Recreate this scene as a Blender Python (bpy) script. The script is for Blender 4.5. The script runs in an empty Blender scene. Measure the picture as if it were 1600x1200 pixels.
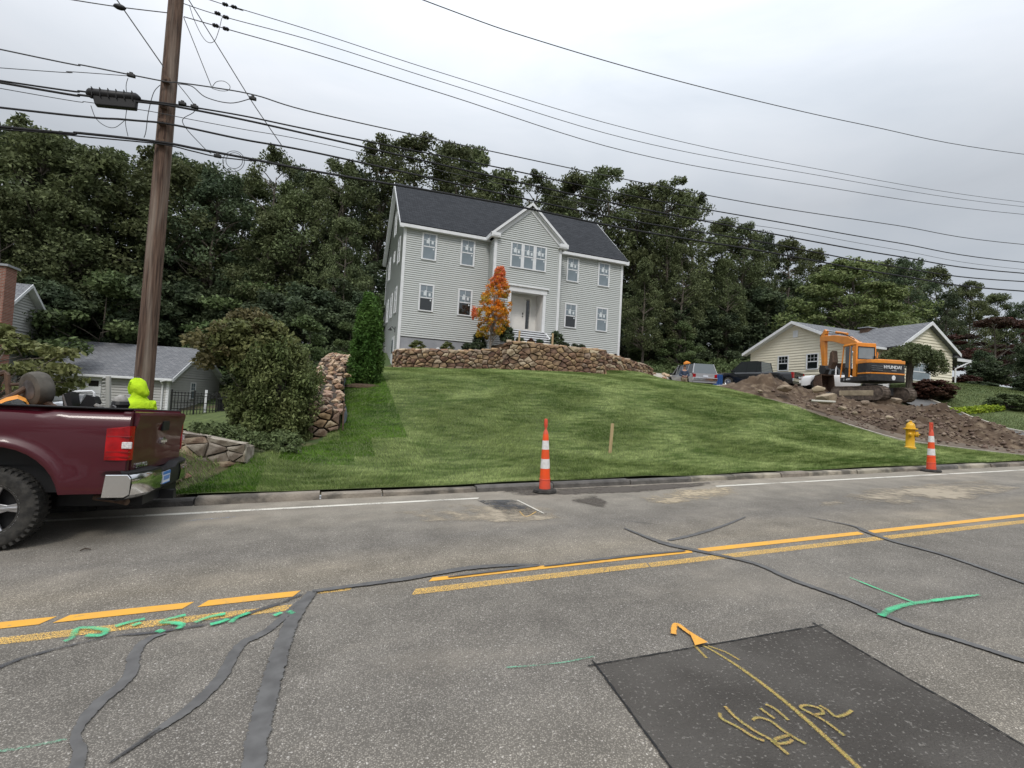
import bpy, bmesh, math, random
import numpy as np
from mathutils import Vector, Matrix
R = math.radians
random.seed(4)
rng = np.random.default_rng(7)
SC = bpy.context.scene
COL = SC.collection

# ------------------------------------------------------------------ camera
CAM = (0.0, 0.0, 1.6)
F, PIT, ROL, YAW = 771.95, R(2.181), R(3.104), R(20.3)
cam = bpy.data.cameras.new('camera'); camo = bpy.data.objects.new('camera', cam); COL.objects.link(camo)
fw = Vector((math.sin(YAW)*math.cos(PIT), math.cos(YAW)*math.cos(PIT), math.sin(PIT)))
rt = Vector((math.cos(YAW), -math.sin(YAW), 0)); up = rt.cross(fw)
# the photograph's camera leans a little: the horizon drops to the right
cr, sr = math.cos(ROL), math.sin(ROL)
rt2, up2 = (rt*cr + up*sr), (up*cr - rt*sr)
camo.matrix_world = Matrix(((rt2.x, up2.x, -fw.x, CAM[0]), (rt2.y, up2.y, -fw.y, CAM[1]), (rt2.z, up2.z, -fw.z, CAM[2]), (0, 0, 0, 1)))
cam.sensor_fit = 'HORIZONTAL'; cam.sensor_width = 36; cam.lens = 36*F/1600
cam.clip_start = .05; cam.clip_end = 2000
SC.camera = camo

def ray(px, py):
    u, v = (px-800)/F, -(py-600)/F
    x = u*cr - v*sr; zf = u*sr + v*cr; yf = 1.
    cp, sp = math.cos(PIT), math.sin(PIT)
    y = yf*cp - zf*sp; z = yf*sp + zf*cp
    c, s = math.cos(YAW), math.sin(YAW)
    return (x*c + y*s, -x*s + y*c, z)
def at(px, py, Y):
    d = ray(px, py); t = Y/d[1]
    return Vector((d[0]*t, Y, CAM[2]+d[2]*t))
GX = .034                                   # the road climbs to the right
def on_road(px, py, dz=0.):
    d = ray(px, py); t = (dz-CAM[2])/(d[2]-GX*d[0])
    return Vector((d[0]*t, d[1]*t, CAM[2]+d[2]*t))

# ------------------------------------------------------------------ sky, sun, exposure
W = bpy.data.worlds.new('World'); SC.world = W; W.use_nodes = True
nt = W.node_tree; N = nt.nodes; L = nt.links
for n in list(N): N.remove(n)
out = N.new('ShaderNodeOutputWorld'); bg = N.new('ShaderNodeBackground'); bg.inputs['Strength'].default_value = .1
sky = N.new('ShaderNodeTexSky'); sky.sky_type = 'NISHITA'; sky.sun_disc = False
SUN_EL, SUN_AZ = 48, 205                    # azimuth from +Y towards +X
sky.sun_elevation = R(SUN_EL); sky.sun_rotation = R(SUN_AZ); sky.dust_density = 2.
tc = N.new('ShaderNodeTexCoord'); mp = N.new('ShaderNodeMapping')
mp.inputs['Scale'].default_value = (1., 1.0, 2.6); mp.inputs['Rotation'].default_value = (.25, .2, .5)
L.new(tc.outputs['Generated'], mp.inputs['Vector'])
n1 = N.new('ShaderNodeTexNoise'); n1.inputs['Scale'].default_value = 2.1; n1.inputs['Detail'].default_value = 7; n1.inputs['Roughness'].default_value = .52; n1.inputs['Distortion'].default_value = .5
L.new(mp.outputs[0], n1.inputs['Vector'])
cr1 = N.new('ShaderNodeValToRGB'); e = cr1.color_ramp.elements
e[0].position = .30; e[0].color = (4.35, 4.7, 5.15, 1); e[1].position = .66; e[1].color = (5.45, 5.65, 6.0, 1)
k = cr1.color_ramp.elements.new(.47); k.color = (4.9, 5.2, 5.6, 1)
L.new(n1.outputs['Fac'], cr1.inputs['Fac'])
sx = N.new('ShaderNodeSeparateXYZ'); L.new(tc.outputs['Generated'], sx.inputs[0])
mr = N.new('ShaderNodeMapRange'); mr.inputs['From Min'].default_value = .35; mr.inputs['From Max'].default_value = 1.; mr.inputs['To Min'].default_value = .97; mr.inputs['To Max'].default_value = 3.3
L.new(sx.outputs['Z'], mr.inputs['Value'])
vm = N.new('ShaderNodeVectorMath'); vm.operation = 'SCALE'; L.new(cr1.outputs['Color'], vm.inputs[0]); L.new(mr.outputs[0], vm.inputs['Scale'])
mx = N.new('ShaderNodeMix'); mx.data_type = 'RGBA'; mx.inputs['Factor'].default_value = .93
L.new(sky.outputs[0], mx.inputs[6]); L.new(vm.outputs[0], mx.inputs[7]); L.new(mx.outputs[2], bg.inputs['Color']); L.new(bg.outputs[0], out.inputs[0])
sl = bpy.data.lights.new('sun', 'SUN'); sl.energy = 1.4; sl.angle = R(14); sl.color = (1, .95, .88)
so = bpy.data.objects.new('sun', sl); COL.objects.link(so)
sd = Vector((math.sin(R(SUN_AZ))*math.cos(R(SUN_EL)), math.cos(R(SUN_AZ))*math.cos(R(SUN_EL)), math.sin(R(SUN_EL))))
so.rotation_euler = sd.to_track_quat('Z', 'Y').to_euler(); so.location = (0, 0, 60)
SC.view_settings.view_transform = 'Standard'; SC.view_settings.look = 'None'; SC.view_settings.gamma = 1
SC.view_settings.exposure = 0.22; SC.view_settings.use_curve_mapping = False
SC.cycles.max_bounces = 6; SC.cycles.diffuse_bounces = 3; SC.cycles.transparent_max_bounces = 12

# ------------------------------------------------------------------ materials
def mat(name, c1, c2=None, scale=6., rough=.8, metal=0., bump=0., bscale=None, spec=.3, coat=0., stretch=None, detail=5., ramp=(.35, .65), island=0., objrand=0., trans=0., c3=None, s3=1., m3=(.5, .7)):
    m = bpy.data.materials.new(name); m.use_nodes = True
    nt = m.node_tree; N = nt.nodes; L = nt.links; b = N['Principled BSDF']
    b.inputs['Roughness'].default_value = rough; b.inputs['Metallic'].default_value = metal
    b.inputs['Specular IOR Level'].default_value = spec; b.inputs['Coat Weight'].default_value = coat; b.inputs['Coat Roughness'].default_value = .05
    b.inputs['Base Color'].default_value = (*c1, 1)
    tc = N.new('ShaderNodeTexCoord'); src = tc.outputs['Object']
    if stretch:
        mp = N.new('ShaderNodeMapping'); mp.inputs['Scale'].default_value = stretch; L.new(src, mp.inputs[0]); src = mp.outputs[0]
    col = None
    if c2 is not None:
        n = N.new('ShaderNodeTexNoise'); n.inputs['Scale'].default_value = scale; n.inputs['Detail'].default_value = detail; L.new(src, n.inputs['Vector'])
        r = N.new('ShaderNodeValToRGB'); r.color_ramp.elements[0].position = ramp[0]; r.color_ramp.elements[1].position = ramp[1]
        r.color_ramp.elements[0].color = (*c1, 1); r.color_ramp.elements[1].color = (*c2, 1)
        L.new(n.outputs['Fac'], r.inputs['Fac']); col = r.outputs['Color']
    if c3 is not None:
        n = N.new('ShaderNodeTexNoise'); n.inputs['Scale'].default_value = s3; n.inputs['Detail'].default_value = 6; L.new(src, n.inputs['Vector'])
        r = N.new('ShaderNodeMapRange'); r.inputs['From Min'].default_value = m3[0]; r.inputs['From Max'].default_value = m3[1]; L.new(n.outputs['Fac'], r.inputs['Value'])
        mx = N.new('ShaderNodeMix'); mx.data_type = 'RGBA'; L.new(r.outputs[0], mx.inputs['Factor'])
        if col is not None: L.new(col, mx.inputs[6])
        else: mx.inputs[6].default_value = (*c1, 1)
        mx.inputs[7].default_value = (*c3, 1); col = mx.outputs[2]
    if island or objrand:
        h = N.new('ShaderNodeHueSaturation')
        if col is not None: L.new(col, h.inputs['Color'])
        else: h.inputs['Color'].default_value = (*c1, 1)
        g = N.new('ShaderNodeNewGeometry'); oi = N.new('ShaderNodeObjectInfo')
        a = N.new('ShaderNodeMapRange'); a.inputs['To Min'].default_value = 1-island; a.inputs['To Max'].default_value = 1+island; L.new(g.outputs['Random Per Island'], a.inputs['Value'])
        o = N.new('ShaderNodeMapRange'); o.inputs['To Min'].default_value = 1-objrand; o.inputs['To Max'].default_value = 1+objrand; L.new(oi.outputs['Random'], o.inputs['Value'])
        mu = N.new('ShaderNodeMath'); mu.operation = 'MULTIPLY'; L.new(a.outputs[0], mu.inputs[0]); L.new(o.outputs[0], mu.inputs[1]); L.new(mu.outputs[0], h.inputs['Value'])
        if objrand:
            oh = N.new('ShaderNodeMapRange'); oh.inputs['To Min'].default_value = .5-objrand*.05; oh.inputs['To Max'].default_value = .5+objrand*.05; L.new(oi.outputs['Random'], oh.inputs['Value']); L.new(oh.outputs[0], h.inputs['Hue'])
        col = h.outputs['Color']
    if col is not None: L.new(col, b.inputs['Base Color'])
    if bump:
        n = N.new('ShaderNodeTexNoise'); n.inputs['Scale'].default_value = bscale or scale*3; n.inputs['Detail'].default_value = 6; L.new(src, n.inputs['Vector'])
        bp = N.new('ShaderNodeBump'); bp.inputs['Strength'].default_value = bump; bp.inputs['Distance'].default_value = .02; L.new(n.outputs['Fac'], bp.inputs['Height']); L.new(bp.outputs[0], b.inputs['Normal'])
    if trans:
        t = N.new('ShaderNodeBsdfTranslucent'); ms = N.new('ShaderNodeMixShader'); ms.inputs[0].default_value = trans
        if col is not None: L.new(col, t.inputs['Color'])
        else: t.inputs['Color'].default_value = (*c1, 1)
        L.new(b.outputs[0], ms.inputs[1]); L.new(t.outputs[0], ms.inputs[2]); L.new(ms.outputs[0], N['Material Output'].inputs[0])
    return m

def worn(name, c, scale=30., lo=.45, hi=.55, rough=.8, c2=None, big=None, soft=.35):
    """thin paint or stain with gaps where the ground shows through"""
    m = mat(name, c, c2, scale=scale*.4, rough=rough)
    nt = m.node_tree; N = nt.nodes; L = nt.links; b = N['Principled BSDF']
    tc = N.new('ShaderNodeTexCoord'); n = N.new('ShaderNodeTexNoise'); n.inputs['Scale'].default_value = scale; n.inputs['Detail'].default_value = 6; n.inputs['Roughness'].default_value = .7
    L.new(tc.outputs['Object'], n.inputs['Vector']); src = n.outputs['Fac']
    if big:
        n2 = N.new('ShaderNodeTexNoise'); n2.inputs['Scale'].default_value = big; n2.inputs['Detail'].default_value = 3; L.new(tc.outputs['Object'], n2.inputs['Vector'])
        ad = N.new('ShaderNodeMath'); ad.operation = 'ADD'; L.new(src, ad.inputs[0]); L.new(n2.outputs['Fac'], ad.inputs[1])
        dv = N.new('ShaderNodeMath'); dv.operation = 'MULTIPLY'; dv.inputs[1].default_value = .5; L.new(ad.outputs[0], dv.inputs[0]); src = dv.outputs[0]
    at_ = N.new('ShaderNodeAttribute'); at_.attribute_name = 'edge'
    ea = N.new('ShaderNodeMath'); ea.operation = 'MULTIPLY_ADD'; L.new(at_.outputs['Fac'], ea.inputs[0]); ea.inputs[1].default_value = soft; L.new(src, ea.inputs[2])
    es = N.new('ShaderNodeMath'); es.operation = 'SUBTRACT'; L.new(ea.outputs[0], es.inputs[0]); es.inputs[1].default_value = soft*.85; src = es.outputs[0]
    r = N.new('ShaderNodeMapRange'); r.inputs['From Min'].default_value = lo; r.inputs['From Max'].default_value = hi; L.new(src, r.inputs['Value'])
    t = N.new('ShaderNodeBsdfTransparent'); ms = N.new('ShaderNodeMixShader'); L.new(r.outputs[0], ms.inputs[0]); L.new(t.outputs[0], ms.inputs[1]); L.new(b.outputs[0], ms.inputs[2])
    L.new(ms.outputs[0], N['Material Output'].inputs[0])
    return m

def brickmat(name, c1, c2, mortar, w, h, msize=.02, rough=.85, bump=.5, rot=None, off=.5, scale=1., var=.6, coord='Object'):
    m = bpy.data.materials.new(name); m.use_nodes = True; nt = m.node_tree; N = nt.nodes; L = nt.links; b = N['Principled BSDF']
    b.inputs['Roughness'].default_value = rough; b.inputs['Specular IOR Level'].default_value = .2
    tc = N.new('ShaderNodeTexCoord'); mp = N.new('ShaderNodeMapping'); L.new(tc.outputs['UV' if coord == 'UV' else 'Object'], mp.inputs[0])
    if rot: mp.inputs['Rotation'].default_value = rot
    br = N.new('ShaderNodeTexBrick'); br.inputs['Scale'].default_value = scale; br.inputs['Brick Width'].default_value = w; br.inputs['Row Height'].default_value = h
    br.inputs['Mortar Size'].default_value = msize; br.inputs['Color1'].default_value = (*c1, 1); br.inputs['Color2'].default_value = (*c2, 1); br.inputs['Mortar'].default_value = (*mortar, 1); br.offset = off; br.inputs['Bias'].default_value = 0.
    L.new(mp.outputs[0], br.inputs['Vector'])
    n = N.new('ShaderNodeTexNoise'); n.inputs['Scale'].default_value = 9; n.inputs['Detail'].default_value = 6; L.new(mp.outputs[0], n.inputs['Vector'])
    mr = N.new('ShaderNodeMapRange'); mr.inputs['To Min'].default_value = 1-var*.6; mr.inputs['To Max'].default_value = 1+var*.6; L.new(n.outputs['Fac'], mr.inputs['Value'])
    vm = N.new('ShaderNodeVectorMath'); vm.operation = 'SCALE'; L.new(br.outputs['Color'], vm.inputs[0]); L.new(mr.outputs[0], vm.inputs['Scale']); L.new(vm.outputs[0], b.inputs['Base Color'])
    bp = N.new('ShaderNodeBump'); bp.inputs['Strength'].default_value = bump; bp.inputs['Distance'].default_value = .012; bp.invert = True; L.new(br.outputs['Fac'], bp.inputs['Height']); L.new(bp.outputs[0], b.inputs['Normal'])
    return m

# ------------------------------------------------------------------ object helpers
def obj(name, me, parent=None, kind=None, loc=None, rot=None, scale=None):
    o = bpy.data.objects.new(name, me); COL.objects.link(o)
    if parent is not None: o.parent = parent
    if kind: o['kind'] = kind
    if loc is not None: o.location = loc
    if rot is not None: o.rotation_euler = rot
    if scale is not None: o.scale = scale
    return o
def tag(o, label, cat, group=None, kind=None):
    o['label'] = label; o['category'] = cat
    if group: o['group'] = group
    if kind: o['kind'] = kind
    return o
def thing(name, label, cat, loc=(0, 0, 0), rz=0., group=None, rot=None):
    o = bpy.data.objects.new(name, None); COL.objects.link(o); o.empty_display_size = .2
    o.location = loc; o.rotation_euler = rot or (0, 0, rz)
    return tag(o, label, cat, group)
def copy_tree(o, parent=None):
    c = o.copy(); COL.objects.link(c)
    if parent is not None: c.parent = parent
    for ch in list(o.children): copy_tree(ch, c)
    return c
def np_mesh(name, V, Fq, mats, mi=None, smooth=False):
    """V (n,3), Fq (m,k) faces of equal size"""
    V = np.ascontiguousarray(V, dtype=np.float32); Fq = np.ascontiguousarray(Fq, dtype=np.int32)
    me = bpy.data.meshes.new(name); m, k = Fq.shape
    me.vertices.add(len(V)); me.vertices.foreach_set('co', V.ravel())
    me.loops.add(m*k); me.loops.foreach_set('vertex_index', Fq.ravel())
    me.polygons.add(m); me.polygons.foreach_set('loop_start', np.arange(0, m*k, k, dtype=np.int32)); me.polygons.foreach_set('loop_total', np.full(m, k, dtype=np.int32))
    if mi is not None: me.polygons.foreach_set('material_index', np.ascontiguousarray(mi, dtype=np.int32))
    if smooth: me.polygons.foreach_set('use_smooth', np.ones(m, dtype=bool))
    for q in (mats if isinstance(mats, (list, tuple)) else [mats]): me.materials.append(q)
    me.update(calc_edges=True)
    return me

class MB:
    def __init__(s): s.v = []; s.f = []; s.m = []; s.st = []; s.M = Matrix.Identity(4); s.mi = 0
    def add(s, vs, fs):
        o = len(s.v); s.st.append((o, len(s.f)))
        s.v += [tuple(s.M @ Vector(p)) for p in vs]; s.f += [tuple(i+o for i in f) for f in fs]; s.m += [s.mi]*len(fs); return s
    def box(s, a, b):
        x0, y0, z0 = a; x1, y1, z1 = b
        return s.add([(x0,y0,z0),(x1,y0,z0),(x1,y1,z0),(x0,y1,z0),(x0,y0,z1),(x1,y0,z1),(x1,y1,z1),(x0,y1,z1)],
                     [(0,3,2,1),(4,5,6,7),(0,1,5,4),(1,2,6,5),(2,3,7,6),(3,0,4,7)])
    def cbox(s, c, d): return s.box([c[i]-d[i]/2 for i in range(3)], [c[i]+d[i]/2 for i in range(3)])
    def quad(s, a, b, c, d): return s.add([a, b, c, d], [(0, 1, 2, 3)])
    def poly(s, pts): return s.add(pts, [tuple(range(len(pts)))])
    def prism(s, pts, d):
        """polygon pts extruded by vector d"""
        n = len(pts); d = Vector(d); top = [tuple(Vector(p)+d) for p in pts]
        return s.add(list(pts)+top, [tuple(range(n-1, -1, -1)), tuple(range(n, 2*n))] + [(i, (i+1) % n, n+(i+1) % n, n+i) for i in range(n)])
    def tube(s, pts, r, n=8, cap=True, flat=1.):
        pts = [Vector(p) for p in pts]; k = len(pts); rr = r if isinstance(r, (list, tuple)) else [r]*k
        vs = []; fs = []; pu = None
        for i, p in enumerate(pts):
            t = (pts[min(i+1, k-1)]-pts[max(i-1, 0)]).normalized()
            u = pu if pu is not None else (Vector((0, 0, 1)) if abs(t.z) < .95 else Vector((1, 0, 0)))
            u = (u - t*u.dot(t)).normalized(); w = t.cross(u); pu = u
            for j in range(n):
                a = 2*math.pi*j/n; vs.append(tuple(p + (u*math.cos(a)*flat + w*math.sin(a))*rr[i]))
        for i in range(k-1):
            for j in range(n): fs.append((i*n+j, i*n+(j+1) % n, (i+1)*n+(j+1) % n, (i+1)*n+j))
        if cap: fs.append(tuple(range(n-1, -1, -1))); fs.append(tuple((k-1)*n+j for j in range(n)))
        return s.add(vs, fs)
    def lathe(s, prof, n=20, c=(0, 0, 0), axis='z', cap=True):
        vs = []; fs = []; k = len(prof)
        for r, z in prof:
            for j in range(n):
                a = 2*math.pi*j/n; x, y = r*math.cos(a), r*math.sin(a)
                p = (x, y, z) if axis == 'z' else ((x, z, y) if axis == 'y' else (z, x, y))
                vs.append((c[0]+p[0], c[1]+p[1], c[2]+p[2]))
        for i in range(k-1):
            for j in range(n): fs.append((i*n+j, i*n+(j+1) % n, (i+1)*n+(j+1) % n, (i+1)*n+j))
        if cap and prof[0][0] > 1e-6: fs.append(tuple(range(n-1, -1, -1)))
        if cap and prof[-1][0] > 1e-6: fs.append(tuple((k-1)*n+j for j in range(n)))
        return s.add(vs, fs)
    def ball(s, c, r, n=10, m=6):
        prof = [(max(1e-4, math.sin(math.pi*i/m)), -math.cos(math.pi*i/m)) for i in range(m+1)]
        M0 = s.M; rr = r if isinstance(r, (tuple, list)) else (r, r, r)
        s.M = M0 @ Matrix.Translation(c) @ Matrix.Diagonal((*rr, 1)); s.lathe(prof, n); s.M = M0; return s
    def grid(s, rows):
        """rows: list of equally long point lists"""
        n = len(rows[0]); vs = [p for r in rows for p in r]
        return s.add(vs, [(i*n+j, i*n+j+1, (i+1)*n+j+1, (i+1)*n+j) for i in range(len(rows)-1) for j in range(n-1)])
    def mesh(s, name, mats, smooth=False, bevel=0., seg=2, fixn=False):
        me = bpy.data.meshes.new(name); me.from_pydata(s.v, [], s.f)
        for q in (mats if isinstance(mats, (list, tuple)) else [mats]): me.materials.append(q)
        me.polygons.foreach_set('material_index', s.m)
        if bevel or fixn:
            bm = bmesh.new(); bm.from_mesh(me)
            bmesh.ops.recalc_face_normals(bm, faces=bm.faces)
            if bevel: bmesh.ops.bevel(bm, geom=[e_ for e_ in bm.edges if len(e_.link_faces) == 2 and e_.calc_face_angle(0) > .5], offset=bevel, segments=seg, affect='EDGES', profile=.6)
            bm.to_mesh(me); bm.free()
        if smooth:
            me.polygons.foreach_set('use_smooth', [True]*len(me.polygons)); me.set_sharp_from_angle(angle=R(38))
        me.update(); return me
    def pieces(s):
        """split what was added into separately standing pieces"""
        n = len(s.st); 
        if n < 2 or n > 60: return [s]
        ends = s.st[1:]+[(len(s.v), len(s.f))]; bb = []
        for (a, _), (b, _) in zip(s.st, ends): q = np.array(s.v[a:b]); bb.append((q.min(0), q.max(0)))
        g = list(range(n))
        def find(i):
            while g[i] != i: i = g[i]
            return i
        for i in range(n):
            for j in range(i):
                gap = np.maximum(0, np.maximum(bb[i][0]-bb[j][1], bb[j][0]-bb[i][1])); big = max((bb[i][1]-bb[i][0]).max(), (bb[j][1]-bb[j][0]).max())
                if np.sqrt((gap**2).sum()) <= max(.02, .45*big): g[find(i)] = find(j)
        roots = sorted(set(find(i) for i in range(n)))
        if len(roots) < 2 or len(roots) > 12: return [s]
        out = []
        for r_ in roots:
            q = MB()
            for i in range(n):
                if find(i) == r_:
                    a, fa = s.st[i]; b, fb = ends[i]; o = len(q.v); q.st.append((o, len(q.f))); q.v += s.v[a:b]; q.f += [tuple(k-a+o for k in f) for f in s.f[fa:fb]]; q.m += s.m[fa:fb]
            out.append(q)
        return out
    def build(s, name, mats, parent=None, smooth=False, bevel=0., kind=None, seg=2, fixn=False, **kw):
        if parent is not None and kind is None and name not in ('trunk', 'stem'):
            ps = s.pieces()
            if len(ps) > 1: return [obj(name, q.mesh(name, mats, smooth, bevel, seg, fixn), parent, None, **kw) for q in ps][0]
        return obj(name, s.mesh(name, mats, smooth, bevel, seg, fixn), parent, kind, **kw)

def text_mesh(name, body, size, m, depth=.004, width=1.):
    cu = bpy.data.curves.new(name, 'FONT'); cu.body = body; cu.size = size; cu.extrude = depth; cu.align_x = 'CENTER'; cu.align_y = 'CENTER'; cu.offset = size*.012
    o = bpy.data.objects.new(name, cu); COL.objects.link(o)
    dg = bpy.context.evaluated_depsgraph_get(); me = bpy.data.meshes.new_from_object(o.evaluated_get(dg)); me.name = name
    bpy.data.objects.remove(o); bpy.data.curves.remove(cu); me.materials.clear(); me.materials.append(m)
    for v in me.vertices: v.co.x *= width
    return me

# palette
M = {}
M['white'] = mat('white_paint', (.74, .75, .76), (.66, .67, .68), scale=3, rough=.5)
M['black'] = mat('black_plastic', (.012, .012, .013), rough=.5)
M['rubber'] = mat('rubber', (.022, .021, .02), (.05, .047, .042), scale=18, rough=.85, bump=.2)
M['chrome'] = mat('chrome', (.75, .75, .76), rough=.12, metal=1.)
M['alloy'] = mat('alloy', (.5, .5, .51), rough=.3, metal=.9)
M['steel'] = mat('steel', (.25, .25, .26), (.16, .15, .14), scale=12, rough=.5, metal=.7)
M['rust'] = mat('rusty_steel', (.07, .045, .035), (.14, .09, .06), scale=14, rough=.85)
M['glass'] = mat('window_glass', (.10, .12, .13), rough=.04, spec=1.)
M['glass_pale'] = mat('pale_window_glass', (.20, .24, .27), (.14, .18, .2), scale=1.2, rough=.04, spec=1.)
M['glass_dark'] = mat('dark_window_glass', (.012, .015, .016), rough=.03, spec=.9)
M['sticker'] = mat('sticker_paper', (.62, .66, .68), rough=.7)
M['orange_plastic'] = mat('cone_orange', (.86, .085, .015), (.72, .10, .03), scale=8, rough=.5)
M['red_plastic'] = mat('cone_faded_orange', (.72, .085, .04), (.6, .1, .06), scale=8, rough=.55)
M['reflective'] = mat('reflective_white', (.78, .77, .76), (.62, .6, .58), scale=14, rough=.4)
M['wood_raw'] = mat('raw_wood', (.42, .30, .16), (.5, .38, .22), scale=6, stretch=(6, 6, .6), rough=.85)
M['bark'] = mat('bark', (.085, .07, .055), (.16, .14, .115), scale=9, stretch=(3, 3, .5), rough=.95, bump=.8, bscale=14)
M['bark_pale'] = mat('pale_bark', (.2, .18, .15), (.3, .27, .23), scale=5, stretch=(3, 3, .5), rough=.95, bump=.5)
LEAF = lambda n, a, b, isl=.35, o=.2, tr=.25, sc=.35: mat(n, a, b, scale=sc, rough=.6, island=isl, objrand=o, trans=tr, spec=.15, detail=2)
M['leaf_oak'] = LEAF('oak_leaves', (.08, .10, .045), (.138, .16, .072))
M['leaf_dark'] = LEAF('dark_leaves', (.052, .075, .042), (.094, .12, .06))
M['leaf_mid'] = LEAF('green_leaves', (.085, .12, .048), (.13, .165, .07))
M['leaf_olive'] = LEAF('olive_leaves', (.135, .16, .06), (.20, .20, .08), isl=.4)
M['leaf_brown'] = LEAF('bronze_leaves', (.17, .16, .07), (.21, .18, .09), isl=.4)
M['leaf_red'] = LEAF('red_leaves', (.09, .035, .028), (.07, .05, .03), isl=.35)
M['leaf_autumn'] = mat('autumn_leaves', (.74, .24, .02), (.66, .34, .025), scale=1.1, rough=.6, island=.35, trans=.35, detail=2, c3=(.36, .30, .03), s3=.8, m3=(.52, .62))
M['leaf_autumn_pink'] = mat('pink_autumn_leaves', (.78, .16, .07), (.72, .28, .12), scale=2, rough=.6, island=.3, trans=.35)
M['leaf_bush'] = LEAF('bush_leaves', (.115, .155, .055), (.185, .215, .085), isl=.45, sc=1.2)
M['leaf_thuja'] = LEAF('thuja_leaves', (.05, .10, .02), (.09, .155, .035), isl=.35, sc=1.)
M['leaf_lime'] = LEAF('lime_leaves', (.28, .33, .03), (.2, .26, .03), sc=2)
M['grass'] = None

# ================================================================== LARGE STRUCTURE: ground
# control points of the ground (X, Y, z), metres, as levelled from the photograph
CP = []
for x in (-60, -30, -15, -6): CP += [(x, 8.1, GX*x+.12)]
for x in (-3, 0, 3, 6, 9, 12, 15, 18, 20): CP += [(x, 8.1, GX*x+.12)]
for x in (24, 28, 34, 45, 70, 110): CP += [(x, 8.1, GX*min(x, 200)+.05)]
CP += [(0, 9.2, .2), (-1.2, 9.5, .42), (-1.9, 9.2, .22), (0, 10.5, .45), (.3, 12, .78), (.3, 14, 1.2), (.4, 16, 1.75), (.5, 18, 2.15), (.7, 20, 2.45), (1.8, 24, 2.9),
       (2, 10, .38), (2, 12, .85), (2, 14, 1.35), (2, 16, 1.9), (2, 18, 2.38), (2, 20, 2.62), (3, 24, 2.95), (3.3, 27.6, 3.14),
       (6.2, 10, .43), (6, 12, .95), (6, 14, 1.55), (6, 16, 2.15), (6, 18, 2.65), (6, 20, 2.88), (6, 24, 3.05),
       (10, 10, .60), (10, 12, 1.08), (10, 14, 1.68), (10, 16, 2.3), (10, 18, 2.8), (10, 20, 3.08), (10, 24, 3.34),
       (14, 10, .76), (14, 12, 1.17), (14, 14, 1.75), (14, 16, 2.3), (14, 18, 2.8), (14, 20, 3.1), (14, 24, 3.45),
       (16.8, 10, .88), (17.8, 11, 1.02), (18, 13, 1.5), (18, 15, 2.08), (18.3, 18, 2.72), (18.5, 20, 3.02), (20, 24, 3.2), (22, 28, 3.35),
       (22, 10, .88), (22, 13, 1.3), (22, 16, 1.95), (22, 20, 2.7), (26, 24, 3.2), (26, 18, 2.45), (26, 12.5, 1.35), (27, 28, 3.7), (27, 32, 4.1), (24, 36, 4.3), (29, 22, 3.25), (29, 30, 4.0),
       (29.5, 16, 2.4), (31, 18, 3.0), (32, 22, 4.0), (32, 30, 4.4), (36, 20, 4.15), (34, 17, 3.4), (32, 14, 2.3), (38, 16, 3.6), (42, 20, 4.5), (50, 20, 4.5), (44, 14, 2.6), (60, 24, 5), (44, 26, 5.2), (40, 34, 6), (60, 40, 7),
       (3.4, 33, 4.6), (10, 28, 4.3), (17.5, 28, 4.7), (18.5, 34, 5.1), (10, 40, 5.5), (20, 42, 5.8), (30, 44, 6.5),
       (-.9, 12, .4), (-.9, 14, .6), (-.7, 17, 1.0), (-.6, 20, 1.4), (-1, 26, 1.9), (-2, 12, .55), (-2.6, 10.2, .78), (-1.6, 10.2, .62), (-3, 14, .45), (-3, 20, .3), (-4, 28, .2), (-3.2, 9.1, .05), (-5, 10.5, .3), (-7, 14, .1),
       (-9, 24, -.1), (-9, 35, -.1), (-16, 30, 0), (-16, 40, .2), (-30, 30, 0), (-30, 14, -.3), (-14, 14, -.1), (0, 34, 2.6), (-4, 40, 1.2), (-16, 50, 1.2), (0, 50, 4.4), (-30, 56, 1.5), (-60, 50, 0),
       (15, 60, 8), (40, 60, 9), (70, 60, 9), (-10, 80, 7), (30, 90, 13), (80, 90, 12), (-60, 90, 5), (110, 50, 8), (110, 130, 14), (30, 150, 18), (-60, 150, 10)]
CPa = np.array(CP, float)
_P = CPa[:, :2]
def _phi(a, b): return np.sqrt(((a[:, None, :]-b[None, :, :])**2).sum(-1))
_A = _phi(_P, _P); _n = len(_P)
_K = np.block([[_A - np.eye(_n)*.02, np.c_[np.ones(_n), _P]], [np.c_[np.ones(_n), _P].T, np.zeros((3, 3))]])
_w = np.linalg.solve(_K, np.r_[CPa[:, 2], 0, 0, 0])
def hz_np(X, Y):
    q = np.c_[np.ravel(X), np.ravel(Y)].astype(float); o = np.empty(len(q))
    for i in range(0, len(q), 20000):
        s = q[i:i+20000]; o[i:i+20000] = _phi(s, _P)@_w[:_n] + _w[_n] + s@_w[_n+1:]
    return o.reshape(np.shape(X))
def hz(x, y): return float(hz_np(np.array([x]), np.array([y]))[0])

def sheet(name, xs, ys, zf, m, kind='structure', parent=None, smooth=True):
    X, Y = np.meshgrid(xs, ys); Z = zf(X, Y); V = np.c_[X.ravel(), Y.ravel(), Z.ravel()]
    nx, ny = len(xs), len(ys); I = np.arange(nx*ny).reshape(ny, nx)
    Fq = np.c_[I[:-1, :-1].ravel(), I[:-1, 1:].ravel(), I[1:, 1:].ravel(), I[1:, :-1].ravel()]
    return obj(name, np_mesh(name, V, Fq, m, smooth=smooth), parent, kind)

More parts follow.
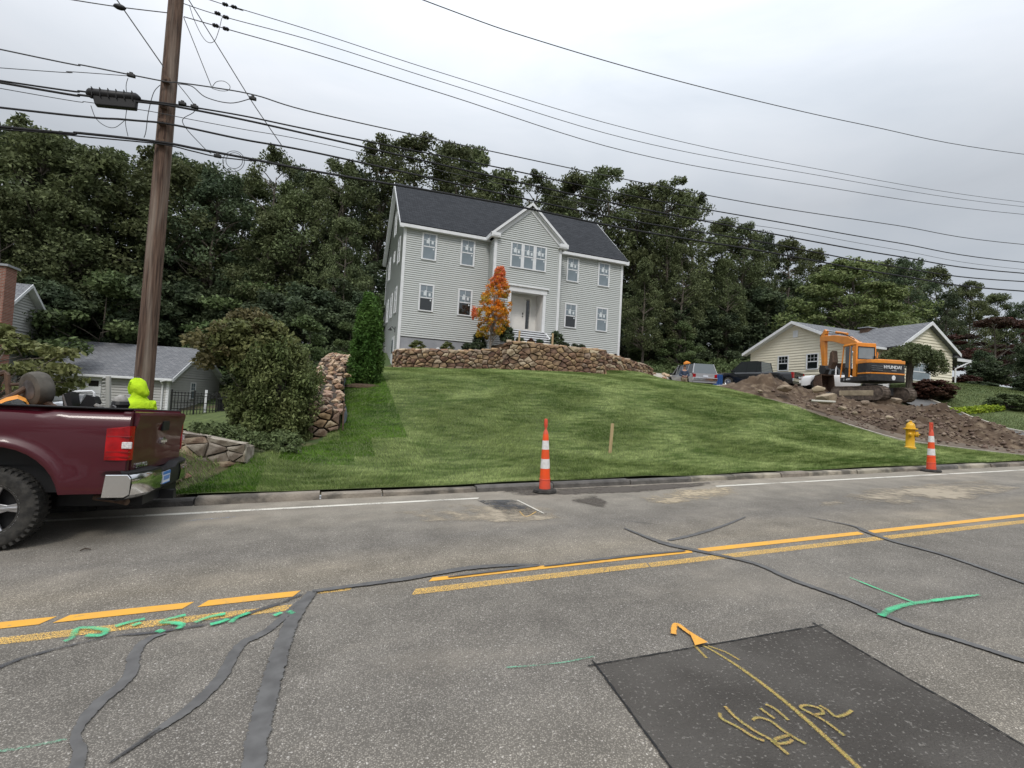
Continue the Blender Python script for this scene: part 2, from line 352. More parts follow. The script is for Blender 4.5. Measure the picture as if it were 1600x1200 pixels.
# asphalt: grey aggregate, pale dust, dark worn wheel tracks
def asphalt():
    m = bpy.data.materials.new('asphalt'); m.use_nodes = True; nt = m.node_tree; N = nt.nodes; L = nt.links; b = N['Principled BSDF']
    b.inputs['Roughness'].default_value = .88; b.inputs['Specular IOR Level'].default_value = .25
    tc = N.new('ShaderNodeTexCoord'); O = tc.outputs['Object']
    def noise(sc, det=5, st=None, rough=.5):
        n = N.new('ShaderNodeTexNoise'); n.inputs['Scale'].default_value = sc; n.inputs['Detail'].default_value = det; n.inputs['Roughness'].default_value = rough
        if st:
            mp = N.new('ShaderNodeMapping'); mp.inputs['Scale'].default_value = st; L.new(O, mp.inputs[0]); L.new(mp.outputs[0], n.inputs['Vector'])
        else: L.new(O, n.inputs['Vector'])
        return n.outputs['Fac']
    def rng_(src, a, b_, c=0., d=1.):
        r = N.new('ShaderNodeMapRange'); r.inputs['From Min'].default_value = a; r.inputs['From Max'].default_value = b_; r.inputs['To Min'].default_value = c; r.inputs['To Max'].default_value = d; L.new(src, r.inputs['Value']); return r.outputs[0]
    def mix(f, c1, c2):
        x = N.new('ShaderNodeMix'); x.data_type = 'RGBA'; L.new(f, x.inputs['Factor'])
        for i, c in ((6, c1), (7, c2)):
            if isinstance(c, tuple): x.inputs[i].default_value = (*c, 1)
            else: L.new(c, x.inputs[i])
        return x.outputs[2]
    v = N.new('ShaderNodeTexVoronoi'); v.inputs['Scale'].default_value = 120; L.new(O, v.inputs['Vector'])
    sp = N.new('ShaderNodeSeparateColor'); L.new(v.outputs['Color'], sp.inputs[0])
    base = mix(rng_(noise(.45, 4), .35, .65), (.235, .215, .185), (.325, .298, .258))
    stone = mix(rng_(sp.outputs[0], .0, 1.), (.06, .055, .048), (.46, .42, .36))
    fine = mix(rng_(v.outputs['Distance'], .25, .6), stone, (.065, .058, .05))
    half = N.new('ShaderNodeMix'); half.data_type = 'RGBA'; half.inputs['Factor'].default_value = .66; L.new(base, half.inputs[6]); L.new(fine, half.inputs[7])
    white = mix(rng_(sp.outputs[1], .978, .992), half.outputs[2], (.44, .41, .37))
    v2 = N.new('ShaderNodeTexVoronoi'); v2.inputs['Scale'].default_value = 30; L.new(O, v2.inputs['Vector'])
    sp2 = N.new('ShaderNodeSeparateColor'); L.new(v2.outputs['Color'], sp2.inputs[0])
    # dust bands along the road: along the line and near the kerb
    sx = N.new('ShaderNodeSeparateXYZ'); L.new(O, sx.inputs[0])
    ny = noise(1.1, 6, (.25, 1.6, 1))
    ya = N.new('ShaderNodeMath'); ya.operation = 'MULTIPLY_ADD'; L.new(ny, ya.inputs[0]); ya.inputs[1].default_value = 1.6; L.new(sx.outputs['Y'], ya.inputs[2])
    d1 = rng_(ya.outputs[0], 6.6, 8.2, 0, .55)
    dust = mix(d1, white, (.30, .275, .235))
    d2 = rng_(noise(.8, 7, (.5, 1.2, 1), .6), .52, .75, 0, .55)
    dust2 = mix(d2, dust, (.34, .30, .245))
    # near foreground pale on the left of the patch
    blotch = rng_(noise(2.6, 6), .3, .75, .82, 1.16)
    vm = N.new('ShaderNodeVectorMath'); vm.operation = 'SCALE'; L.new(dust2, vm.inputs[0]); L.new(blotch, vm.inputs['Scale'])
    # dusty crest beside the centre line, darker worn wheel paths
    yb = N.new('ShaderNodeMath'); yb.operation = 'MULTIPLY_ADD'; L.new(noise(.7, 5, (.3, 1, 1)), yb.inputs[0]); yb.inputs[1].default_value = .9; L.new(sx.outputs['Y'], yb.inputs[2])
    rp = N.new('ShaderNodeValToRGB'); dv_ = N.new('ShaderNodeMath'); dv_.operation = 'DIVIDE'; dv_.inputs[1].default_value = 9.; L.new(yb.outputs[0], dv_.inputs[0]); L.new(dv_.outputs[0], rp.inputs['Fac'])
    el = rp.color_ramp.elements; el[0].position = .0; el[0].color = (1.12, 1.10, 1.06, 1); el[1].position = 1.; el[1].color = (1.1, 1.06, 1., 1)
    for p_, c_ in ((.22, (1.1, 1.08, 1.04, 1)), (.34, (.92, .92, .93, 1)), (.50, (.94, .94, .94, 1)), (.57, (1.2, 1.15, 1.06, 1)), (.66, (.93, .93, .94, 1)), (.80, (.98, .97, .95, 1))): q_ = el.new(p_); q_.color = c_
    vm2 = N.new('ShaderNodeVectorMath'); vm2.operation = 'MULTIPLY'; L.new(vm.outputs[0], vm2.inputs[0]); L.new(rp.outputs[0], vm2.inputs[1])
    L.new(vm2.outputs[0], b.inputs['Base Color'])
    bp = N.new('ShaderNodeBump'); bp.inputs['Strength'].default_value = .7; bp.inputs['Distance'].default_value = .006; bp.invert = True; L.new(v.outputs['Distance'], bp.inputs['Height']); L.new(bp.outputs[0], b.inputs['Normal'])
    return m
M['asphalt'] = asphalt()
roadz = lambda X, Y: GX*X
road = sheet('road', np.array([-160, -40, -10, 0, 10, 20, 40, 80, 200.]), np.array([-14, -6, 0, 4, 7.0, 8.02]), roadz, M['asphalt'], smooth=False)
ground_near = sheet('verge_ground', np.array([-160, 200.]), np.array([-120, -14.05]), lambda X, Y: GX*X-.0, mat('verge_soil', (.06, .07, .035), (.1, .09, .05), scale=1.2), smooth=False)

M['soil'] = mat('woodland_soil', (.075, .06, .04), (.11, .10, .05), scale=1.5, rough=.95, bump=.8, bscale=5, c3=(.06, .09, .03), s3=.5, m3=(.45, .6))
def cut(lo, hi, st): return list(np.arange(lo, hi, st))
gx_ = np.array([-160, -120, -90, -70] + cut(-55, -16, 3.) + cut(-16, 50, .75) + cut(50, 120, 4.) + [130, 160, 200.])
gy_ = np.array([8.06] + cut(8.5, 45, .75) + cut(45, 110, 3.) + [115, 130, 150, 200.])
def wall_line(x):                            # front face of the stone wall before the house
    return np.interp(x, [3.2, 4.2, 6, 8.2, 8.5, 14, 14.2, 18.9, 21], [25.6, 24.7, 24.2, 24.3, 23.5, 23.5, 24.6, 26.2, 28.5])
def terr(X, Y):
    Z = hz_np(X, Y) - .06
    m_ = (X > 3.0) & (X < 19) & (Y > wall_line(X)+.1) & (Y < 40)
    return Z - np.where((X > 18.3) & (X < 28) & (Y < 34), .12, 0)
terrain = sheet('terrain', gx_, gy_, terr, M['soil'])

# lawn: turf sheet plus mown blades
M['turf'] = mat('turf', (.06, .08, .025), (.10, .13, .04), scale=2.5, rough=.95, bump=.6, bscale=30)
def XL(Y): return np.interp(Y, [8.14, 9.4, 9.7, 11, 12, 16, 18, 20, 24, 25.6, 27], [-2.0, -1.3, -1.1, -.15, .12, .3, .38, .5, .9, 1.2, 1.4])
def XR(Y): return np.interp(Y, [8.14, 8.6, 11, 13, 15, 18, 20, 24, 27], [20.6, 19.8, 18.1, 18.0, 18.0, 18.2, 18.4, 19.5, 20.4])
def lawn_hz(X, Y):
    return hz_np(X, Y) + .012*np.sin(X*2.1+Y*.7)*np.sin(Y*1.7-X*.4)
us = np.linspace(0, 1, 70); ys = np.r_[8.14, np.linspace(8.4, 27, 64)]
XX = XL(ys)[:, None] + us[None, :]*(XR(ys)-XL(ys))[:, None]; YY = np.repeat(ys[:, None], len(us), 1)
ZZ = lawn_hz(XX, YY); I = np.arange(XX.size).reshape(XX.shape)
lawn = obj('lawn', np_mesh('lawn', np.c_[XX.ravel(), YY.ravel(), ZZ.ravel()], np.c_[I[:-1, :-1].ravel(), I[:-1, 1:].ravel(), I[1:, 1:].ravel(), I[1:, :-1].ravel()], M['turf'], smooth=True), None, 'structure')

def grass_mat(name, a, b_, strip=True):
    m = bpy.data.materials.new(name); m.use_nodes = True; nt = m.node_tree; N = nt.nodes; L = nt.links; b = N['Principled BSDF']
    b.inputs['Roughness'].default_value = .65; b.inputs['Specular IOR Level'].default_value = .18
    tc = N.new('ShaderNodeTexCoord'); O = tc.outputs['Object']
    n = N.new('ShaderNodeTexNoise'); n.inputs['Scale'].default_value = .9; n.inputs['Detail'].default_value = 6; n.inputs['Roughness'].default_value = .6
    mp = N.new('ShaderNodeMapping'); mp.inputs['Scale'].default_value = (.6, 1.3, .6); mp.inputs['Rotation'].default_value = (0, 0, .3); L.new(O, mp.inputs[0]); L.new(mp.outputs[0], n.inputs['Vector'])
    r = N.new('ShaderNodeValToRGB'); r.color_ramp.elements[0].position = .40; r.color_ramp.elements[1].position = .61; r.color_ramp.elements[0].color = (*a, 1); r.color_ramp.elements[1].color = (*b_, 1)
    n5 = N.new('ShaderNodeTexNoise'); n5.inputs['Scale'].default_value = 4.5; n5.inputs['Detail'].default_value = 4; mp5 = N.new('ShaderNodeMapping'); mp5.inputs['Scale'].default_value = (.45, 1.6, .45); mp5.inputs['Rotation'].default_value = (0, 0, -.35); L.new(O, mp5.inputs[0]); L.new(mp5.outputs[0], n5.inputs['Vector'])
    ad5 = N.new('ShaderNodeMath'); ad5.operation = 'MULTIPLY_ADD'; L.new(n5.outputs['Fac'], ad5.inputs[0]); ad5.inputs[1].default_value = .6; m5 = N.new('ShaderNodeMath'); m5.operation = 'MULTIPLY_ADD'; L.new(n.outputs['Fac'], m5.inputs[0]); m5.inputs[1].default_value = .6; m5.inputs[2].default_value = -.10; L.new(m5.outputs[0], ad5.inputs[2]); L.new(ad5.outputs[0], r.inputs[0])
    g = N.new('ShaderNodeNewGeometry'); mr = N.new('ShaderNodeMapRange'); mr.inputs['To Min'].default_value = .42; mr.inputs['To Max'].default_value = 1.5; L.new(g.outputs['Random Per Island'], mr.inputs['Value'])
    vm = N.new('ShaderNodeVectorMath'); vm.operation = 'SCALE'; L.new(r.outputs[0], vm.inputs[0]); L.new(mr.outputs[0], vm.inputs['Scale'])
    col = vm.outputs[0]
    if strip:                                  # rolls of sod laid fresh along the left edge: a deeper green
        at_ = N.new('ShaderNodeAttribute'); at_.attribute_name = 'fresh'
        x = N.new('ShaderNodeMix'); x.data_type = 'RGBA'; x.blend_type = 'MULTIPLY'; L.new(at_.outputs['Fac'], x.inputs['Factor']); L.new(col, x.inputs[6]); x.inputs[7].default_value = (.33, .55, .12, 1); col = x.outputs[2]
    L.new(col, b.inputs['Base Color'])
    t = N.new('ShaderNodeBsdfTranslucent'); L.new(col, t.inputs[0]); ms = N.new('ShaderNodeMixShader'); ms.inputs[0].default_value = .25; L.new(b.outputs[0], ms.inputs[1]); L.new(t.outputs[0], ms.inputs[2]); L.new(ms.outputs[0], N['Material Output'].inputs[0])
    return m
M['grass'] = grass_mat('grass_blades', (.10, .16, .036), (.37, .44, .17))

def blades(name, X, Y, Z, h, w, m, parent=None, fresh=None, lean=.55):
    n = len(X); a = rng.uniform(0, 2*np.pi, n); d = np.c_[np.cos(a), np.sin(a), np.zeros(n)]
    # lay of the grass: swirls of one lean direction
    la = 2.2*np.sin(X*.9+1.3*np.sin(Y*.7)) + 1.5*np.cos(Y*1.1+np.sin(X*.5)); ln = np.c_[np.cos(la), np.sin(la), np.zeros(n)]*(h*lean*rng.uniform(.3, 1.5, n))[:, None]
    ln += rng.normal(0, 1, (n, 3))*np.array([1, 1, 0])*(h*.3)[:, None]
    P = np.c_[X, Y, Z]; hw = (w*.5)[:, None]
    V = np.stack([P-d*hw, P+d*hw, P+ln+np.c_[np.zeros(n), np.zeros(n), h]], 1).reshape(-1, 3)
    me = np_mesh(name, V, np.arange(3*n).reshape(n, 3), m)
    if fresh is not None:
        at_ = me.attributes.new('fresh', 'FLOAT', 'POINT'); at_.data.foreach_set('value', np.repeat(fresh, 3).astype(np.float32))
    o = obj(name, me, parent, 'stuff'); return o
nb = 760000
yy = 8.16 + (25.5-8.16)*rng.uniform(0, 1, nb)**1.35; uu = rng.uniform(0, 1, nb)
xx = XL(yy) + uu*(XR(yy)-XL(yy)); zz = lawn_hz(xx, yy)
dist = np.hypot(xx, yy)
hh = (.035+.02*rng.uniform(0, 1, nb))*(1+.25*np.sin(xx*3+yy*2)*np.sin(yy*3.1)); ww = .0055*(.6+dist/14)
edge = XL(yy)
fresh = (((xx > .3) & (xx < 1.75) & (yy > 10.1)) | ((xx > -.75) & (xx < .55) & (yy > 9.6) & (yy < 11.2))|((xx < -.9)&(yy<9.5))).astype(float)
fresh = np.where((xx > .3) & (xx < 1.75) & (yy < 11.3) & (yy > 10.1) & (xx > .95), 0, fresh)
go = blades('grass', xx, yy, zz, hh, ww, M['grass'], None, fresh)
tag(go, 'short mown green grass covering the sloping front lawn', 'grass')

# ------------------------------------------------------------------ paint, sealant and patches on the road (all parts of the road)
def ribbon(name, pts, w, m, layer, z4=.004, subdiv=6, jit=.0, parent=road, soft=None):
    """flat strip along a line of road points; w one width or one per point"""
    P = [Vector((p[0], p[1], 0)) for p in pts]; n = len(P); ws = w if isinstance(w, (list, tuple)) else [w]*n
    pp = []; wl = []
    for i in range(n-1):
        p0, p1, p2, p3 = P[max(i-1, 0)], P[i], P[i+1], P[min(i+2, n-1)]
        for k in range(subdiv):
            t = k/subdiv; pp.append(.5*((2*p1)+(p2-p0)*t+(2*p0-5*p1+4*p2-p3)*t*t+(3*p1-p0-3*p2+p3)*t**3)); wl.append(ws[i]*(1-t)+ws[i+1]*t)
    pp.append(P[-1]); wl.append(ws[-1]); rows = []
    for i, p in enumerate(pp):
        t = (pp[min(i+1, len(pp)-1)]-pp[max(i-1, 0)]).normalized(); nn = Vector((-t.y, t.x, 0)); a = wl[i]*.5
        mg = min(.008, a*.35); a1, a2 = a*(1+.55*random.uniform(-jit, jit))+mg, a*(1+.55*random.uniform(-jit, jit))+mg
        q = [p+nn*a1, p+nn*a1*.55, p, p-nn*a2*.55, p-nn*a2]; rows.append([(v.x, v.y, GX*v.x+z4*layer) for v in q])
    b = MB(); b.grid(rows); o = b.build(name, m, parent); at_ = o.data.attributes.new('edge', 'FLOAT', 'POINT'); at_.data.foreach_set('value', np.tile([0, .8, 1, .8, 0], len(rows)).astype(np.float32)); return o
def R_(*pp): return [on_road(*p) for p in pp]
M['seal'] = worn('crack_sealant', (.088, .085, .083), scale=26, lo=.18, hi=.24, rough=.62, c2=(.125, .122, .119), soft=.5)
M['seal_worn'] = worn('worn_sealant', (.075, .075, .078), scale=14, lo=.42, hi=.6, big=3)
M['yellow'] = mat('yellow_road_paint', (.72, .37, .05), (.64, .34, .07), scale=5, rough=.7, c3=(.45, .28, .1), s3=14, m3=(.62, .68))
M['yellow_worn'] = worn('worn_yellow_paint', (.80, .50, .14), scale=150, lo=.505, hi=.545)
M['white_line'] = worn('white_road_paint', (.60, .57, .50), scale=40, lo=.38, hi=.52, big=2.)
M['green_spray'] = worn('green_spray_paint', (.09, .52, .26), scale=110, lo=.30, hi=.62, big=9, soft=.4)
M['green_faint'] = worn('faint_green_spray', (.16, .40, .26), scale=70, lo=.48, hi=.68, big=5)
M['spray_yellow'] = worn('yellow_spray_paint', (.36, .31, .09), scale=140, lo=.33, hi=.60, c2=(.42, .27, .09), soft=.4)
M['spray_orange'] = worn('orange_spray_paint', (.74, .36, .06), scale=120, lo=.2, hi=.36, c2=(.62, .3, .06), soft=.4)
M['tar'] = mat('fresh_asphalt', (.062, .055, .048), (.095, .086, .076), scale=2.2, rough=.85, bump=.9, bscale=90, c3=(.20, .185, .165), s3=55, m3=(.60, .68))
M['tar_edge'] = worn('cut_edge_tar', (.018, .018, .018), scale=20, lo=.35, hi=.5)
M['damp'] = worn('damp_dirt_stain', (.085, .072, .06), scale=7, lo=.40, hi=.56, big=1.3)
M['sand'] = worn('sandy_dust', (.40, .33, .23), scale=9, lo=.46, hi=.62, big=1.1)
M['grit'] = worn('pale_grit', (.33, .28, .21), scale=5, lo=.44, hi=.6, big=.9)

# double centre line: bright far stripe broken by gaps, worn near stripe
def strip_px(name, a, b_, Y0, Y1, m, layer, skew=.05):
    xa, xb = a, b_; q = MB(); n = max(2, int((xb-xa)/.5)); rows = []
    for i in range(n+1):
        x = xa+(xb-xa)*i/n
        rows.append([(x+(skew if i in (0, n) else 0), Y1, GX*x+.004*layer), (x, Y0, GX*x+.004*layer)])
    q.grid(rows); o = q.build(name, m, road); at_ = o.data.attributes.new('edge', 'FLOAT', 'POINT'); at_.data.foreach_set('value', np.full(len(rows)*2, .9, dtype=np.float32)); return o
def Xof(px, py): return on_road(px, py).x
yl = [(-9, Xof(-80, 988)), (Xof(-72, 986), Xof(66, 972)), (Xof(88, 969), Xof(286, 950)), (Xof(310, 946), Xof(458, 931))]
for a, b_ in yl: strip_px('centre_line_stripe', a, b_, 4.24, 4.355, M['yellow'], 1)
strip_px('centre_line_stripe', Xof(496, 926), Xof(545, 921), 4.24, 4.34, M['yellow_worn'], 1)
strip_px('centre_line_stripe', Xof(668, 906), Xof(1078, 862), 4.245, 4.33, M['yellow'], 1)
strip_px('centre_line_stripe', Xof(1088, 860), Xof(1346, 834), 4.23, 4.345, M['yellow'], 1)
strip_px('centre_line_stripe', Xof(1354, 833), 60, 4.23, 4.345, M['yellow'], 1)
strip_px('worn_centre_line', -9, Xof(470, 944), 3.98, 4.09, M['yellow_worn'], 1)
strip_px('worn_centre_line', Xof(640, 922), Xof(1010, 884), 4.0, 4.12, M['yellow_worn'], 1)
strip_px('worn_centre_line', Xof(1012, 884), 60, 3.99, 4.11, M['yellow_worn'], 1)
strip_px('edge_line', -9, Xof(740, 775), 7.42, 7.52, M['white_line'], 1)
strip_px('edge_line', Xof(1100, 756), 70, 7.37, 7.47, M['white_line'], 1)

# sealed cracks
S = M['seal']
ribbon('crack_seal', R_((108, 1230), (125, 1180), (118, 1150), (150, 1105), (200, 1060), (212, 1020), (232, 1000), (258, 990)), [.05, .045, .03, .065, .06, .06, .05, .035], S, 2, jit=.12)
ribbon('crack_seal', R_((170, 1195), (235, 1150), (300, 1105), (345, 1060), (375, 1010), (420, 985), (470, 940)), [.01, .03, .06, .065, .06, .055, .05], S, 2, jit=.12)
ribbon('crack_seal', R_((392, 1300), (396, 1200), (408, 1130), (432, 1040), (455, 975), (488, 926)), [.09, .095, .10, .105, .10, .07], S, 3, jit=.08)
ribbon('crack_seal', R_((-40, 1060), (30, 1032), (100, 1012), (180, 995), (235, 990), (330, 975), (420, 950), (470, 930)), [.06, .06, .05, .03, .05, .06, .07, .05], M['seal_worn'], 2, jit=.25)
ribbon('crack_seal', R_((488, 926), (560, 916), (640, 905), (740, 888), (840, 884), (800, 890), (700, 903)), [.06, .06, .07, .09, .03, .05, .02], M['seal'], 3, jit=.25)
ribbon('crack_seal', R_((850, 886), (930, 876), (1000, 868), (1070, 862)), [.02, .05, .05, .03], M['seal'], 3, jit=.2)
ribbon('crack_seal', R_((975, 826), (1010, 840), (1045, 852), (1110, 866), (1180, 882), (1240, 908), (1330, 940), (1420, 978), (1500, 1003), (1600, 1035), (1700, 1062)), [.02, .06, .11, .075, .06, .065, .055, .06, .055, .06, .06], S, 3, jit=.15)
ribbon('crack_seal', R_((1045, 845), (1085, 836), (1130, 822), (1165, 808)), [.05, .06, .04, .02], S, 2, jit=.2)
ribbon('crack_seal', R_((1260, 808), (1330, 822), (1355, 832), (1400, 848), (1480, 870), (1600, 912), (1700, 945)), [.01, .04, .09, .07, .05, .05, .05], S, 3, jit=.15)
ribbon('crack_seal', R_((960, 812), (1040, 822)), [.01, .03], M['seal_worn'], 2)
ribbon('hairline_crack', R_((170, 1195), (215, 1165), (250, 1140)), [.012, .03, .02], M['seal_worn'], 2, jit=.5)
# dark square patch in the near lane
def road_poly(name, pts, m, layer, parent=road, h=None):
    n = len(pts)
    if not m.name.startswith(('damp', 'sandy', 'pale', 'worn_seal')):
        q = MB(); q.poly([(p.x, p.y, GX*p.x+.004*layer) for p in pts]); o = q.build(name, m, parent); at_ = o.data.attributes.new('edge', 'FLOAT', 'POINT'); at_.data.foreach_set('value', np.full(n, .9, dtype=np.float32)); return o
    c = sum((Vector(p) for p in pts), Vector())/n; R1 = [Vector(p) for p in pts]; R1 = [R1[i].lerp(R1[(i+1) % n], t/3) for i in range(n) for t in range(3)]; k = len(R1); R2 = [p.lerp(c, .35) for p in R1]; R3 = [p.lerp(c, .7) for p in R1]
    V = [(p.x, p.y, GX*p.x+.004*layer) for p in R1+R2+R3+[c]]; q = MB(); q.add(V, [(i+j*k, (i+1) % k+j*k, (i+1) % k+(j+1)*k, i+(j+1)*k) for j in (0, 1) for i in range(k)]+[(2*k+i, 2*k+(i+1) % k, 3*k) for i in range(k)])
    o = q.build(name, m, parent); at_ = o.data.attributes.new('edge', 'FLOAT', 'POINT'); e_ = 0 if not m.name.startswith('worn_seal') else .8; at_.data.foreach_set('value', np.array([e_]*k+[.8]*k+[1.]*k+[1.], dtype=np.float32)); return o
pc = R_((930, 1040), (1278, 979), (1700, 1225), (1110, 1285))
road_poly('asphalt_patch', pc, M['tar'], 1)
for a, b_ in ((0, 1), (1, 2), (0, 3)):
    A, B = Vector(pc[a]), Vector(pc[b_]); d = (B-A).normalized()*.05
    ribbon('patch_joint', [A-d]+[A.lerp(B, t/8)+Vector((random.uniform(-.004, .004), random.uniform(-.004, .004), 0)) for t in range(1, 8)]+[B+d], .014, M['tar_edge'], 2, jit=.5)
road_poly('old_patch', R_((745, 782), (800, 781), (858, 803), (800, 808)), M['seal_worn'], 1)
ribbon('chalk_mark', R_((808, 782), (850, 803)), .03, M['white_line'], 2)
ribbon('yellow_tick', R_((812, 800), (822, 808), (838, 800)), .025, M['yellow_worn'], 2)
# damp and sandy stains by the kerb
road_poly('damp_stain', R_((880, 775), (935, 770), (960, 786), (952, 798), (925, 793), (885, 784)), M['damp'], 2)
road_poly('damp_stain', R_((720, 768), (830, 764), (1000, 757), (1180, 749), (1150, 758), (1010, 770), (900, 776), (760, 778)), M['damp'], 1)
road_poly('sandy_stain', R_((960, 780), (1040, 762), (1160, 757), (1190, 772), (1130, 786), (1000, 794)), M['sand'], 2)
road_poly('sandy_stain', R_((560, 800), (700, 782), (900, 790), (960, 812), (800, 822), (640, 818)), M['grit'], 1)
road_poly('sandy_stain', R_((1180, 800), (1300, 762), (1560, 744), (1640, 760), (1560, 785), (1380, 800)), M['grit'], 2)
# spray marks
def P_(lst, ox, oy, sc): return [(ox+x/sc, oy+y/sc) for x, y in lst]
def stroke(name, px, w, m, layer=3, **k): return ribbon(name, R_(*px), w, m, layer, **k)
stroke('green_survey_mark', [(1328, 904), (1380, 925), (1432, 945)], [.018, .03, .035], M['green_spray'])
stroke('green_survey_mark', [(1376, 965), (1405, 950), (1460, 941), (1530, 932)], [.06, .06, .05, .03], M['green_spray'], 4)
stroke('orange_arrow', [(1052, 994), (1056, 978), (1074, 990), (1095, 1004)], [.035, .03, .03, .035], M['spray_orange'], 4)
road_poly('orange_arrow_head', R_((1076, 990), (1106, 1008), (1086, 1013)), M['spray_orange'], 5)
stroke('yellow_guide_line', [(1098, 1010), (1130, 1028), (1180, 1062), (1250, 1118), (1350, 1210)], [.02, .022, .028, .03, .03], M['spray_yellow'], 2)
stroke('yellow_arrow_barb', [(1085, 1010), (1104, 1030)], .022, M['spray_yellow'], 2)
stroke('yellow_arrow_barb', [(1106, 1011), (1132, 1020), (1155, 1033)], .018, M['spray_yellow'], 2)
Zt = lambda l: [(1100+x/6.154, 1080+y/6.154) for x, y in l]
for l in ([(150, 230), (170, 285), (330, 370), (480, 465), (580, 500)], [(200, 165), (300, 270), (480, 400), (640, 490), (810, 635)], [(465, 300), (520, 275), (640, 310), (760, 400), (870, 470), (980, 530)],
          [(840, 440), (700, 480), (690, 525), (800, 520), (850, 490)], [(540, 185), (600, 230), (680, 285)], [(590, 145), (680, 190), (810, 300)],
          [(1350, 450), (1180, 320), (1060, 250), (930, 180), (980, 155), (1110, 185), (1140, 235), (1040, 245)], [(1110, 155), (1190, 205), (1270, 265), (1370, 240), (1420, 205)]):
    stroke('yellow_utility_lettering', Zt(l), .02, M['spray_yellow'], 3, subdiv=5)
Zg = lambda l: [(160+x/5, 900+y/5) for x, y in l]
for l in ([(-300, 530), (-240, 500), (-200, 430), (-120, 420), (-20, 430), (30, 440), (-10, 480), (-130, 480)], [(100, 410), (200, 380), (330, 350)], [(230, 405), (300, 380)], [(450, 380), (520, 350), (650, 320)], [(450, 380), (540, 380), (620, 395), (590, 430)], [(430, 440), (470, 455)],
          [(720, 380), (830, 335), (960, 310)], [(840, 395), (940, 370), (980, 350)], [(1000, 380), (1050, 340), (1150, 300)], [(1340, 325), (1400, 300)], [(1450, 290), (1490, 310)]):
    stroke('green_survey_lettering', Zg(l), .045, M['green_spray'], 4, subdiv=4)
stroke('faint_green_line', [(-40, 1182), (40, 1170), (105, 1157)], .03, M['green_faint'], 2)
stroke('faint_green_line', [(790, 1045), (870, 1038), (930, 1027)], .02, M['green_faint'], 2)
stroke('faint_blue_mark', [(290, 815), (370, 808)], .03, worn('faint_blue_spray', (.3, .38, .5), scale=30, lo=.45, hi=.65), 2)
tag_m = mat('dry_twig', (.06, .045, .035), rough=.9)
tw = MB(); tw.tube([on_road(125, 862)+Vector((0, 0, .012)), on_road(133, 860)+Vector((0, 0, .02)), on_road(142, 860)+Vector((0, 0, .012))], [.006, .008, .004], 5)
tag(tw.build('twig', tag_m), 'thin dark twig lying on the asphalt near the pickup wheel', 'twig')

# ------------------------------------------------------------------ kerb of separate stones
M['kerb'] = mat('kerb_stone', (.25, .22, .18), (.34, .30, .24), scale=3, rough=.95, bump=.9, bscale=24, objrand=.25, c3=(.11, .10, .085), s3=2.2, m3=(.45, .6))
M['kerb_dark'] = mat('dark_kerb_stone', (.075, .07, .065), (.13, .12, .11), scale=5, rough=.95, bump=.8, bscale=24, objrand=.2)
kerb = MB(); rows = []
for x in (-160, -30, 0, 30, 200): rows.append([(x, 8.10, GX*x+.02), (x, 8.01, GX*x+.02)])
kerb.grid(rows); kerb = kerb.build('kerb', M['kerb'], None, kind='structure')
x = -9.
while x < 40:
    ln_ = random.uniform(.75, 1.7); d_ = .088+random.uniform(-.012, .012); jy = random.uniform(-.015, .015); hl = random.uniform(-.012, .012); g = .012
    q = MB(); n = 5; rws = []
    for i in range(n+1):
        xx_ = x+g+(ln_-2*g)*i/n; e_ = random.uniform(-.008, .008); z0 = GX*xx_
        rws.append([(xx_, 7.955+jy+e_, z0-.02), (xx_, 7.965+jy+e_, z0+d_*.72), (xx_, 7.992+jy+e_, z0+d_+hl*.3), (xx_, 8.03+jy, z0+d_+hl+e_*.5), (xx_, 8.13+jy, z0+d_+hl), (xx_, 8.14+jy, z0-.02)])
    q.grid(rws); q.poly(rws[0]); q.poly(rws[-1][::-1])
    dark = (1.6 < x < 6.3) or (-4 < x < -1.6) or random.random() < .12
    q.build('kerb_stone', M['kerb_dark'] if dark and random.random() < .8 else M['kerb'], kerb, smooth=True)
    x += ln_

# ================================================================== HOUSES
M['siding'] = mat('grey_siding', (.48, .50, .485), (.505, .525, .51), scale=.8, rough=.6)
M['siding_side'] = M['siding']
M['roof_dark'] = brickmat('dark_shingles', (.028, .031, .036), (.046, .049, .056), (.014, .015, .017), .3, .145, .012, rough=.95, bump=1., coord='UV')
M['roof_grey'] = brickmat('grey_shingles', (.15, .155, .165), (.21, .215, .225), (.10, .10, .11), .3, .145, .014, rough=.95, bump=.8, coord='UV')
M['concrete'] = mat('foundation_concrete', (.27, .28, .30), (.34, .35, .37), scale=1.3, rough=.9, bump=.3, bscale=12)
M['door'] = mat('door_paint', (.74, .72, .68), (.70, .68, .65), scale=2, rough=.5)
M['porch'] = mat('porch_ceiling_paint', (.72, .71, .68), rough=.7)
M['mulch'] = mat('mulch', (.06, .04, .025), (.10, .07, .045), scale=20, rough=1., bump=1., bscale=30)

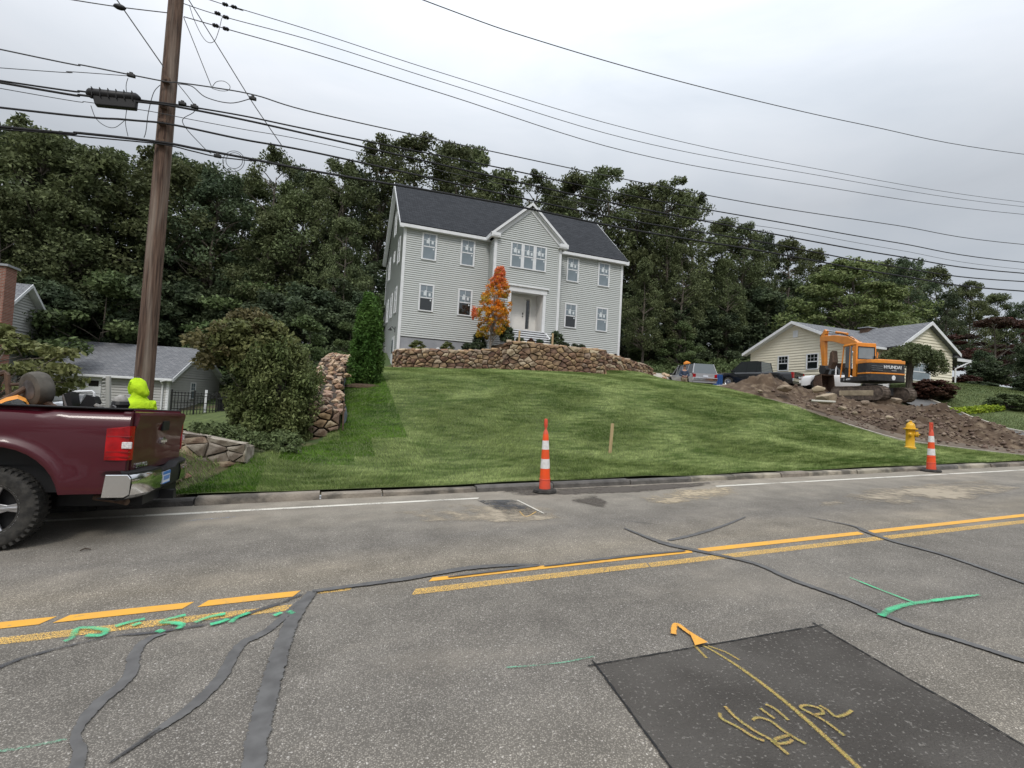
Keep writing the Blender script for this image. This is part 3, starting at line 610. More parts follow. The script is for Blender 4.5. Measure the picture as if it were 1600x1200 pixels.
def lap(b, o, u, nrm, width, z0, z1, c=.12, holes=(), clip=None, out=.022):
    """lapped boards: o origin, u unit along, nrm outward; holes (u0,u1,z0,z1); clip(z)->(u0,u1)"""
    o, u, nrm = Vector(o), Vector(u), Vector(nrm); z = z0
    while z < z1-1e-4:
        zt = min(z+c, z1)
        a0, a1 = clip(z) if clip else (0, width); b0, b1 = clip(zt) if clip else (0, width)
        segs = [(a0, a1, b0, b1)]
        for h in holes:
            if h[2] < zt-1e-4 and h[3] > z+1e-4:
                ns = []
                for (p, q, r_, s_) in segs:
                    if h[0] > p and h[1] < q: ns += [(p, h[0], r_, h[0]), (h[1], q, h[1], s_)]
                    elif h[0] <= p < h[1] < q: ns.append((h[1], q, h[1], s_))
                    elif p < h[0] < q <= h[1]: ns.append((p, h[0], r_, h[0]))
                    elif h[0] <= p and h[1] >= q: pass
                    else: ns.append((p, q, r_, s_))
                segs = ns
        for (p, q, r_, s_) in segs:
            if q-p < .01: continue
            zv = Vector((0, 0, 1))
            g_ = c*.2; out2 = out*1.6; zg_ = z+g_
            A = o+u*p+zv*zg_+nrm*out2; B = o+u*q+zv*zg_+nrm*out2; C_ = o+u*s_+zv*zt+nrm*.004; D = o+u*r_+zv*zt+nrm*.004
            A0 = o+u*p+zv*zg_-nrm*.006; B0 = o+u*q+zv*zg_-nrm*.006
            b.quad(A, B, C_, D); b.quad(A0, B0, B, A); b.quad(o+u*p+zv*z-nrm*.006, o+u*q+zv*z-nrm*.006, B0, A0)
        z = zt
    return b

def uvplane(me, o, u, v):
    """UVs in metres along u, v for the shingle courses"""
    uv = me.uv_layers.new(name='UVMap'); o, u, v = Vector(o), Vector(u).normalized(), Vector(v).normalized()
    for l in me.loops:
        p = me.vertices[l.vertex_index].co-o; uv.data[l.index].uv = (p.dot(u), p.dot(v))
    return me
def roof_slab(name, pts, m, parent, th=.12, u=(1, 0, 0)):
    """pts: 4 points eave-left, eave-right, ridge-right, ridge-left (or 3)"""
    P = [Vector(p) for p in pts]; n = (P[1]-P[0]).cross(P[-1]-P[0]).normalized()
    if n.z < 0: n = -n
    b = MB(); b.prism([tuple(p-n*th) for p in P], n*th); me = b.mesh(name, m, fixn=True)
    uu_ = Vector(u); uvplane(me, P[0], uu_, n.cross(uu_)); return obj(name, me, parent)

_wc = {}
def window(parent, o, u, nrm, w, h, glass='glass_pale', top='glass_pale', stickers=True, grid=(2, 2), fr=.065, frame='white', sash=True):
    """double-hung window: frame, two panes, muntins and paper stickers on the glass; o = lower-left corner on the wall"""
    u, nrm = Vector(u), Vector(nrm); zv = Vector((0, 0, 1)); Mx = Matrix((( u.x, -nrm.x, 0, o[0]), (u.y, -nrm.y, 0, o[1]), (u.z, -nrm.z, 1, o[2]), (0, 0, 0, 1)))
    key = (round(w, 3), round(h, 3), glass, top, stickers, grid, frame, fr)
    if key not in _wc:
        f = MB(); f.box((0, -.05, 0), (fr, .0, h)); f.box((w-fr, -.05, 0), (w, .0, h)); f.box((fr, -.05, h-fr), (w-fr, 0, h)); f.box((fr, -.06, 0), (w-fr, 0, fr)); hm = h*.5
        f.box((fr, -.035, hm-.03), (w-fr, -.005, hm+.03))
        for (a, c_) in ((fr, fr+.03), (w-fr-.03, w-fr)): f.box((a, -.035, fr), (c_, -.006, h-fr))
        g1 = MB(); g1.box((fr, -.022, fr), (w-fr, -.004, hm)); g2 = MB(); g2.box((fr, -.03, hm), (w-fr, -.004, h-fr))
        mu = MB()
        if grid:
            for i in range(1, grid[0]):
                x_ = fr+(w-2*fr)*i/grid[0]; mu.box((x_-.009, -.036, hm+.03), (x_+.009, -.028, h-fr))
            for i in range(1, grid[1]):
                z_ = hm+(h-fr-hm)*i/grid[1]; mu.box((fr+.03, -.037, z_-.009), (w-fr-.03, -.027, z_+.009))
        _wc[key] = (f.mesh('window', M[frame]), g1.mesh('pane', M[glass]), g2.mesh('pane', M[top]), mu.mesh('muntin', M[frame]) if grid else None)
    fm, a, b_, c_ = _wc[key]
    wf = obj('window', fm, parent); wf.matrix_local = Mx
    obj('pane', a, wf); obj('pane', b_, wf)
    if c_: obj('muntin', c_, wf)
    if stickers:
        s = MB(); hm = h*.5; jx = random.uniform(-.04, .04); jz = random.uniform(-.04, .04)
        for (cx, cz, sw, sh) in ((.40, .66, .17, .2), (.42, .76, .1, .09), (.70, .64, .12, .17)):
            s.box((w*cx-sw/2+jx, -.042, h*cz-sh/2+jz), (w*cx+sw/2+jx, -.039, h*cz+sh/2+jz))
        s.box((w*.74, -.027, hm-.16), (w*.74+.08, -.024, hm-.08))
        s.build('sticker', M['sticker'], wf)
    return wf

# ---------------- the grey two-storey house
HX, HY, HZ = 3.38, 27.6, 3.45
H = thing('grey_house', 'new two-storey grey house with dark roof, white trim and front gable above the stone wall', 'house', (HX, HY, HZ))
Wd, Dp, ZE, ZB, ZR, BY = 14.08, 8.57, 7.5, 1.49, 11.5, 1.03
b0, b1, bp_, zp = 4.97, 9.13, 7.05, 9.64
GA = -.35                                           # ground outside the left wall
wb = MB()
lap(wb, (0, 0, 0), (1, 0, 0), (0, -1, 0), b0, ZB, ZE); wb.build('front_siding', M['siding'], H); wb = MB(); lap(wb, (b1, 0, 0), (1, 0, 0), (0, -1, 0), Wd-b1, ZB, ZE)
wb.build('front_siding', M['siding'], H); wb = MB(); lap(wb, (9.2, 0, 0), (1, 0, 0), (0, -1, 0), Wd-9.2, 1.0, ZB)          # siding runs lower on the right
wb.build('front_siding', M['siding'], H)
wb = MB(); lap(wb, (0, Dp, 0), (0, -1, 0), (-1, 0, 0), Dp, ZB-1.7, ZE)
lap(wb, (0, Dp, 0), (0, -1, 0), (-1, 0, 0), Dp, ZE, ZR-.1, clip=lambda z: ((z-ZE)/(ZR-.05-ZE)*Dp/2, Dp-(z-ZE)/(ZR-.05-ZE)*Dp/2))
wb.build('left_siding', M['siding'], H)
wb = MB(); lap(wb, (Wd, 0, 0), (0, 1, 0), (1, 0, 0), Dp, .2, ZE); lap(wb, (Wd, 0, 0), (0, 1, 0), (1, 0, 0), Dp, ZE, ZR-.1, clip=lambda z: ((z-ZE)/(ZR-.05-ZE)*Dp/2, Dp-(z-ZE)/(ZR-.05-ZE)*Dp/2))
lap(wb, (Wd, Dp, 0), (-1, 0, 0), (0, 1, 0), Wd, .2, ZE); wb.build('rear_siding', M['siding'], H)
co = MB(); co.box((.01, .02, -1), (Wd-.01, Dp-.02, ZB-.02)); co.box((-.015, .04, GA-.9), (.009, Dp, ZB-1.75)); co.build('foundation', M['concrete'], H)
# bay with entry recess
dx0, dx1, dz0, dz1 = 6.07, 8.12, 2.38, 4.70
wb = MB(); lap(wb, (b0, -BY, 0), (1, 0, 0), (0, -1, 0), b1-b0, 1.1, ZE, holes=[(dx0-b0, dx1-b0, dz0-.02, dz1)])
lap(wb, (b0, -BY, 0), (1, 0, 0), (0, -1, 0), b1-b0, ZE, zp-.1, clip=lambda z: ((z-ZE)/(zp-ZE)*(bp_-b0), (b1-b0)-(z-ZE)/(zp-ZE)*(b1-bp_)))
wb.build('gable_siding', M['siding'], H)
wb = MB(); lap(wb, (b0, 0, 0), (0, -1, 0), (-1, 0, 0), BY, 1.1, ZE); wb.build('bay_side_siding', M['siding'], H); wb = MB(); lap(wb, (b1, -BY, 0), (0, 1, 0), (1, 0, 0), BY, 1.1, ZE); wb.build('bay_side_siding', M['siding'], H)
pr = MB(); pr.box((dx0, -.02, dz0-.1), (dx1, .02, dz1)); pr.box((dx0-.02, -BY+.02, dz0-.1), (dx0, -.0, dz1)); pr.box((dx1, -BY+.02, dz0-.1), (dx1+.02, 0, dz1)); pr.box((dx0, -BY+.02, dz1), (dx1, 0, dz1+.02)); pr.build('porch_recess', M['porch'], H)
t = MB(); t.box((dx0-.16, -BY-.05, dz0-.05), (dx0+.02, -BY+.03, dz1)); t.box((dx1-.02, -BY-.05, dz0-.05), (dx1+.16, -BY+.03, dz1)); t.box((dx0-.2, -BY-.07, dz1-.12), (dx1+.2, -BY+.03, dz1+.18)); t.box((dx0-.3, -BY-.16, dz1+.18), (dx1+.3, -BY+.0, dz1+.25)); t.build('door_surround', M['white'], H)
d = MB(); d.box((dx0+.32, -.10, dz0), (dx0+1.22, -.05, dz0+2.06)); door = d.build('front_door', M['door'], H)
d = MB(); d.box((dx0+.24, -.12, dz0), (dx0+.32, -.02, dz0+2.12)); d.box((dx0+1.22, -.12, dz0), (dx0+1.34, -.02, dz0+2.12)); d.box((dx0+1.60, -.12, dz0), (dx0+1.68, -.02, dz0+2.12)); d.box((dx0+.24, -.121, dz0+2.06), (dx0+1.68, -.02, dz0+2.16)); d.box((dx0+1.34, -.09, dz0), (dx0+1.6, -.03, dz0+.25)); d.build('door_frame', M['door'], H)
d = MB(); d.box((dx0+1.38, -.08, dz0+.25), (dx0+1.56, -.05, dz0+1.98)); d.build('sidelight', M['glass_dark'], H)
for zz_, w_ in ((.2, .7), (1.1, .7)):
    d = MB(); d.box((dx0+.42, -.108, dz0+zz_), (dx0+1.12, -.098, dz0+zz_+.72)); d.build('door_panel', M['door'], door)
d = MB(); d.ball((dx0+1.15, -.14, dz0+.98), .035); d.box((dx0+1.12, -.13, dz0+1.08), (dx0+1.18, -.10, dz0+1.2)); d.build('door_handle', M['black'], door)
# steps
for i in range(6):
    s = MB(); zt = dz0-.02-.165*i; y1 = -BY+.02-.27*i; y0 = y1-.29 if i else y1-.29
    s.box((dx0-.12, y0, zt-.04), (dx1+.12, y1+.27, zt)); s.box((dx0-.08, y0+.07, zt-.165), (dx1+.08, y0+.09, zt-.085)); s.build('step', M['white'], H)
for xs_ in (dx0-.16, dx1+.10):
    s = MB(); s.prism([(xs_, -BY, dz0-.08), (xs_, -BY-.35, dz0-.08), (xs_, -BY-1.75, dz0-.98), (xs_, -BY-1.75, dz0-1.2), (xs_, -BY, dz0-1.2)], (.06, 0, 0)); s.build('stair_stringer', M['white'], H, fixn=True)
# corner boards
def cbrd(x_, y_, z0, z1, sx_, sy_):
    c = MB(); c.box((x_-.03 if sx_ < 0 else x_-.12, y_-.035, z0), (x_+.12 if sx_ < 0 else x_+.03, y_-.017, z1))
    c.box((x_-.035 if sx_ < 0 else x_+.017, y_-.034, z0), (x_-.017 if sx_ < 0 else x_+.035, y_+.12, z1)); c.build('corner_board', M['white'], H)
cbrd(0, 0, GA-.6, ZE, -1, -1); cbrd(Wd, 0, .4, ZE, 1, -1); cbrd(b0, -BY, 1.1, ZE, -1, -1); cbrd(b1, -BY, 1.1, ZE, 1, -1)
c = MB(); c.box((-.035, Dp-.12, GA-.6), (-.017, Dp+.03, ZE)); c.build('corner_board', M['white'], H)
# roof
oh = .28; ez = 7.60; so_ = (ZR+.12-ez)/(Dp/2+oh)
for nm, pts in (('roof', [(-oh, -oh, ez), (Wd+oh, -oh, ez), (Wd+oh, Dp/2, ZR+.12), (-oh, Dp/2, ZR+.12)]), ('roof', [(-oh, Dp+oh, ez), (Wd+oh, Dp+oh, ez), (Wd+oh, Dp/2, ZR+.12), (-oh, Dp/2, ZR+.12)])):
    roof_slab(nm, [(x_, y_, z_+.13) for x_, y_, z_ in pts], M['roof_dark'], H)
# cross gable roof, running back into the main slope
ge = .22; gx0, gx1 = b0-ge, b1+ge; gz = 7.60; gsl = (zp-gz)/(bp_-gx0)
gt = .14
def yroof(z): return (z-ez)/so_-oh
roof_slab('gable_roof', [(gx0, -BY-.25, gz+gt), (bp_, -BY-.25, zp+gt), (bp_, yroof(zp)+.12, zp+gt), (gx0, max(yroof(gz)+.1, -.2), gz+gt)], M['roof_dark'], H, u=(0, 1, 0))
roof_slab('gable_roof', [(gx1, -BY-.25, gz+gt), (bp_, -BY-.25, zp+gt), (bp_, yroof(zp)+.12, zp+gt), (gx1, max(yroof(gz)+.1, -.2), gz+gt)], M['roof_dark'], H, u=(0, 1, 0))
# trim: fascia, soffit, rakes
t = MB(); t.box((-oh, -oh-.03, ez-.10), (b0-ge+.0, -oh+.0, ez+.07)); t.box((-oh, -oh, ez-.10), (b0-.02, -.02, ez-.06)); t.build('fascia', M['white'], H)
t = MB(); t.box((b1+ge, -oh-.03, ez-.10), (Wd+oh, -oh, ez+.07)); t.box((b1+.02, -oh, ez-.10), (Wd+oh, -.02, ez-.06)); t.build('fascia', M['white'], H)
t = MB(); t.box((b0-ge-.12, -BY-.3, gz-.12), (b0-ge+.0, -oh, gz+.1)); t.box((b0-ge, -BY-.28, gz-.12), (b0+.22, -BY-.02, gz-.06)); t.box((b0-ge-.12, -BY-.305, gz-.06), (b0+.22, -BY-.19, gz+.12)); t.build('gable_return', M['white'], H)
t = MB(); t.box((b1+ge, -BY-.3, gz-.12), (b1+ge+.12, -oh, gz+.1)); t.box((b1-.22, -BY-.28, gz-.12), (b1+ge, -BY-.02, gz-.06)); t.box((b1-.22, -BY-.305, gz-.06), (b1+ge+.12, -BY-.19, gz+.12)); t.build('gable_return', M['white'], H)
for (xa, za, xb, zb_) in ((gx0-.12, gz-.08, bp_, zp+.14), (gx1+.12, gz-.08, bp_, zp+.14)):
    t = MB(); t.prism([(xa, -BY-.28, za-.02), (xb, -BY-.28, zb_-.12), (xb, -BY-.28, zb_+.06), (xa, -BY-.28, za+.16)], (0, .03, 0))
    t.prism([(xa, -BY-.25, za-.06), (xb, -BY-.25, zb_-.16), (xb, -BY-.25, zb_-.13), (xa, -BY-.25, za-.03)], (0, .25, 0))
    t.prism([(xa+(.35 if xa < xb else -.35), -BY-.06, za-.02), (xb, -BY-.06, zb_-.42), (xb, -BY-.06, zb_-.16), (xa, -BY-.06, za-.06)], (0, .03, 0)); t.build('rake_board', M['white'], H, fixn=True)
for xs_ in (-oh-.03, Wd+oh):
    for sgn in (0, 1):
        ya, yb_ = (-oh-.03, Dp/2) if not sgn else (Dp+oh+.03, Dp/2)
        t = MB(); t.prism([(xs_, ya, ez-.10), (xs_, yb_, ZR-.02), (xs_, yb_, ZR+.26), (xs_, ya, ez+.08)], (.03, 0, 0)); t.prism([(xs_+(.03 if xs_ < 0 else -.22), ya, ez-.15), (xs_+(.03 if xs_ < 0 else -.22), yb_, ZR-.0), (xs_+(.03 if xs_ < 0 else -.22), yb_, ZR+.03), (xs_+(.03 if xs_ < 0 else -.22), ya, ez-.12)], (.22, 0, 0)); t.build('rake_board', M['white'], H, fixn=True)
# windows
FU, FN = (1, 0, 0), (0, -1, 0); ww_, wh_ = .855, 1.53
for x_ in (.985, 3.22, 10.03, 12.26): window(H, (x_, -.018, 5.9), FU, FN, ww_, wh_)
for x_, g_, t_ in ((.985, 'glass_dark', 'glass_pale'), (3.22, 'glass_dark', 'glass_pale'), (10.03, 'glass_dark', 'glass_pale'), (12.26, 'glass_pale', 'glass_pale')): window(H, (x_, -.018, 3.0), FU, FN, ww_, wh_, glass=g_, top=t_)
for i in range(3): window(H, (5.91+i*.757, -BY-.018, 5.93), FU, FN, .75, 1.49)
SU, SN = (0, -1, 0), (-1, 0, 0)
for y_, z_, w_, h_ in ((2.1, 5.9, .85, 1.53), (6.9, 5.9, .85, 1.53), (4.2, 6.5, .5, .7), (2.3, 3.0, .85, 1.53), (4.4, 3.0, .85, 1.53), (6.6, 3.0, .85, 1.53), (4.7, 8.3, .85, 1.5), (6.9, .2, .85, 1.2)):
    window(H, (-.018, y_, z_), SU, SN, w_, h_, stickers=False)
d = MB(); d.box((-.06, 1.4, GA-.1), (-.0, 2.4, 2.0+GA)); bd = d.build('basement_door', M['white'], H)
d = MB(); d.box((-.075, 1.6, GA+1.), (-.061, 2.2, GA+1.8)); d.build('pane', M['glass_pale'], bd)
d = MB(); d.box((-.04, 1.25, 2.2+GA), (-.0, 1.45, 2.5+GA)); d.tube([(-.04, 1.35, 2.35+GA), (-.2, 1.35, 2.5+GA), (-.3, 1.35, 2.42+GA)], .02); d.lathe([(.13, -.12), (.05, 0), (.0, .02)], 12, (-.3, 1.35, 2.4+GA)); d.build('wall_lamp', M['black'], H)
d = MB(); d.lathe([(.11, 0), (.11, .03), (.0, .04)], 14, (2.25, .0, 0), 'y'); q = d.build('vent_cap', M['white'], H); q.location = (0, -.03, .95)

# ---------------- retaining wall of individual stones
def clipcell(poly, a, b_):
    """keep the side of the bisector of a,b nearer a"""
    mx_, my_ = (a[0]+b_[0])/2, (a[1]+b_[1])/2; nx_, ny_ = b_[0]-a[0], b_[1]-a[1]; out_ = []
    for i in range(len(poly)):
        p, q = poly[i], poly[(i+1) % len(poly)]
        dp = (p[0]-mx_)*nx_+(p[1]-my_)*ny_; dq = (q[0]-mx_)*nx_+(q[1]-my_)*ny_
        if dp <= 0: out_.append(p)
        if (dp < 0) != (dq < 0) and abs(dp-dq) > 1e-9:
            t = dp/(dp-dq); out_.append((p[0]+(q[0]-p[0])*t, p[1]+(q[1]-p[1])*t))
    return out_
def stone_wall(parent, S0, S1, bot, top, to3d, n, m, depth=.16, gap=.02, asp=1.6, name='stone', rr=random.Random(3)):
    """rubble face on the strip s in S0..S1, z between bot(s) and top(s); to3d(s, z, out) -> point"""
    pts = []; tries = 0
    area = sum((top(S0+(S1-S0)*i/50)-bot(S0+(S1-S0)*i/50)) for i in range(50))/50*(S1-S0); r0 = math.sqrt(area/n)*.86/math.sqrt(asp)
    while len(pts) < n and tries < 40000:
        tries += 1; s = rr.uniform(S0, S1); z = rr.uniform(bot(s), top(s))
        k = rr.choice((.6, .75, .95, 1.1, 1.3))
        if all(((s-q[0])/asp)**2+(z-q[1])**2 > (r0*k)**2 for q in pts): pts.append((s, z))
    for i, a in enumerate(pts):
        A = (a[0]/asp, a[1]); R0 = r0*3
        poly = [(A[0]-R0, A[1]-R0), (A[0]+R0, A[1]-R0), (A[0]+R0, A[1]+R0), (A[0]-R0, A[1]+R0)]
        for j, b_ in enumerate(pts):
            if i != j and abs(b_[0]/asp-A[0]) < 2*R0 and abs(b_[1]-A[1]) < 2*R0: poly = clipcell(poly, A, (b_[0]/asp, b_[1]))
        poly = [(min(max(p[0]*asp, S0), S1), p[1]) for p in poly]
        poly = [(s, min(max(z, bot(s)), top(s)+rr.uniform(-.03, .03))) for s, z in poly]
        # drop duplicate corners
        pl = []
        for p in poly:
            if not pl or math.hypot(p[0]-pl[-1][0], p[1]-pl[-1][1]) > .03: pl.append(p)
        if len(pl) > 2 and math.hypot(pl[0][0]-pl[-1][0], pl[0][1]-pl[-1][1]) < .03: pl.pop()
        if len(pl) < 3: continue
        cx = sum(p[0] for p in pl)/len(pl); cz = sum(p[1] for p in pl)/len(pl); k = len(pl)
        o_ = rr.uniform(.02, depth*.75)
        def ins(d, f): return [(cx+(p[0]-cx)*f*(1-d/max(.05, math.hypot(p[0]-cx, p[1]-cz))), cz+(p[1]-cz)*f*(1-d/max(.05, math.hypot(p[0]-cx, p[1]-cz)))) for p in pl]
        r0_ = ins(gap, 1.); r1_ = ins(gap, .97); r2_ = [(s_+rr.uniform(-.014, .014), z_+rr.uniform(-.014, .014)) for s_, z_ in ins(gap, .87)]
        tx, tz_ = rr.uniform(-.12, .12), rr.uniform(-.12, .12)
        b3 = MB(); rows = [[to3d(p[0], p[1], -.12) for p in r0_], [to3d(p[0], p[1], o_*.55) for p in r1_], [to3d(p[0], p[1], o_+(p[0]-cx)*tx+(p[1]-cz)*tz_) for p in r2_]]
        ctr = Vector(to3d(cx, cz, 0)); vs = [tuple(Vector(p)-ctr) for r_ in rows for p in r_]+[tuple(Vector(to3d(cx, cz, o_+.012))-ctr)]
        fs = [(q*k+j, q*k+(j+1) % k, (q+1)*k+(j+1) % k, (q+1)*k+j) for q in range(2) for j in range(k)] + [(2*k+j, 2*k+(j+1) % k, 3*k) for j in range(k)]
        b3.add(vs, fs); me = b3.mesh(name, m[rr.randrange(len(m))] if isinstance(m, list) else m); me.update()
        obj(name, me, parent, loc=ctr)
SV = lambda n, a, b_, c_: mat(n, a, b_, scale=4, rough=.95, bump=1., bscale=16, objrand=.35, c3=c_, s3=2.5, m3=(.5, .62))
M['st1'] = SV('brown_fieldstone', (.27, .165, .10), (.42, .285, .185), (.13, .08, .05))
M['st2'] = SV('grey_fieldstone', (.34, .26, .185), (.50, .40, .30), (.17, .12, .08))
M['st3'] = SV('dark_fieldstone', (.11, .07, .05), (.20, .13, .09), (.28, .18, .12))
M['mortar'] = mat('wall_core', (.045, .035, .028), (.07, .055, .042), scale=8, rough=1., bump=.8)
wall = thing('retaining_wall', 'long brown fieldstone retaining wall along the lawn crest before the grey house', 'stone wall', (0, 0, 0))
WP = [(3.25, 27.5), (3.12, 26.2), (3.3, 25.3), (3.8, 24.8), (4.8, 24.45), (6.2, 24.3), (7.6, 24.35), (8.25, 24.2), (8.4, 23.6), (9.2, 23.5), (11, 23.5), (13.9, 23.5), (14.15, 23.7), (14.3, 24.9), (15.6, 25.1), (17.2, 25.6), (18.6, 26.2), (19.6, 26.9)]
SD = [0.]
for i in range(1, len(WP)): SD.append(SD[-1]+math.dist(WP[i-1], WP[i]))
WS = np.array(SD); WXY = np.array(WP)
WT = np.array([4.0, 3.98, 3.96, 3.98, 4.05, 4.1, 4.25, 4.4, 4.72, 4.72, 4.72, 4.72, 4.7, at(948, 552, 24.9).z, at(972, 557, 25.1).z, at(1000, 565, 25.6).z, at(1022, 572, 26.2).z, at(1042, 579, 26.9).z])
def wxy(s): return np.interp(s, WS, WXY[:, 0]), np.interp(s, WS, WXY[:, 1])
def wbot(s): x_, y_ = wxy(s); return hz(x_, y_)-.12
_wb = [wbot(s) for s in np.linspace(0, SD[-1], 60)]
def wbot_(s): return float(np.interp(s, np.linspace(0, SD[-1], 60), _wb))
def wtop_(s): return float(np.interp(s, WS, WT))
def w3(s, z, out_):
    x_, y_ = wxy(s); x2, y2 = wxy(min(s+.1, SD[-1])); x1_, y1_ = wxy(max(s-.1, 0)); tx, ty = x2-x1_, y2-y1_; l_ = math.hypot(tx, ty) or 1
    return (x_+ty/l_*out_, y_-tx/l_*out_, z)
for (s0, s1, n_) in ((0, SD[7], 135), (SD[7], SD[12], 120), (SD[12], SD[-1], 80)):
    stone_wall(wall, s0, s1, wbot_, wtop_, w3, n_, [M['st1'], M['st1'], M['st2'], M['st3']], rr=random.Random(n_))
core = MB(); rows = []; rows2 = []
for s in np.linspace(0, SD[-1], 90):
    rows.append([w3(s, wbot_(s)-.2, -.02), w3(s, wtop_(s)-.05, -.02), w3(s, wtop_(s)-.04, -.35)])
core.grid(rows); core.build('wall_core', M['mortar'], wall)
rc = random.Random(5); s = .05
while s < SD[-1]-.1:                              # cap stones lying on top
    l_ = rc.uniform(.25, .55); b3 = MB(); p = Vector(w3(s+l_/2, wtop_(s+l_/2)+.0, -.16)); a_ = Vector(w3(s, 0, 0))-Vector(w3(s+l_, 0, 0)); an = math.atan2(a_.y, a_.x)
    b3.cbox((0, 0, 0), (l_*.95, rc.uniform(.3, .42), rc.uniform(.08, .15))); me = b3.mesh('cap_stone', rc.choice([M['st1'], M['st2'], M['st1']]), bevel=.03, seg=1, smooth=True)
    for v in me.vertices: v.co += Vector((rc.uniform(-.02, .02), rc.uniform(-.02, .02), rc.uniform(-.015, .015)))
    obj('cap_stone', me, wall, loc=p, rot=(rc.uniform(-.05, .05), rc.uniform(-.05, .05), an)); s += l_
# planting bed behind the wall
bed = MB(); rows = []
for s in np.linspace(0.3, SD[-1], 70):
    x_, y_ = wxy(s); z_ = wtop_(s)-.06; far = 27.66
    if x_ > 17.4: far = y_+1.5
    rows.append([w3(s, z_, -.15)] + [(x_+(0 if x_ > 3.4 else .25)*t, max(y_+.3, y_+(far-y_)*t) if y_ < far else y_+.3, z_+(.12*t if x_ < 9 else .05*t)) for t in (.35, .7, 1)])
bed.grid(rows); bed.build('planting_bed', M['mulch'], None, kind='structure', smooth=True)

# ---------------- grey ranch house left: garage and taller gable
M['siding_pale'] = mat('pale_siding', (.40, .40, .385), (.44, .44, .42), scale=.8, rough=.6)
M['brick_red'] = brickmat('red_brick', (.22, .075, .05), (.30, .12, .085), (.28, .25, .22), .22, .075, .012, scale=1., rot=(R(90), 0, 0), bump=.6)
GL = thing('garage', 'low white-sided garage with grey shingle roof behind the pickup', 'garage', (-9.0, 35, -.2), R(-11.5))
def gable_x(parent, X0, D, zE, zR, Lx, siding, course=.16, z0=0, roof='roof_grey', oh=.35, trim='white'):
    """house with its ridge along X, gable end wall at local x = 0 facing +X, body towards -X; local y 0..D"""
    b = MB(); lap(b, (0, 0, 0), (0, 1, 0), (1, 0, 0), D, z0, zE, c=course); lap(b, (0, 0, 0), (0, 1, 0), (1, 0, 0), D, zE, zR-.02, c=course, clip=lambda z: ((z-zE)/(zR-zE)*D/2, D-(z-zE)/(zR-zE)*D/2)); b.build('gable_siding', siding, parent)
    b = MB(); lap(b, (-Lx, 0, 0), (1, 0, 0), (0, -1, 0), Lx, z0, zE, c=course); b.build('front_siding', siding, parent)
    sl_ = (zR-zE)/(D/2); ez_ = zE-oh*sl_
    roof_slab('roof', [(-Lx-oh, -oh, ez_+.1), (oh, -oh, ez_+.1), (oh, D/2, zR+.1), (-Lx-oh, D/2, zR+.1)], M[roof], parent)
    roof_slab('roof', [(-Lx-oh, D+oh, ez_+.1), (oh, D+oh, ez_+.1), (oh, D/2, zR+.1), (-Lx-oh, D/2, zR+.1)], M[roof], parent)
    for s_ in (0, 1):
        ya, yb_ = (-oh, D/2) if not s_ else (D+oh, D/2)
        t = MB(); t.prism([(oh, ya, ez_-.12), (oh, yb_, zR-.08), (oh, yb_, zR+.12), (oh, ya, ez_+.1)], (.03, 0, 0)); t.prism([(.0, ya, ez_-.1), (.0, yb_, zR-.07), (.0, yb_, zR-.04), (.0, ya, ez_-.07)], (oh, 0, 0)); t.build('rake_board', M[trim], parent, fixn=True)
    t = MB(); t.box((-Lx-oh, -oh-.1, ez_-.06), (oh, -oh, ez_+.08)); t.build('gutter', M[trim], parent, bevel=.02)
    t = MB(); t.box((-Lx-oh, -oh, ez_-.08), (oh, -.02, ez_-.05)); t.build('soffit', M[trim], parent)
    t = MB(); t.box((-.12, -.03, z0), (.03, -.0, zE)); t.box((.015, -.029, z0), (.035, .12, zE)); t.build('corner_board', M[trim], parent)
gable_x(GL, 0, 7.0, 2.25, 4.2, 13.5, M['siding_pale'])
t = MB(); t.tube([(.1, -.42, 2.05), (-.25, -.4, 1.95), (-.3, -.07, 1.75), (-.3, -.07, .1)], .05, 8); t.build('downpipe', M['white'], GL)
b = MB(); b.box((-8.2, -.06, .0), (-3.6, -.02, 2.05)); gd = b.build('garage_door', M['white'], GL)
for i in range(6):
    b = MB(); b.box((-7.95+i*.74, -.08, 1.45), (-7.95+i*.74+.52, -.062, 1.78)); b.build('pane', M['glass_dark'], gd)
for i in range(1, 4):
    b = MB(); b.box((-8.2, -.068, .5*i), (-3.6, -.06, .5*i+.02)); b.build('panel_joint', M['steel'], gd)
b = MB(); b.box((.02, 3.3, 3.0), (.06, 3.7, 3.5)); b.build('gable_vent', M['white'], GL)
window(GL, (.02, 2.6, .9), (0, 1, 0), (1, 0, 0), .7, 1.1, stickers=False)
TL = thing('gabled_house', 'taller white-sided house with steep gable behind the red brick chimney at left edge', 'house', (-17.0, 33.4, 0))
gable_x(TL, 0, 7.0, 4.2, 6.9, 8, M['siding_pale'])
window(TL, (.02, 1.0, 3.6), (0, 1, 0), (1, 0, 0), 1.3, 1.6, stickers=False, glass='glass', top='glass')
ch = MB(); ch.box((-21.5, 32.0, 0), (-16.0, 33.0, 7.35)) if False else ch.box((-1.5, -2.4, 0), (1.95, -1.5, 6.9)); ch = ch.build('chimney', M['brick_red'], TL)
b = MB(); b.box((-1.6, -2.5, 6.9), (2.05, -1.4, 7.0)); b.build('chimney_cap', M['concrete'], ch)
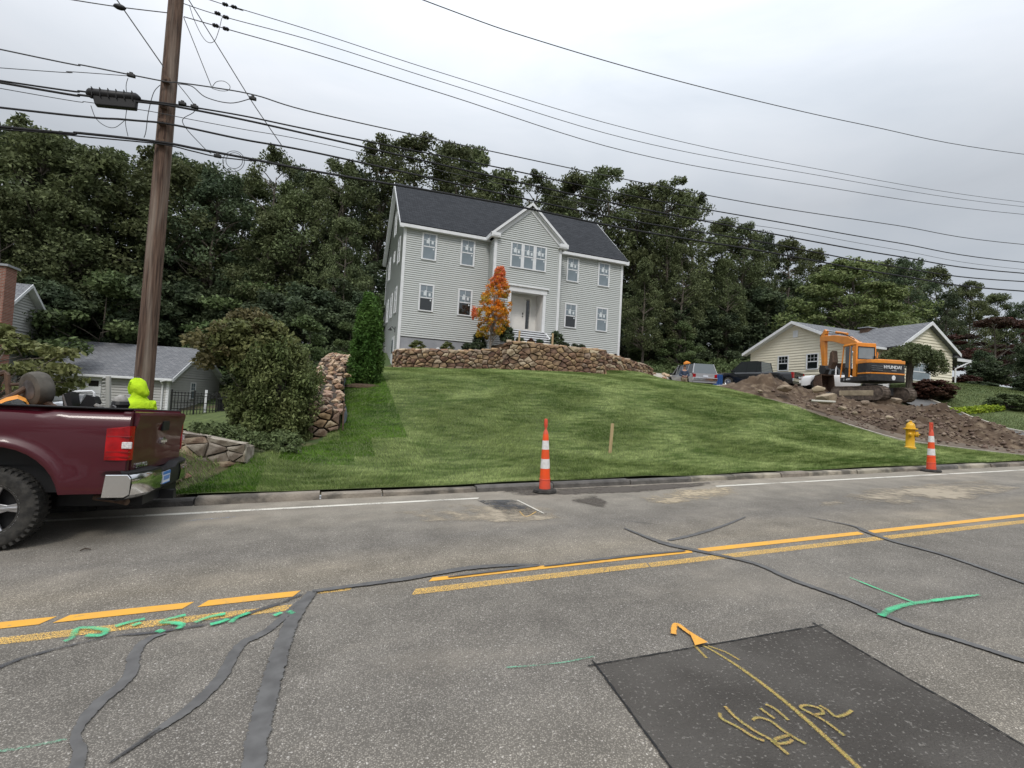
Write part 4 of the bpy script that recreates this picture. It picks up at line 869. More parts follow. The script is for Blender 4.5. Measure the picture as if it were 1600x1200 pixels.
# ---------------- cream ranch house right
M['cream'] = mat('cream_siding', (.72, .67, .53), (.76, .71, .57), scale=.8, rough=.65)
CH = thing('cream_house', 'single-storey cream-sided ranch house with grey roof behind the excavator', 'house', (32, 22.7, 4.55))
Dc, zEc, zRc = 8.2, 2.2, 4.05
def cream():
    wx0g = 2.7
    D, zE, zR, Lx, oh = Dc, zEc, zRc, 9.0, .45
    b = MB(); lap(b, (0, D, 0), (0, -1, 0), (-1, 0, 0), D, -1.2, zE, c=.2); lap(b, (0, D, 0), (0, -1, 0), (-1, 0, 0), D, zE, zR-.02, c=.2, clip=lambda z: ((z-zE)/(zR-zE)*D/2, D-(z-zE)/(zR-zE)*D/2)); b.build('gable_siding', M['cream'], CH)
    b = MB(); lap(b, (0, 0, 0), (1, 0, 0), (0, -1, 0), Lx, -1.2, zE, c=.2); b.build('front_siding', M['cream'], CH)
    sl_ = (zR-zE)/(D/2); ez_ = zE-oh*sl_
    for ya in (-oh, D+oh): roof_slab('roof', [(-oh, ya, ez_+.1), (Lx, ya, ez_+.1), (Lx, D/2, zR+.1), (-oh, D/2, zR+.1)], M['roof_grey'], CH)
    for ya in (-oh, D+oh):
        t = MB(); t.prism([(-oh, ya, ez_-.12), (-oh, D/2, zR-.08), (-oh, D/2, zR+.12), (-oh, ya, ez_+.1)], (-.04, 0, 0)); t.prism([(-oh, ya, ez_-.1), (-oh, D/2, zR-.07), (-oh, D/2, zR-.04), (-oh, ya, ez_-.07)], (oh, 0, 0)); t.build('rake_board', M['white'], CH, fixn=True)
    t = MB(); t.box((-oh, -oh-.1, ez_-.06), (wx0g, -oh, ez_+.08)); t.build('gutter', M['white'], CH)
    for y_ in (5.1, 2.7): window(CH, (-.02, y_+.45, .55), (0, -1, 0), (-1, 0, 0), .95, 1.15, stickers=False, glass='glass_dark', top='glass_dark', grid=(3, 2))
    t = MB(); t.box((-.05, 3.9, 3.0), (-.02, 4.3, 3.5)); t.build('gable_vent', M['white'], CH)
    t = MB(); t.box((-.07, 3.4, -.45), (-.02, 3.65, -.2)); t.build('meter_box', M['white'], CH)
    t = MB(); t.box((.0, .02, -1.5), (Lx, D, -1.2)); t.build('foundation', M['concrete'], CH)
    # projecting wing with its own gable to the road
    wx0, wx1, wy = 3.1, 8.8, -1.0; cx = 5.95; zw, zk = 2.25, 3.95; o2 = .35
    b = MB(); lap(b, (wx0, wy, 0), (1, 0, 0), (0, -1, 0), wx1-wx0, -1.2, zw, c=.2); lap(b, (wx0, wy, 0), (1, 0, 0), (0, -1, 0), wx1-wx0, zw, zk-.02, c=.2, clip=lambda z: ((z-zw)/(zk-zw)*(cx-wx0), (wx1-wx0)-(z-zw)/(zk-zw)*(wx1-cx))); b.build('wing_siding', M['cream'], CH)
    b = MB(); lap(b, (wx0, 0, 0), (0, -1, 0), (-1, 0, 0), -wy, -1.2, zw, c=.2); b.build('wing_side_siding', M['cream'], CH); b = MB(); lap(b, (wx1, wy, 0), (0, 1, 0), (1, 0, 0), 9, -1.2, zw, c=.2); b.build('wing_side_siding', M['cream'], CH)
    for xe, s_ in ((wx0-o2, 1), (wx1+o2, -1)):
        zz_ = zw-o2*(zk-zw)/(cx-wx0)
        roof_slab('wing_roof', [(xe, wy-o2, zz_+.1), (cx, wy-o2, zk+.1), (cx, 6.5, zk+.1), (xe, 6.5, zz_+.1)], M['roof_grey'], CH, u=(0, 1, 0))
        t = MB(); t.prism([(xe, wy-o2-.03, zz_-.12), (cx, wy-o2-.03, zk-.1), (cx, wy-o2-.03, zk+.14), (xe, wy-o2-.03, zz_+.1)], (0, .03, 0)); t.build('rake_board', M['white'], CH, fixn=True)
    roof_slab('side_roof', [(wx1, wy-.3, 2.0), (wx1+1.5, wy-.3, 1.75), (wx1+1.5, 6, 1.75), (wx1, 6, 2.6)], M['roof_grey'], CH)
    t = MB(); t.box((wx1, wy-.34, 1.62), (wx1+1.55, wy-.3, 1.82)); t.tube([(wx1+1.4, wy-.3, 1.65), (wx1+.3, wy-.2, 1.2), (wx1+.2, wy-.1, 1.1), (wx1+.2, wy-.1, -.9)], .05); t.build('eave_trim', M['white'], CH)
    w = window(CH, (wx0+.9, wy-.02, .0), (1, 0, 0), (0, -1, 0), 2.4, 1.25, stickers=False, grid=(4, 2))
    b = MB(); b.box((cx-.5, 2.6, zk-.3), (cx+.4, 3.2, zk+.16)); c_ = b.build('chimney', M['brick_red'], CH); b = MB(); b.box((cx-.6, 2.5, zk+.16), (cx+.5, 3.3, zk+.22)); b.build('chimney_cap', M['concrete'], c_)
cream()
for ch_ in CH.children:
    if ch_.name.startswith('chimney'): ch_.data.materials.clear(); ch_.data.materials.append(M['rust'])

# ================================================================== TREES AND SHRUBS
def leaf_cloud(centers, radii, per, size, r_, flat=.55, upb=.4, long_=1.6):
    """leaf quads scattered in blobs; returns verts, faces"""
    C_ = np.repeat(np.asarray(centers, float), per, 0); Rr = np.repeat(np.asarray(radii, float), per)
    n = len(C_); d = r_.normal(0, 1, (n, 3)); d /= np.linalg.norm(d, axis=1)[:, None]; rad = r_.uniform(0, 1, n)**.45
    P = C_ + d*(Rr*rad)[:, None]*np.array([1, 1, flat])
    nn = r_.normal(0, 1, (n, 3)); nn[:, 2] += upb*2; nn += d*.5; nn /= np.linalg.norm(nn, axis=1)[:, None]
    a = np.cross(nn, r_.normal(0, 1, (n, 3))); a /= np.linalg.norm(a, axis=1)[:, None]; b = np.cross(nn, a)
    s = (size*r_.uniform(.6, 1.35, n))[:, None]
    V = np.stack([P-a*s*long_*.5, P+b*s*.42-a*s*.1, P+a*s*long_*.5, P-b*s*.42-a*s*.1], 1).reshape(-1, 3)
    return V
def leaf_obj_mesh(name, V, m, mi=None): return np_mesh(name, V, np.arange(len(V)).reshape(-1, 4), m, mi)

def oak(seed, h, rad, base=.35, n=60, per=200, size=.2, m='leaf_oak', trunk_r=.28, clump=1.45, bark='bark', lean=0., fork=2, flat=.8):
    r_ = np.random.default_rng(seed); rr = random.Random(seed)
    tr = MB(); cs = []; rs = []
    zt = h*(base+.12); p0 = Vector((0, 0, -.5)); p1 = Vector((lean*zt*.5, rr.uniform(-.2, .2), zt*.5)); p2 = Vector((lean*zt, rr.uniform(-.3, .3), zt)); p3 = Vector((lean*zt*1.2, rr.uniform(-.6, .6), h*.88))
    tr.tube([p0, p1, p2, p2.lerp(p3, .5)+Vector((rr.uniform(-.4, .4), rr.uniform(-.4, .4), 0)), p3], [trunk_r, trunk_r*.82, trunk_r*.62, trunk_r*.4, trunk_r*.12], 7, cap=False)
    k = 0
    while k < n:
        a = rr.uniform(0, 2*math.pi); t = rr.uniform(0, 1); z = h*(base + (1-base)*t)
        prof = math.sin(math.pi*min(1, (.12+.88*t))**.85)**.6 if t < .97 else .3
        q = rr.uniform(.25, 1.)**.55*rad*prof*rr.uniform(.82, 1.15)
        c = Vector((lean*zt+math.cos(a)*q, math.sin(a)*q, z-clump*.3)); cs.append(c); rs.append(clump*rr.uniform(.6, 1.25)*(1-.25*t)); k += 1
        if k % 2 == 0 or t < .3:
            zb = max(h*base*.8, z-q*rr.uniform(.45, 1.0)); f = (zb-zt)/(h*.88-zt); s_ = p2.lerp(p3, max(0, f)) if f > 0 else p1.lerp(p2, max(0, (zb-zt*.5)/(zt*.5)))
            mid = s_.lerp(c, .5)+Vector((rr.uniform(-.4, .4), rr.uniform(-.4, .4), rr.uniform(-.1, .5)))
            tr.tube([s_, mid, c], [trunk_r*.3*(1.1-t*.6), trunk_r*.18, .02], 5, cap=False)
    V = leaf_cloud(cs, rs, per, size, r_, flat=flat)
    return tr.mesh('trunk', M[bark], smooth=True), leaf_obj_mesh('crown', V, M[m])

def conifer(seed, h, rad, m='leaf_dark', n=34, per=170, size=.16):
    r_ = np.random.default_rng(seed); rr = random.Random(seed); tr = MB(); tr.tube([(0, 0, -.4), (0, 0, h*.5), (0, 0, h*.97)], [.2, .13, .03], 7, cap=False); cs, rs = [], []
    for i in range(n):
        t = (i+.5)/n; z = h*(.12+.86*t); q = rad*(1-t)**.8
        for k in range(max(2, int(7*(1-t)+1))):
            a = rr.uniform(0, 2*math.pi); f = rr.uniform(.45, 1); c = (math.cos(a)*q*f, math.sin(a)*q*f, z-q*.22*f); cs.append(c); rs.append(.25+q*.28)
            if k % 2 == 0: tr.tube([(0, 0, z), c], [.035, .01], 4, cap=False)
    V = leaf_cloud(cs, rs, max(20, int(per*n/len(cs))), size, r_, flat=.35, upb=.5, long_=2.)
    return tr.mesh('trunk', M['bark'], smooth=True), leaf_obj_mesh('crown', V, M[m])

def plant(name, meshes, label, cat, loc, rz=0., sc=1., group=None, part='crown'):
    t = thing(name, label, cat, loc, rz, group); t.scale = (sc, sc, sc) if not isinstance(sc, tuple) else sc
    obj('trunk' if part == 'crown' else 'stem', meshes[0], t); obj(part, meshes[1], t); return t

OAK = [oak(11, 19, 5.0, .28, 125, 150, .19, clump=1.15), oak(12, 18, 4.4, .34, 105, 150, .19, lean=.03, clump=1.1), oak(13, 20, 5.4, .24, 135, 150, .2, m='leaf_dark', clump=1.2), oak(14, 17, 4.0, .24, 110, 150, .18, m='leaf_oak', lean=-.04, clump=1.05), oak(15, 21, 4.2, .5, 62, 160, .18, m='leaf_oak', clump=1.05)]
LOW = [oak(21, 9, 3.8, .06, 58, 230, .2, m='leaf_dark', trunk_r=.15, clump=1.1, flat=.6), oak(22, 8, 3.2, .05, 50, 230, .18, m='leaf_mid', trunk_r=.12, clump=1.0, flat=.6), oak(23, 11, 3.4, .12, 56, 220, .2, m='leaf_dark', trunk_r=.16, clump=1.1)]
def ground(x, y, d=.0): return (x, y, hz(x, y)-d)
def place(msh, px, Y, top, name='oak_tree', label='', cat='tree', group=None, seed=0, h0=19., wide=1.):
    """tree standing at column px, distance Y; its crown top reaches picture height `top`"""
    rr = random.Random(seed*7+int(px)); p = at(px, top, Y); z0 = hz(p.x, Y)-.2; s = (p.z-z0)/h0
    return plant(name, msh, label, cat, (p.x, Y, z0), rr.uniform(0, 6.28), (s*wide*rr.uniform(.92, 1.08), s*wide, s), group)
Hs = [19.5, 18.5, 20.5, 17.5, 21.5]
F1 = ('%s oak from the left in the wood left of the utility pole', 'oaks left of the utility pole')
F2 = ('%s dark oak counted rightwards from the utility pole to the grey house', 'oaks right of the utility pole')
F3 = ('%s oak from the left among crowns rising above the grey house roof', 'oaks above the grey house roof')
F4 = ('%s oak counted rightwards from the grey house towards the cream house', 'oaks right of the grey house')
F5 = ('%s dark rounded oak from the left behind the cream house roof', 'oaks behind the cream house')
forest = [  # px, Y, top, variant, family
    (-60, 48, 178, 0, F1, 1.1), (25, 50, 190, 2, F1, 1.05), (75, 47, 186, 0, F1, 1.), (125, 52, 212, 3, F1, 1.), (165, 48, 228, 1, F1, 1.), (60, 60, 205, 2, F1, 1.), (205, 56, 236, 0, F1, 1.), (-20, 56, 200, 1, F1, 1.), (110, 45, 300, 3, F1, 1.), (10, 43, 290, 3, F1, 1.),
    (265, 50, 232, 0, F2, 1.1), (315, 54, 250, 1, F2, 1.), (345, 49, 262, 2, F2, 1.), (385, 56, 268, 3, F2, 1.), (432, 53, 226, 4, F2, .85), (465, 48, 285, 0, F2, 1.), (505, 52, 268, 1, F2, .9), (535, 47, 244, 4, F2, .9), (570, 50, 262, 2, F2, .9), (300, 62, 246, 2, F2, 1.1), (480, 60, 262, 2, F2, 1.), (545, 40, 330, 3, F2, .8), (425, 47, 330, 3, F2, 1.),
    (600, 50, 208, 4, F3, 1.), (655, 52, 204, 4, F3, 1.1), (712, 54, 218, 4, F3, 1.15), (742, 58, 226, 1, F3, .9), (790, 52, 262, 1, F3, .9), (838, 54, 266, 4, F3, 1.), (905, 50, 262, 1, F3, .9), (950, 47, 254, 4, F3, 1.1), (872, 58, 285, 0, F3, .9),
    (995, 46, 285, 1, F4, .95), (1050, 45, 276, 0, F4, .95), (1085, 49, 300, 4, F4, 1.), (1020, 55, 310, 2, F4, .9), (1130, 50, 332, 3, F4, 1.), (1160, 47, 345, 0, F4, .9), (1190, 53, 362, 2, F4, .9), (1235, 50, 368, 1, F4, .9), (1262, 56, 385, 3, F4, 1.), (1070, 40, 375, 3, F4, .8), (1140, 42, 400, 3, F4, .8), (1010, 39, 400, 3, F4, .8),
    (1330, 60, 402, 3, F5, 1.1), (1395, 62, 402, 0, F5, 1.), (1420, 55, 400, 2, F5, .9), (1465, 60, 412, 1, F5, .9), (1515, 58, 436, 0, F5, .9), (1560, 60, 452, 3, F5, 1.), (1600, 56, 470, 2, F5, .95), (1640, 58, 480, 0, F5, 1.), (1480, 50, 455, 2, F5, .9), (1700, 58, 470, 0, F5, 1.), (1380, 68, 415, 2, F5, 1.2)]
ORD = 'first second third fourth fifth sixth seventh eighth ninth tenth eleventh twelfth thirteenth fourteenth fifteenth sixteenth seventeenth eighteenth nineteenth'.split()
def rank(lst, i, k): return ORD[sorted(q[0] for q in lst if q[k] is lst[i][k]).index(lst[i][0])]
for i, (px, Y, top, v, fam, wd) in enumerate(forest):
    place(OAK[v], px, Y, top, 'oak_tree', fam[0] % rank(forest, i, 4), 'oak tree', fam[1], i, Hs[v], wd)
U1 = ('%s low bushy tree from the left under the oaks left of the grey house', 'low trees under the left woods')
U2 = ('%s low bushy tree counted rightwards from the grey house corner', 'low trees under the right woods')
under = [(-30, 40, 430, 0, U1), (40, 42, 420, 2, U1), (95, 41, 430, 0, U1), (150, 40, 415, 1, U1), (200, 43, 420, 2, U1), (260, 48, 410, 0, U1), (310, 47, 430, 0, U1), (350, 46, 440, 2, U1), (400, 44, 430, 1, U1), (445, 40, 450, 0, U1), (490, 37, 440, 0, U1), (535, 38, 430, 2, U1), (575, 36, 450, 0, U1), (590, 44, 400, 2, U1), (70, 54, 400, 0, U1), (230, 56, 390, 0, U1), (370, 52, 390, 2, U1), (480, 50, 400, 2, U1),
         (985, 44, 440, 2, U2), (1015, 42, 500, 1, U2), (1060, 41, 470, 0, U2), (1090, 43, 455, 2, U2), (1125, 42, 480, 0, U2), (1160, 44, 450, 2, U2), (1200, 43, 440, 0, U2), (1240, 46, 430, 2, U2), (1000, 56, 420, 0, U2), (1110, 56, 420, 2, U2), (1180, 58, 430, 0, U2), (1290, 52, 440, 2, U2)]
for i, (px, Y, top, v, fam) in enumerate(under):
    place(LOW[v], px, Y, top, 'understory_tree', fam[0] % rank(under, i, 4), 'tree', fam[1], 100+i, (9.4, 8.4, 11.3)[v], 1.15)
# distinct trees
for i in range(9):                               # the wood on the near side of the road, mirrored in paint and glass
    x_ = -26+i*7.5; p = plant('oak_tree', OAK[i % 5], 'oak on the near side of the road, behind the viewpoint', 'oak tree', (x_, -22-(i % 3)*3, GX*x_-.3), i*1.3, .85, 'oaks across the road')
place(oak(31, 10, 5.2, .04, 190, 230, .15, m='leaf_bush', clump=1.15, trunk_r=.25, flat=.4), 1330, 36, 398, 'round_maple', 'broad yellow-green maple rising directly behind the cream house roof', 'tree', None, 3, 10.4, 1.12)
place(oak(32, 7, 4.2, .08, 70, 240, .13, m='leaf_red', clump=.9, trunk_r=.15, flat=.35), 1560, 30, 488, 'bronze_maple', 'spreading reddish-bronze maple at the right edge behind the lawn', 'tree', None, 4, 7.3, 1.1)
place(LOW[0], 1535, 25, 545, 'dark_shrub_tree', 'dark green rounded evergreen beside the cream house corner', 'tree', None, 5, 9.4, .95)
place(LOW[2], 1610, 24, 520, 'dark_shrub_tree', 'dark green tree at the far right edge below the bronze maple', 'tree', None, 6, 11.3, .9)
place(LOW[1], 645, 40, 395, 'green_maple', 'mid-green maple standing behind the left corner of the grey house', 'tree', None, 8, 8.4, 1.)
place(LOW[1], 1065, 38, 500, 'pale_green_tree', 'pale green small tree behind the parked silver car', 'tree', None, 9, 8.4, 1.)
place(LOW[1], 475, 24, 490, 'vine_thicket', 'vine-covered green thicket between big bush and narrow evergreen', 'bush', None, 10, 8.4, 1.2)
place(LOW[1], 545, 32, 500, 'hedge_tree', 'green bushy tree behind the narrow evergreen by the stepped wall', 'tree', None, 12, 8.4, 1.)

# big bush left of the lawn
def bush(seed, rx, ry, h, n, per, size, m, clump=.5, flat=.7, base=.05, bark='bark', droop=0.):
    r_ = np.random.default_rng(seed); rr = random.Random(seed); cs, rs = [], []; tr = MB()
    for i in range(n):
        a = rr.uniform(0, 6.283); t = rr.uniform(0, 1); z = h*(base+(1-base)*t); q = math.sqrt(max(.03, 1-(2*max(t, .3)-1+.0)**2 if t > .5 else 1-.62*(1-2*t)**2))*rr.uniform(.35, 1.)**.5
        c = (math.cos(a)*rx*q, math.sin(a)*ry*q, z*(1+rr.uniform(-.08, .08))-droop*q); cs.append(c); rs.append(clump*rr.uniform(.6, 1.2))
        if i % 3 == 0: tr.tube([(rr.uniform(-.15, .15)*rx, rr.uniform(-.15, .15)*ry, -.1), (c[0]*.5, c[1]*.5, z*.55), c], [.03+.01*h, .02, .006], 5, cap=False)
    V = leaf_cloud(cs, rs, per, size, r_, flat=flat); return tr.mesh('stem', M[bark], smooth=True), leaf_obj_mesh('foliage', V, M[m])
bz = at(402, 705, 12.2)
bt = thing('large_bush', 'large dense green bush with bronze-tinted upper shoots left of the lawn', 'bush', (bz.x-.13, 12.4, hz(bz.x, 12.4)-.08)); bt.scale = (.93, .93, .95)
r1 = bush(41, 1.32, 1.2, 2.3, 150, 210, .062, 'leaf_bush', .38); obj('stem', r1[0], bt, loc=(.42, 0, 0)); obj('foliage', r1[1], bt, loc=(.42, 0, 0), scale=(.76, 1, 1))
r2 = bush(42, .9, .8, 1.0, 46, 150, .075, 'leaf_olive', .34, flat=.6); obj('foliage', r2[1], bt, loc=(-.1, .1, 1.8))
r3 = bush(43, .6, .6, .9, 26, 130, .07, 'leaf_brown', .28, flat=.6); obj('foliage', r3[1], bt, loc=(-.85, .1, 1.75)); obj('foliage', r3[1], bt, loc=(-.25, .3, 2.15), rot=(0, 0, 2))
r4 = bush(44, 1.0, .8, .8, 40, 150, .07, 'leaf_bush', .3); obj('foliage', r4[1], bt, loc=(.55, -.6, 0), scale=(.8, 1, 1))
# tree with long olive leaves at the left edge
sp = at(30, 560, 14.5)
ls = thing('olive_leaved_tree', 'small tree with pale olive leaves in front of the garage at left edge', 'tree', (sp.x-.3, 14.5, hz(sp.x, 14.5)))
r5 = oak(45, 2.75, 1.5, .45, 46, 80, .10, m='leaf_olive', clump=.38, trunk_r=.06, flat=.4); obj('trunk', r5[0], ls); obj('crown', r5[1], ls)
# narrow evergreen (thuja)
def thuja(seed, h, r, n=330, per=62, size=.05):
    r_ = np.random.default_rng(seed); rr = random.Random(seed); cs, rs = [], []; tr = MB(); tr.tube([(0, 0, -.1), (0, 0, h*.6), (0, 0, h*.95)], [.07, .05, .01], 6)
    for i in range(n):
        t = rr.uniform(0, 1); q = r*(1-t**3.2)**.6*(.86+.14*min(1, t*6)); a = rr.uniform(0, 6.283); f = rr.uniform(.45, 1.02); lobe = 1+.16*math.sin(a*3+seed+t*2)
        cs.append((math.cos(a)*q*f*lobe, math.sin(a)*q*f*lobe, .12+t*(h-.2))); rs.append(.12)
    V = leaf_cloud(cs, rs, per, size, r_, flat=1.9, upb=-.1, long_=2.2); return tr.mesh('trunk', M['bark']), leaf_obj_mesh('foliage', V, M['leaf_thuja'])
tp = at(571, 602, 16.5); t = thing('narrow_evergreen', 'tall narrow green evergreen beside the top of the stepped stone wall', 'tree', (tp.x, 16.5, tp.z-.02))
tj = thuja(3, 2.95, .44); obj('trunk', tj[0], t); obj('foliage', tj[1], t, loc=(-.05, 0, 0)); obj('foliage', tj[1], t, loc=(.16, .12, 0), rot=(0, 0, 2), scale=(.75, .75, .97))
b = MB(); b.lathe([(.0, .07), (.4, .06), (.62, .0), (.66, -.08)], 16); b.build('mulch_ring', M['mulch'], t, smooth=True)
# autumn tree before the door
op = at(768, 548, 25.); ot = thing('autumn_tree', 'small orange autumn tree behind the stone wall before the front door', 'tree', (op.x, 25.3, 4.35))
r_ = np.random.default_rng(5); rr = random.Random(5); cs, rs = [], []; tr = MB(); tr.tube([(0, 0, -.1), (.02, 0, 1.2), (.1, .05, 2.6), (.2, 0, 4.2)], [.05, .04, .03, .01], 6)
for i in range(240):
    t = rr.uniform(0, 1); z = .75+t*3.8; q = (.82*math.sin(math.pi*(.14+.86*t)**.75)**.8+.1)*rr.uniform(.2, 1)**.5; a = rr.uniform(0, 6.283); c = (math.cos(a)*q+.10*z-.1, math.sin(a)*q, z); cs.append(c); rs.append(.15*rr.uniform(.7, 1.2))
    if i % 2 == 0: tr.tube([(.05*z, 0, z-q*.9-.1), c], [.014, .004], 4, cap=False)
for i in range(9): cs.append((-.85-rr.uniform(0, .35), rr.uniform(-.3, .3), 1.9+rr.uniform(-.3, .3))); rs.append(.17)
V = leaf_cloud(cs, rs, 42, .07, r_, flat=1.); mi = (r_.uniform(0, 1, len(V)//4) < .12+.2*((V[::4, 2] > 3.2)|(V[::4,0]<-.8))).astype(int)
zz_ = V[::4, 2]+r_.normal(0, .5, len(V)//4); mi = np.where(zz_ > 3.7, 1, np.where(zz_ < 1.45, 2, 0)); mi = np.where(V[::4, 0] < -.85, 1, mi)
obj('trunk', tr.mesh('trunk', M['bark_pale'], smooth=True), ot); obj('crown', np_mesh('crown', V, np.arange(len(V)).reshape(-1, 4), [M['leaf_autumn'], M['leaf_autumn_pink'], mat('yellow_autumn_leaves', (.50, .33, .03), (.38, .30, .035), scale=2, rough=.6, island=.35, trans=.35)], mi), ot)
# small shrubs in the bed: (px, base py, Y, width, height, leaf, label)
sm = [(652, 546, 26.2, .75, .42, 'leaf_olive', 'low olive shrub in the bed nearest the left end of the stone wall'), (699, 549, 26.0, .65, .45, 'leaf_olive', 'low olive shrub right of the vent cap in the planting bed'),
      (731, 549, 25.6, .6, .4, 'leaf_dark', 'low dark shrub left of the orange autumn tree'), (747, 546, 25.9, .75, .75, 'leaf_dark', 'larger dark evergreen shrub touching the left of the orange tree'),
      (791, 535, 25.2, .7, .85, 'leaf_dark', 'dark conical evergreen right of the orange autumn tree'), (812, 536, 24.8, .4, .28, 'leaf_dark', 'tiny dark shrub at the left foot of the front steps'),
      (830, 538, 24.8, .36, .3, 'leaf_red', 'tiny reddish shrub before the middle of the front steps'), (843, 538, 24.8, .36, .26, 'leaf_dark', 'tiny dark shrub before the right part of the steps'),
      (869, 541, 25.1, .72, .72, 'leaf_dark', 'dark rounded evergreen behind a wooden stake right of the steps'), (884, 543, 24.8, .34, .26, 'leaf_dark', 'first tiny dark shrub right of the rounded evergreen'),
      (898, 544, 24.8, .34, .24, 'leaf_dark', 'second tiny dark shrub right of the rounded evergreen'), (909, 545, 24.8, .34, .24, 'leaf_dark', 'third and rightmost tiny dark shrub behind the stone wall'), (961, 560, 26.6, .5, .25, 'leaf_red', 'small reddish plant at the right corner of the grey house')]
bs = {}
for px, py, Y, w, h, lf, lab in sm:
    p = at(px, py, Y); key = (lf, h > .5)
    if key not in bs: bs[key] = bush(60+len(bs), .5, .5, 1., 36, 60, .10, lf, .22)
    z_ = p.z-.02
    q = thing('garden_shrub', lab, 'shrub', (p.x, Y, z_)); q.scale = (w, w, h*1.05); obj('stem', bs[key][0], q); obj('foliage', bs[key][1], q)
for px, py, Y, h, lab in ((811, 533, 24.6, .62, 'wooden stake standing left before the white front steps'), (863, 537, 24.6, .62, 'wooden stake standing before the dark rounded evergreen')):
    p = at(px, py, Y); s = MB(); s.cbox((0, 0, h/2-.1), (.1, .03, h+.1)); o = s.build('wooden_stake', M['wood_raw']); o.location = p; tag(o, lab, 'stake')
# right-hand garden
wz = at(1421, 612, 19.5); wt = thing('weeping_tree', 'low umbrella-shaped weeping tree with dark trunk before the cream house', 'tree', (wz.x, 19.5, hz(wz.x, 19.5)-.1))
wh = (at(1421, 538, 19.5).z-hz(wz.x, 19.5)); r_ = np.random.default_rng(9); rr = random.Random(9); cs, rs = [], []; tr = MB(); tr.tube([(0, 0, -.3), (-.05, 0, wh*.35), (.05, 0, wh*.62), (.3, 0, wh*.8)], [.22, .17, .19, .1], 8)
for i in range(120):
    a = rr.uniform(0, 6.283); q = rr.uniform(0, 1)**.5; x_, y_ = math.cos(a)*q*1.75+.15, math.sin(a)*q*1.6; zt = wh*(.98-.30*q**2.4); cs.append((x_, y_, zt-rr.uniform(0, .25+.35*q))); rs.append(.26)
    if i % 4 == 0: tr.tube([(.2, 0, wh*.7), (x_*.6, y_*.6, zt), (x_, y_, zt-.3)], [.05, .03, .01], 5, cap=False)
V = leaf_cloud(cs, rs, 130, .075, r_, flat=1.3, long_=2.2); obj('trunk', tr.mesh('trunk', M['bark'], smooth=True), wt); obj('crown', leaf_obj_mesh('crown', V, M['leaf_oak']), wt)
gs = [(1456, 616, 17.6, 2.0, 1.0, 'leaf_red', 'wide low maroon mound shrub on the lawn right of the excavator'), (1512, 606, 21.5, 1.5, .8, 'leaf_red', 'small reddish shrub below the cream house right corner'), (1530, 610, 20.5, 1.9, .55, 'leaf_dark', 'low dark spreading shrub right of the small reddish shrub'),
      (1575, 645, 15.0, 1.7, .9, 'leaf_mid', 'round green bush with a bronze underside beside the neighbour driveway'), (1610, 618, 18.0, 1.8, 1.3, 'leaf_dark', 'dark bush cut by the right picture edge on the far lawn'), (1545, 600, 23., 2.4, 1.6, 'leaf_dark', 'dark evergreen mass behind the low spreading shrub')]
for px, py, Y, w, h, lf, lab in gs:
    p = at(px, py, Y); mm = bush(int(px), .5, .5, 1., 90, 110, .055, lf, .16, flat=.6)
    q = thing('garden_shrub', lab, 'shrub', (p.x, Y, min(p.z, hz(p.x, Y)+.05))); q.scale = (w, w, h); obj('stem', mm[0], q); obj('foliage', mm[1], q)
# lime ground cover strip along the drive
r_ = np.random.default_rng(77); cs = []
for i in range(150):
    px = r_.uniform(1430, 1560); py = 628+(px-1430)*.085+r_.uniform(-5, 5); Y = 15.6-(px-1430)/130*.6; p = at(px, py, Y); cs.append((p.x, p.y, hz(p.x, p.y)+r_.uniform(0, .22)))
gc = obj('lime_ground_cover', leaf_obj_mesh('lime_ground_cover', leaf_cloud(cs, np.full(len(cs), .3), 110, .07, r_, flat=.5), M['leaf_lime'])); tag(gc, 'yellow-green ground cover edging the neighbour lawn along the driveway', 'ground cover', kind='stuff')
# scrub at the foot of the woods, weeds by the left wall
def scrub(name, lab, f, n, per, size, m, rad):
    cs = [];
    for i in range(n): x_, y_ = f(); cs.append((x_, y_, hz(x_, y_)+r_.uniform(.0, rad*1.4)))
    o = obj(name, leaf_obj_mesh(name, leaf_cloud(cs, r_.uniform(.5, 1.2, n)*rad, per, size, r_, flat=.8), M[m])); return tag(o, lab, 'undergrowth', kind='stuff')
scrub('undergrowth', 'green scrub and weeds at the foot of the woods right of the house', lambda: (r_.uniform(15, 44), r_.uniform(34.5, 40)), 330, 90, .13, 'leaf_mid', .5)
scrub('undergrowth', 'dark scrub along the foot of the woods behind the garage', lambda: (r_.uniform(-34, 4), r_.uniform(46, 54)), 420, 90, .15, 'leaf_dark', .9)
scrub('undergrowth', 'dark leafy mass low in the woods behind the right-hand trees', lambda: (r_.uniform(20, 75), r_.uniform(46, 56)), 520, 80, .2, 'leaf_dark', 1.4)
scrub('weeds', 'low leafy weeds beneath the large bush by the broken stone wall', lambda: (r_.uniform(-2.4, -.5), r_.uniform(9.95, 11.6)), 90, 60, .05, 'leaf_mid', .14)

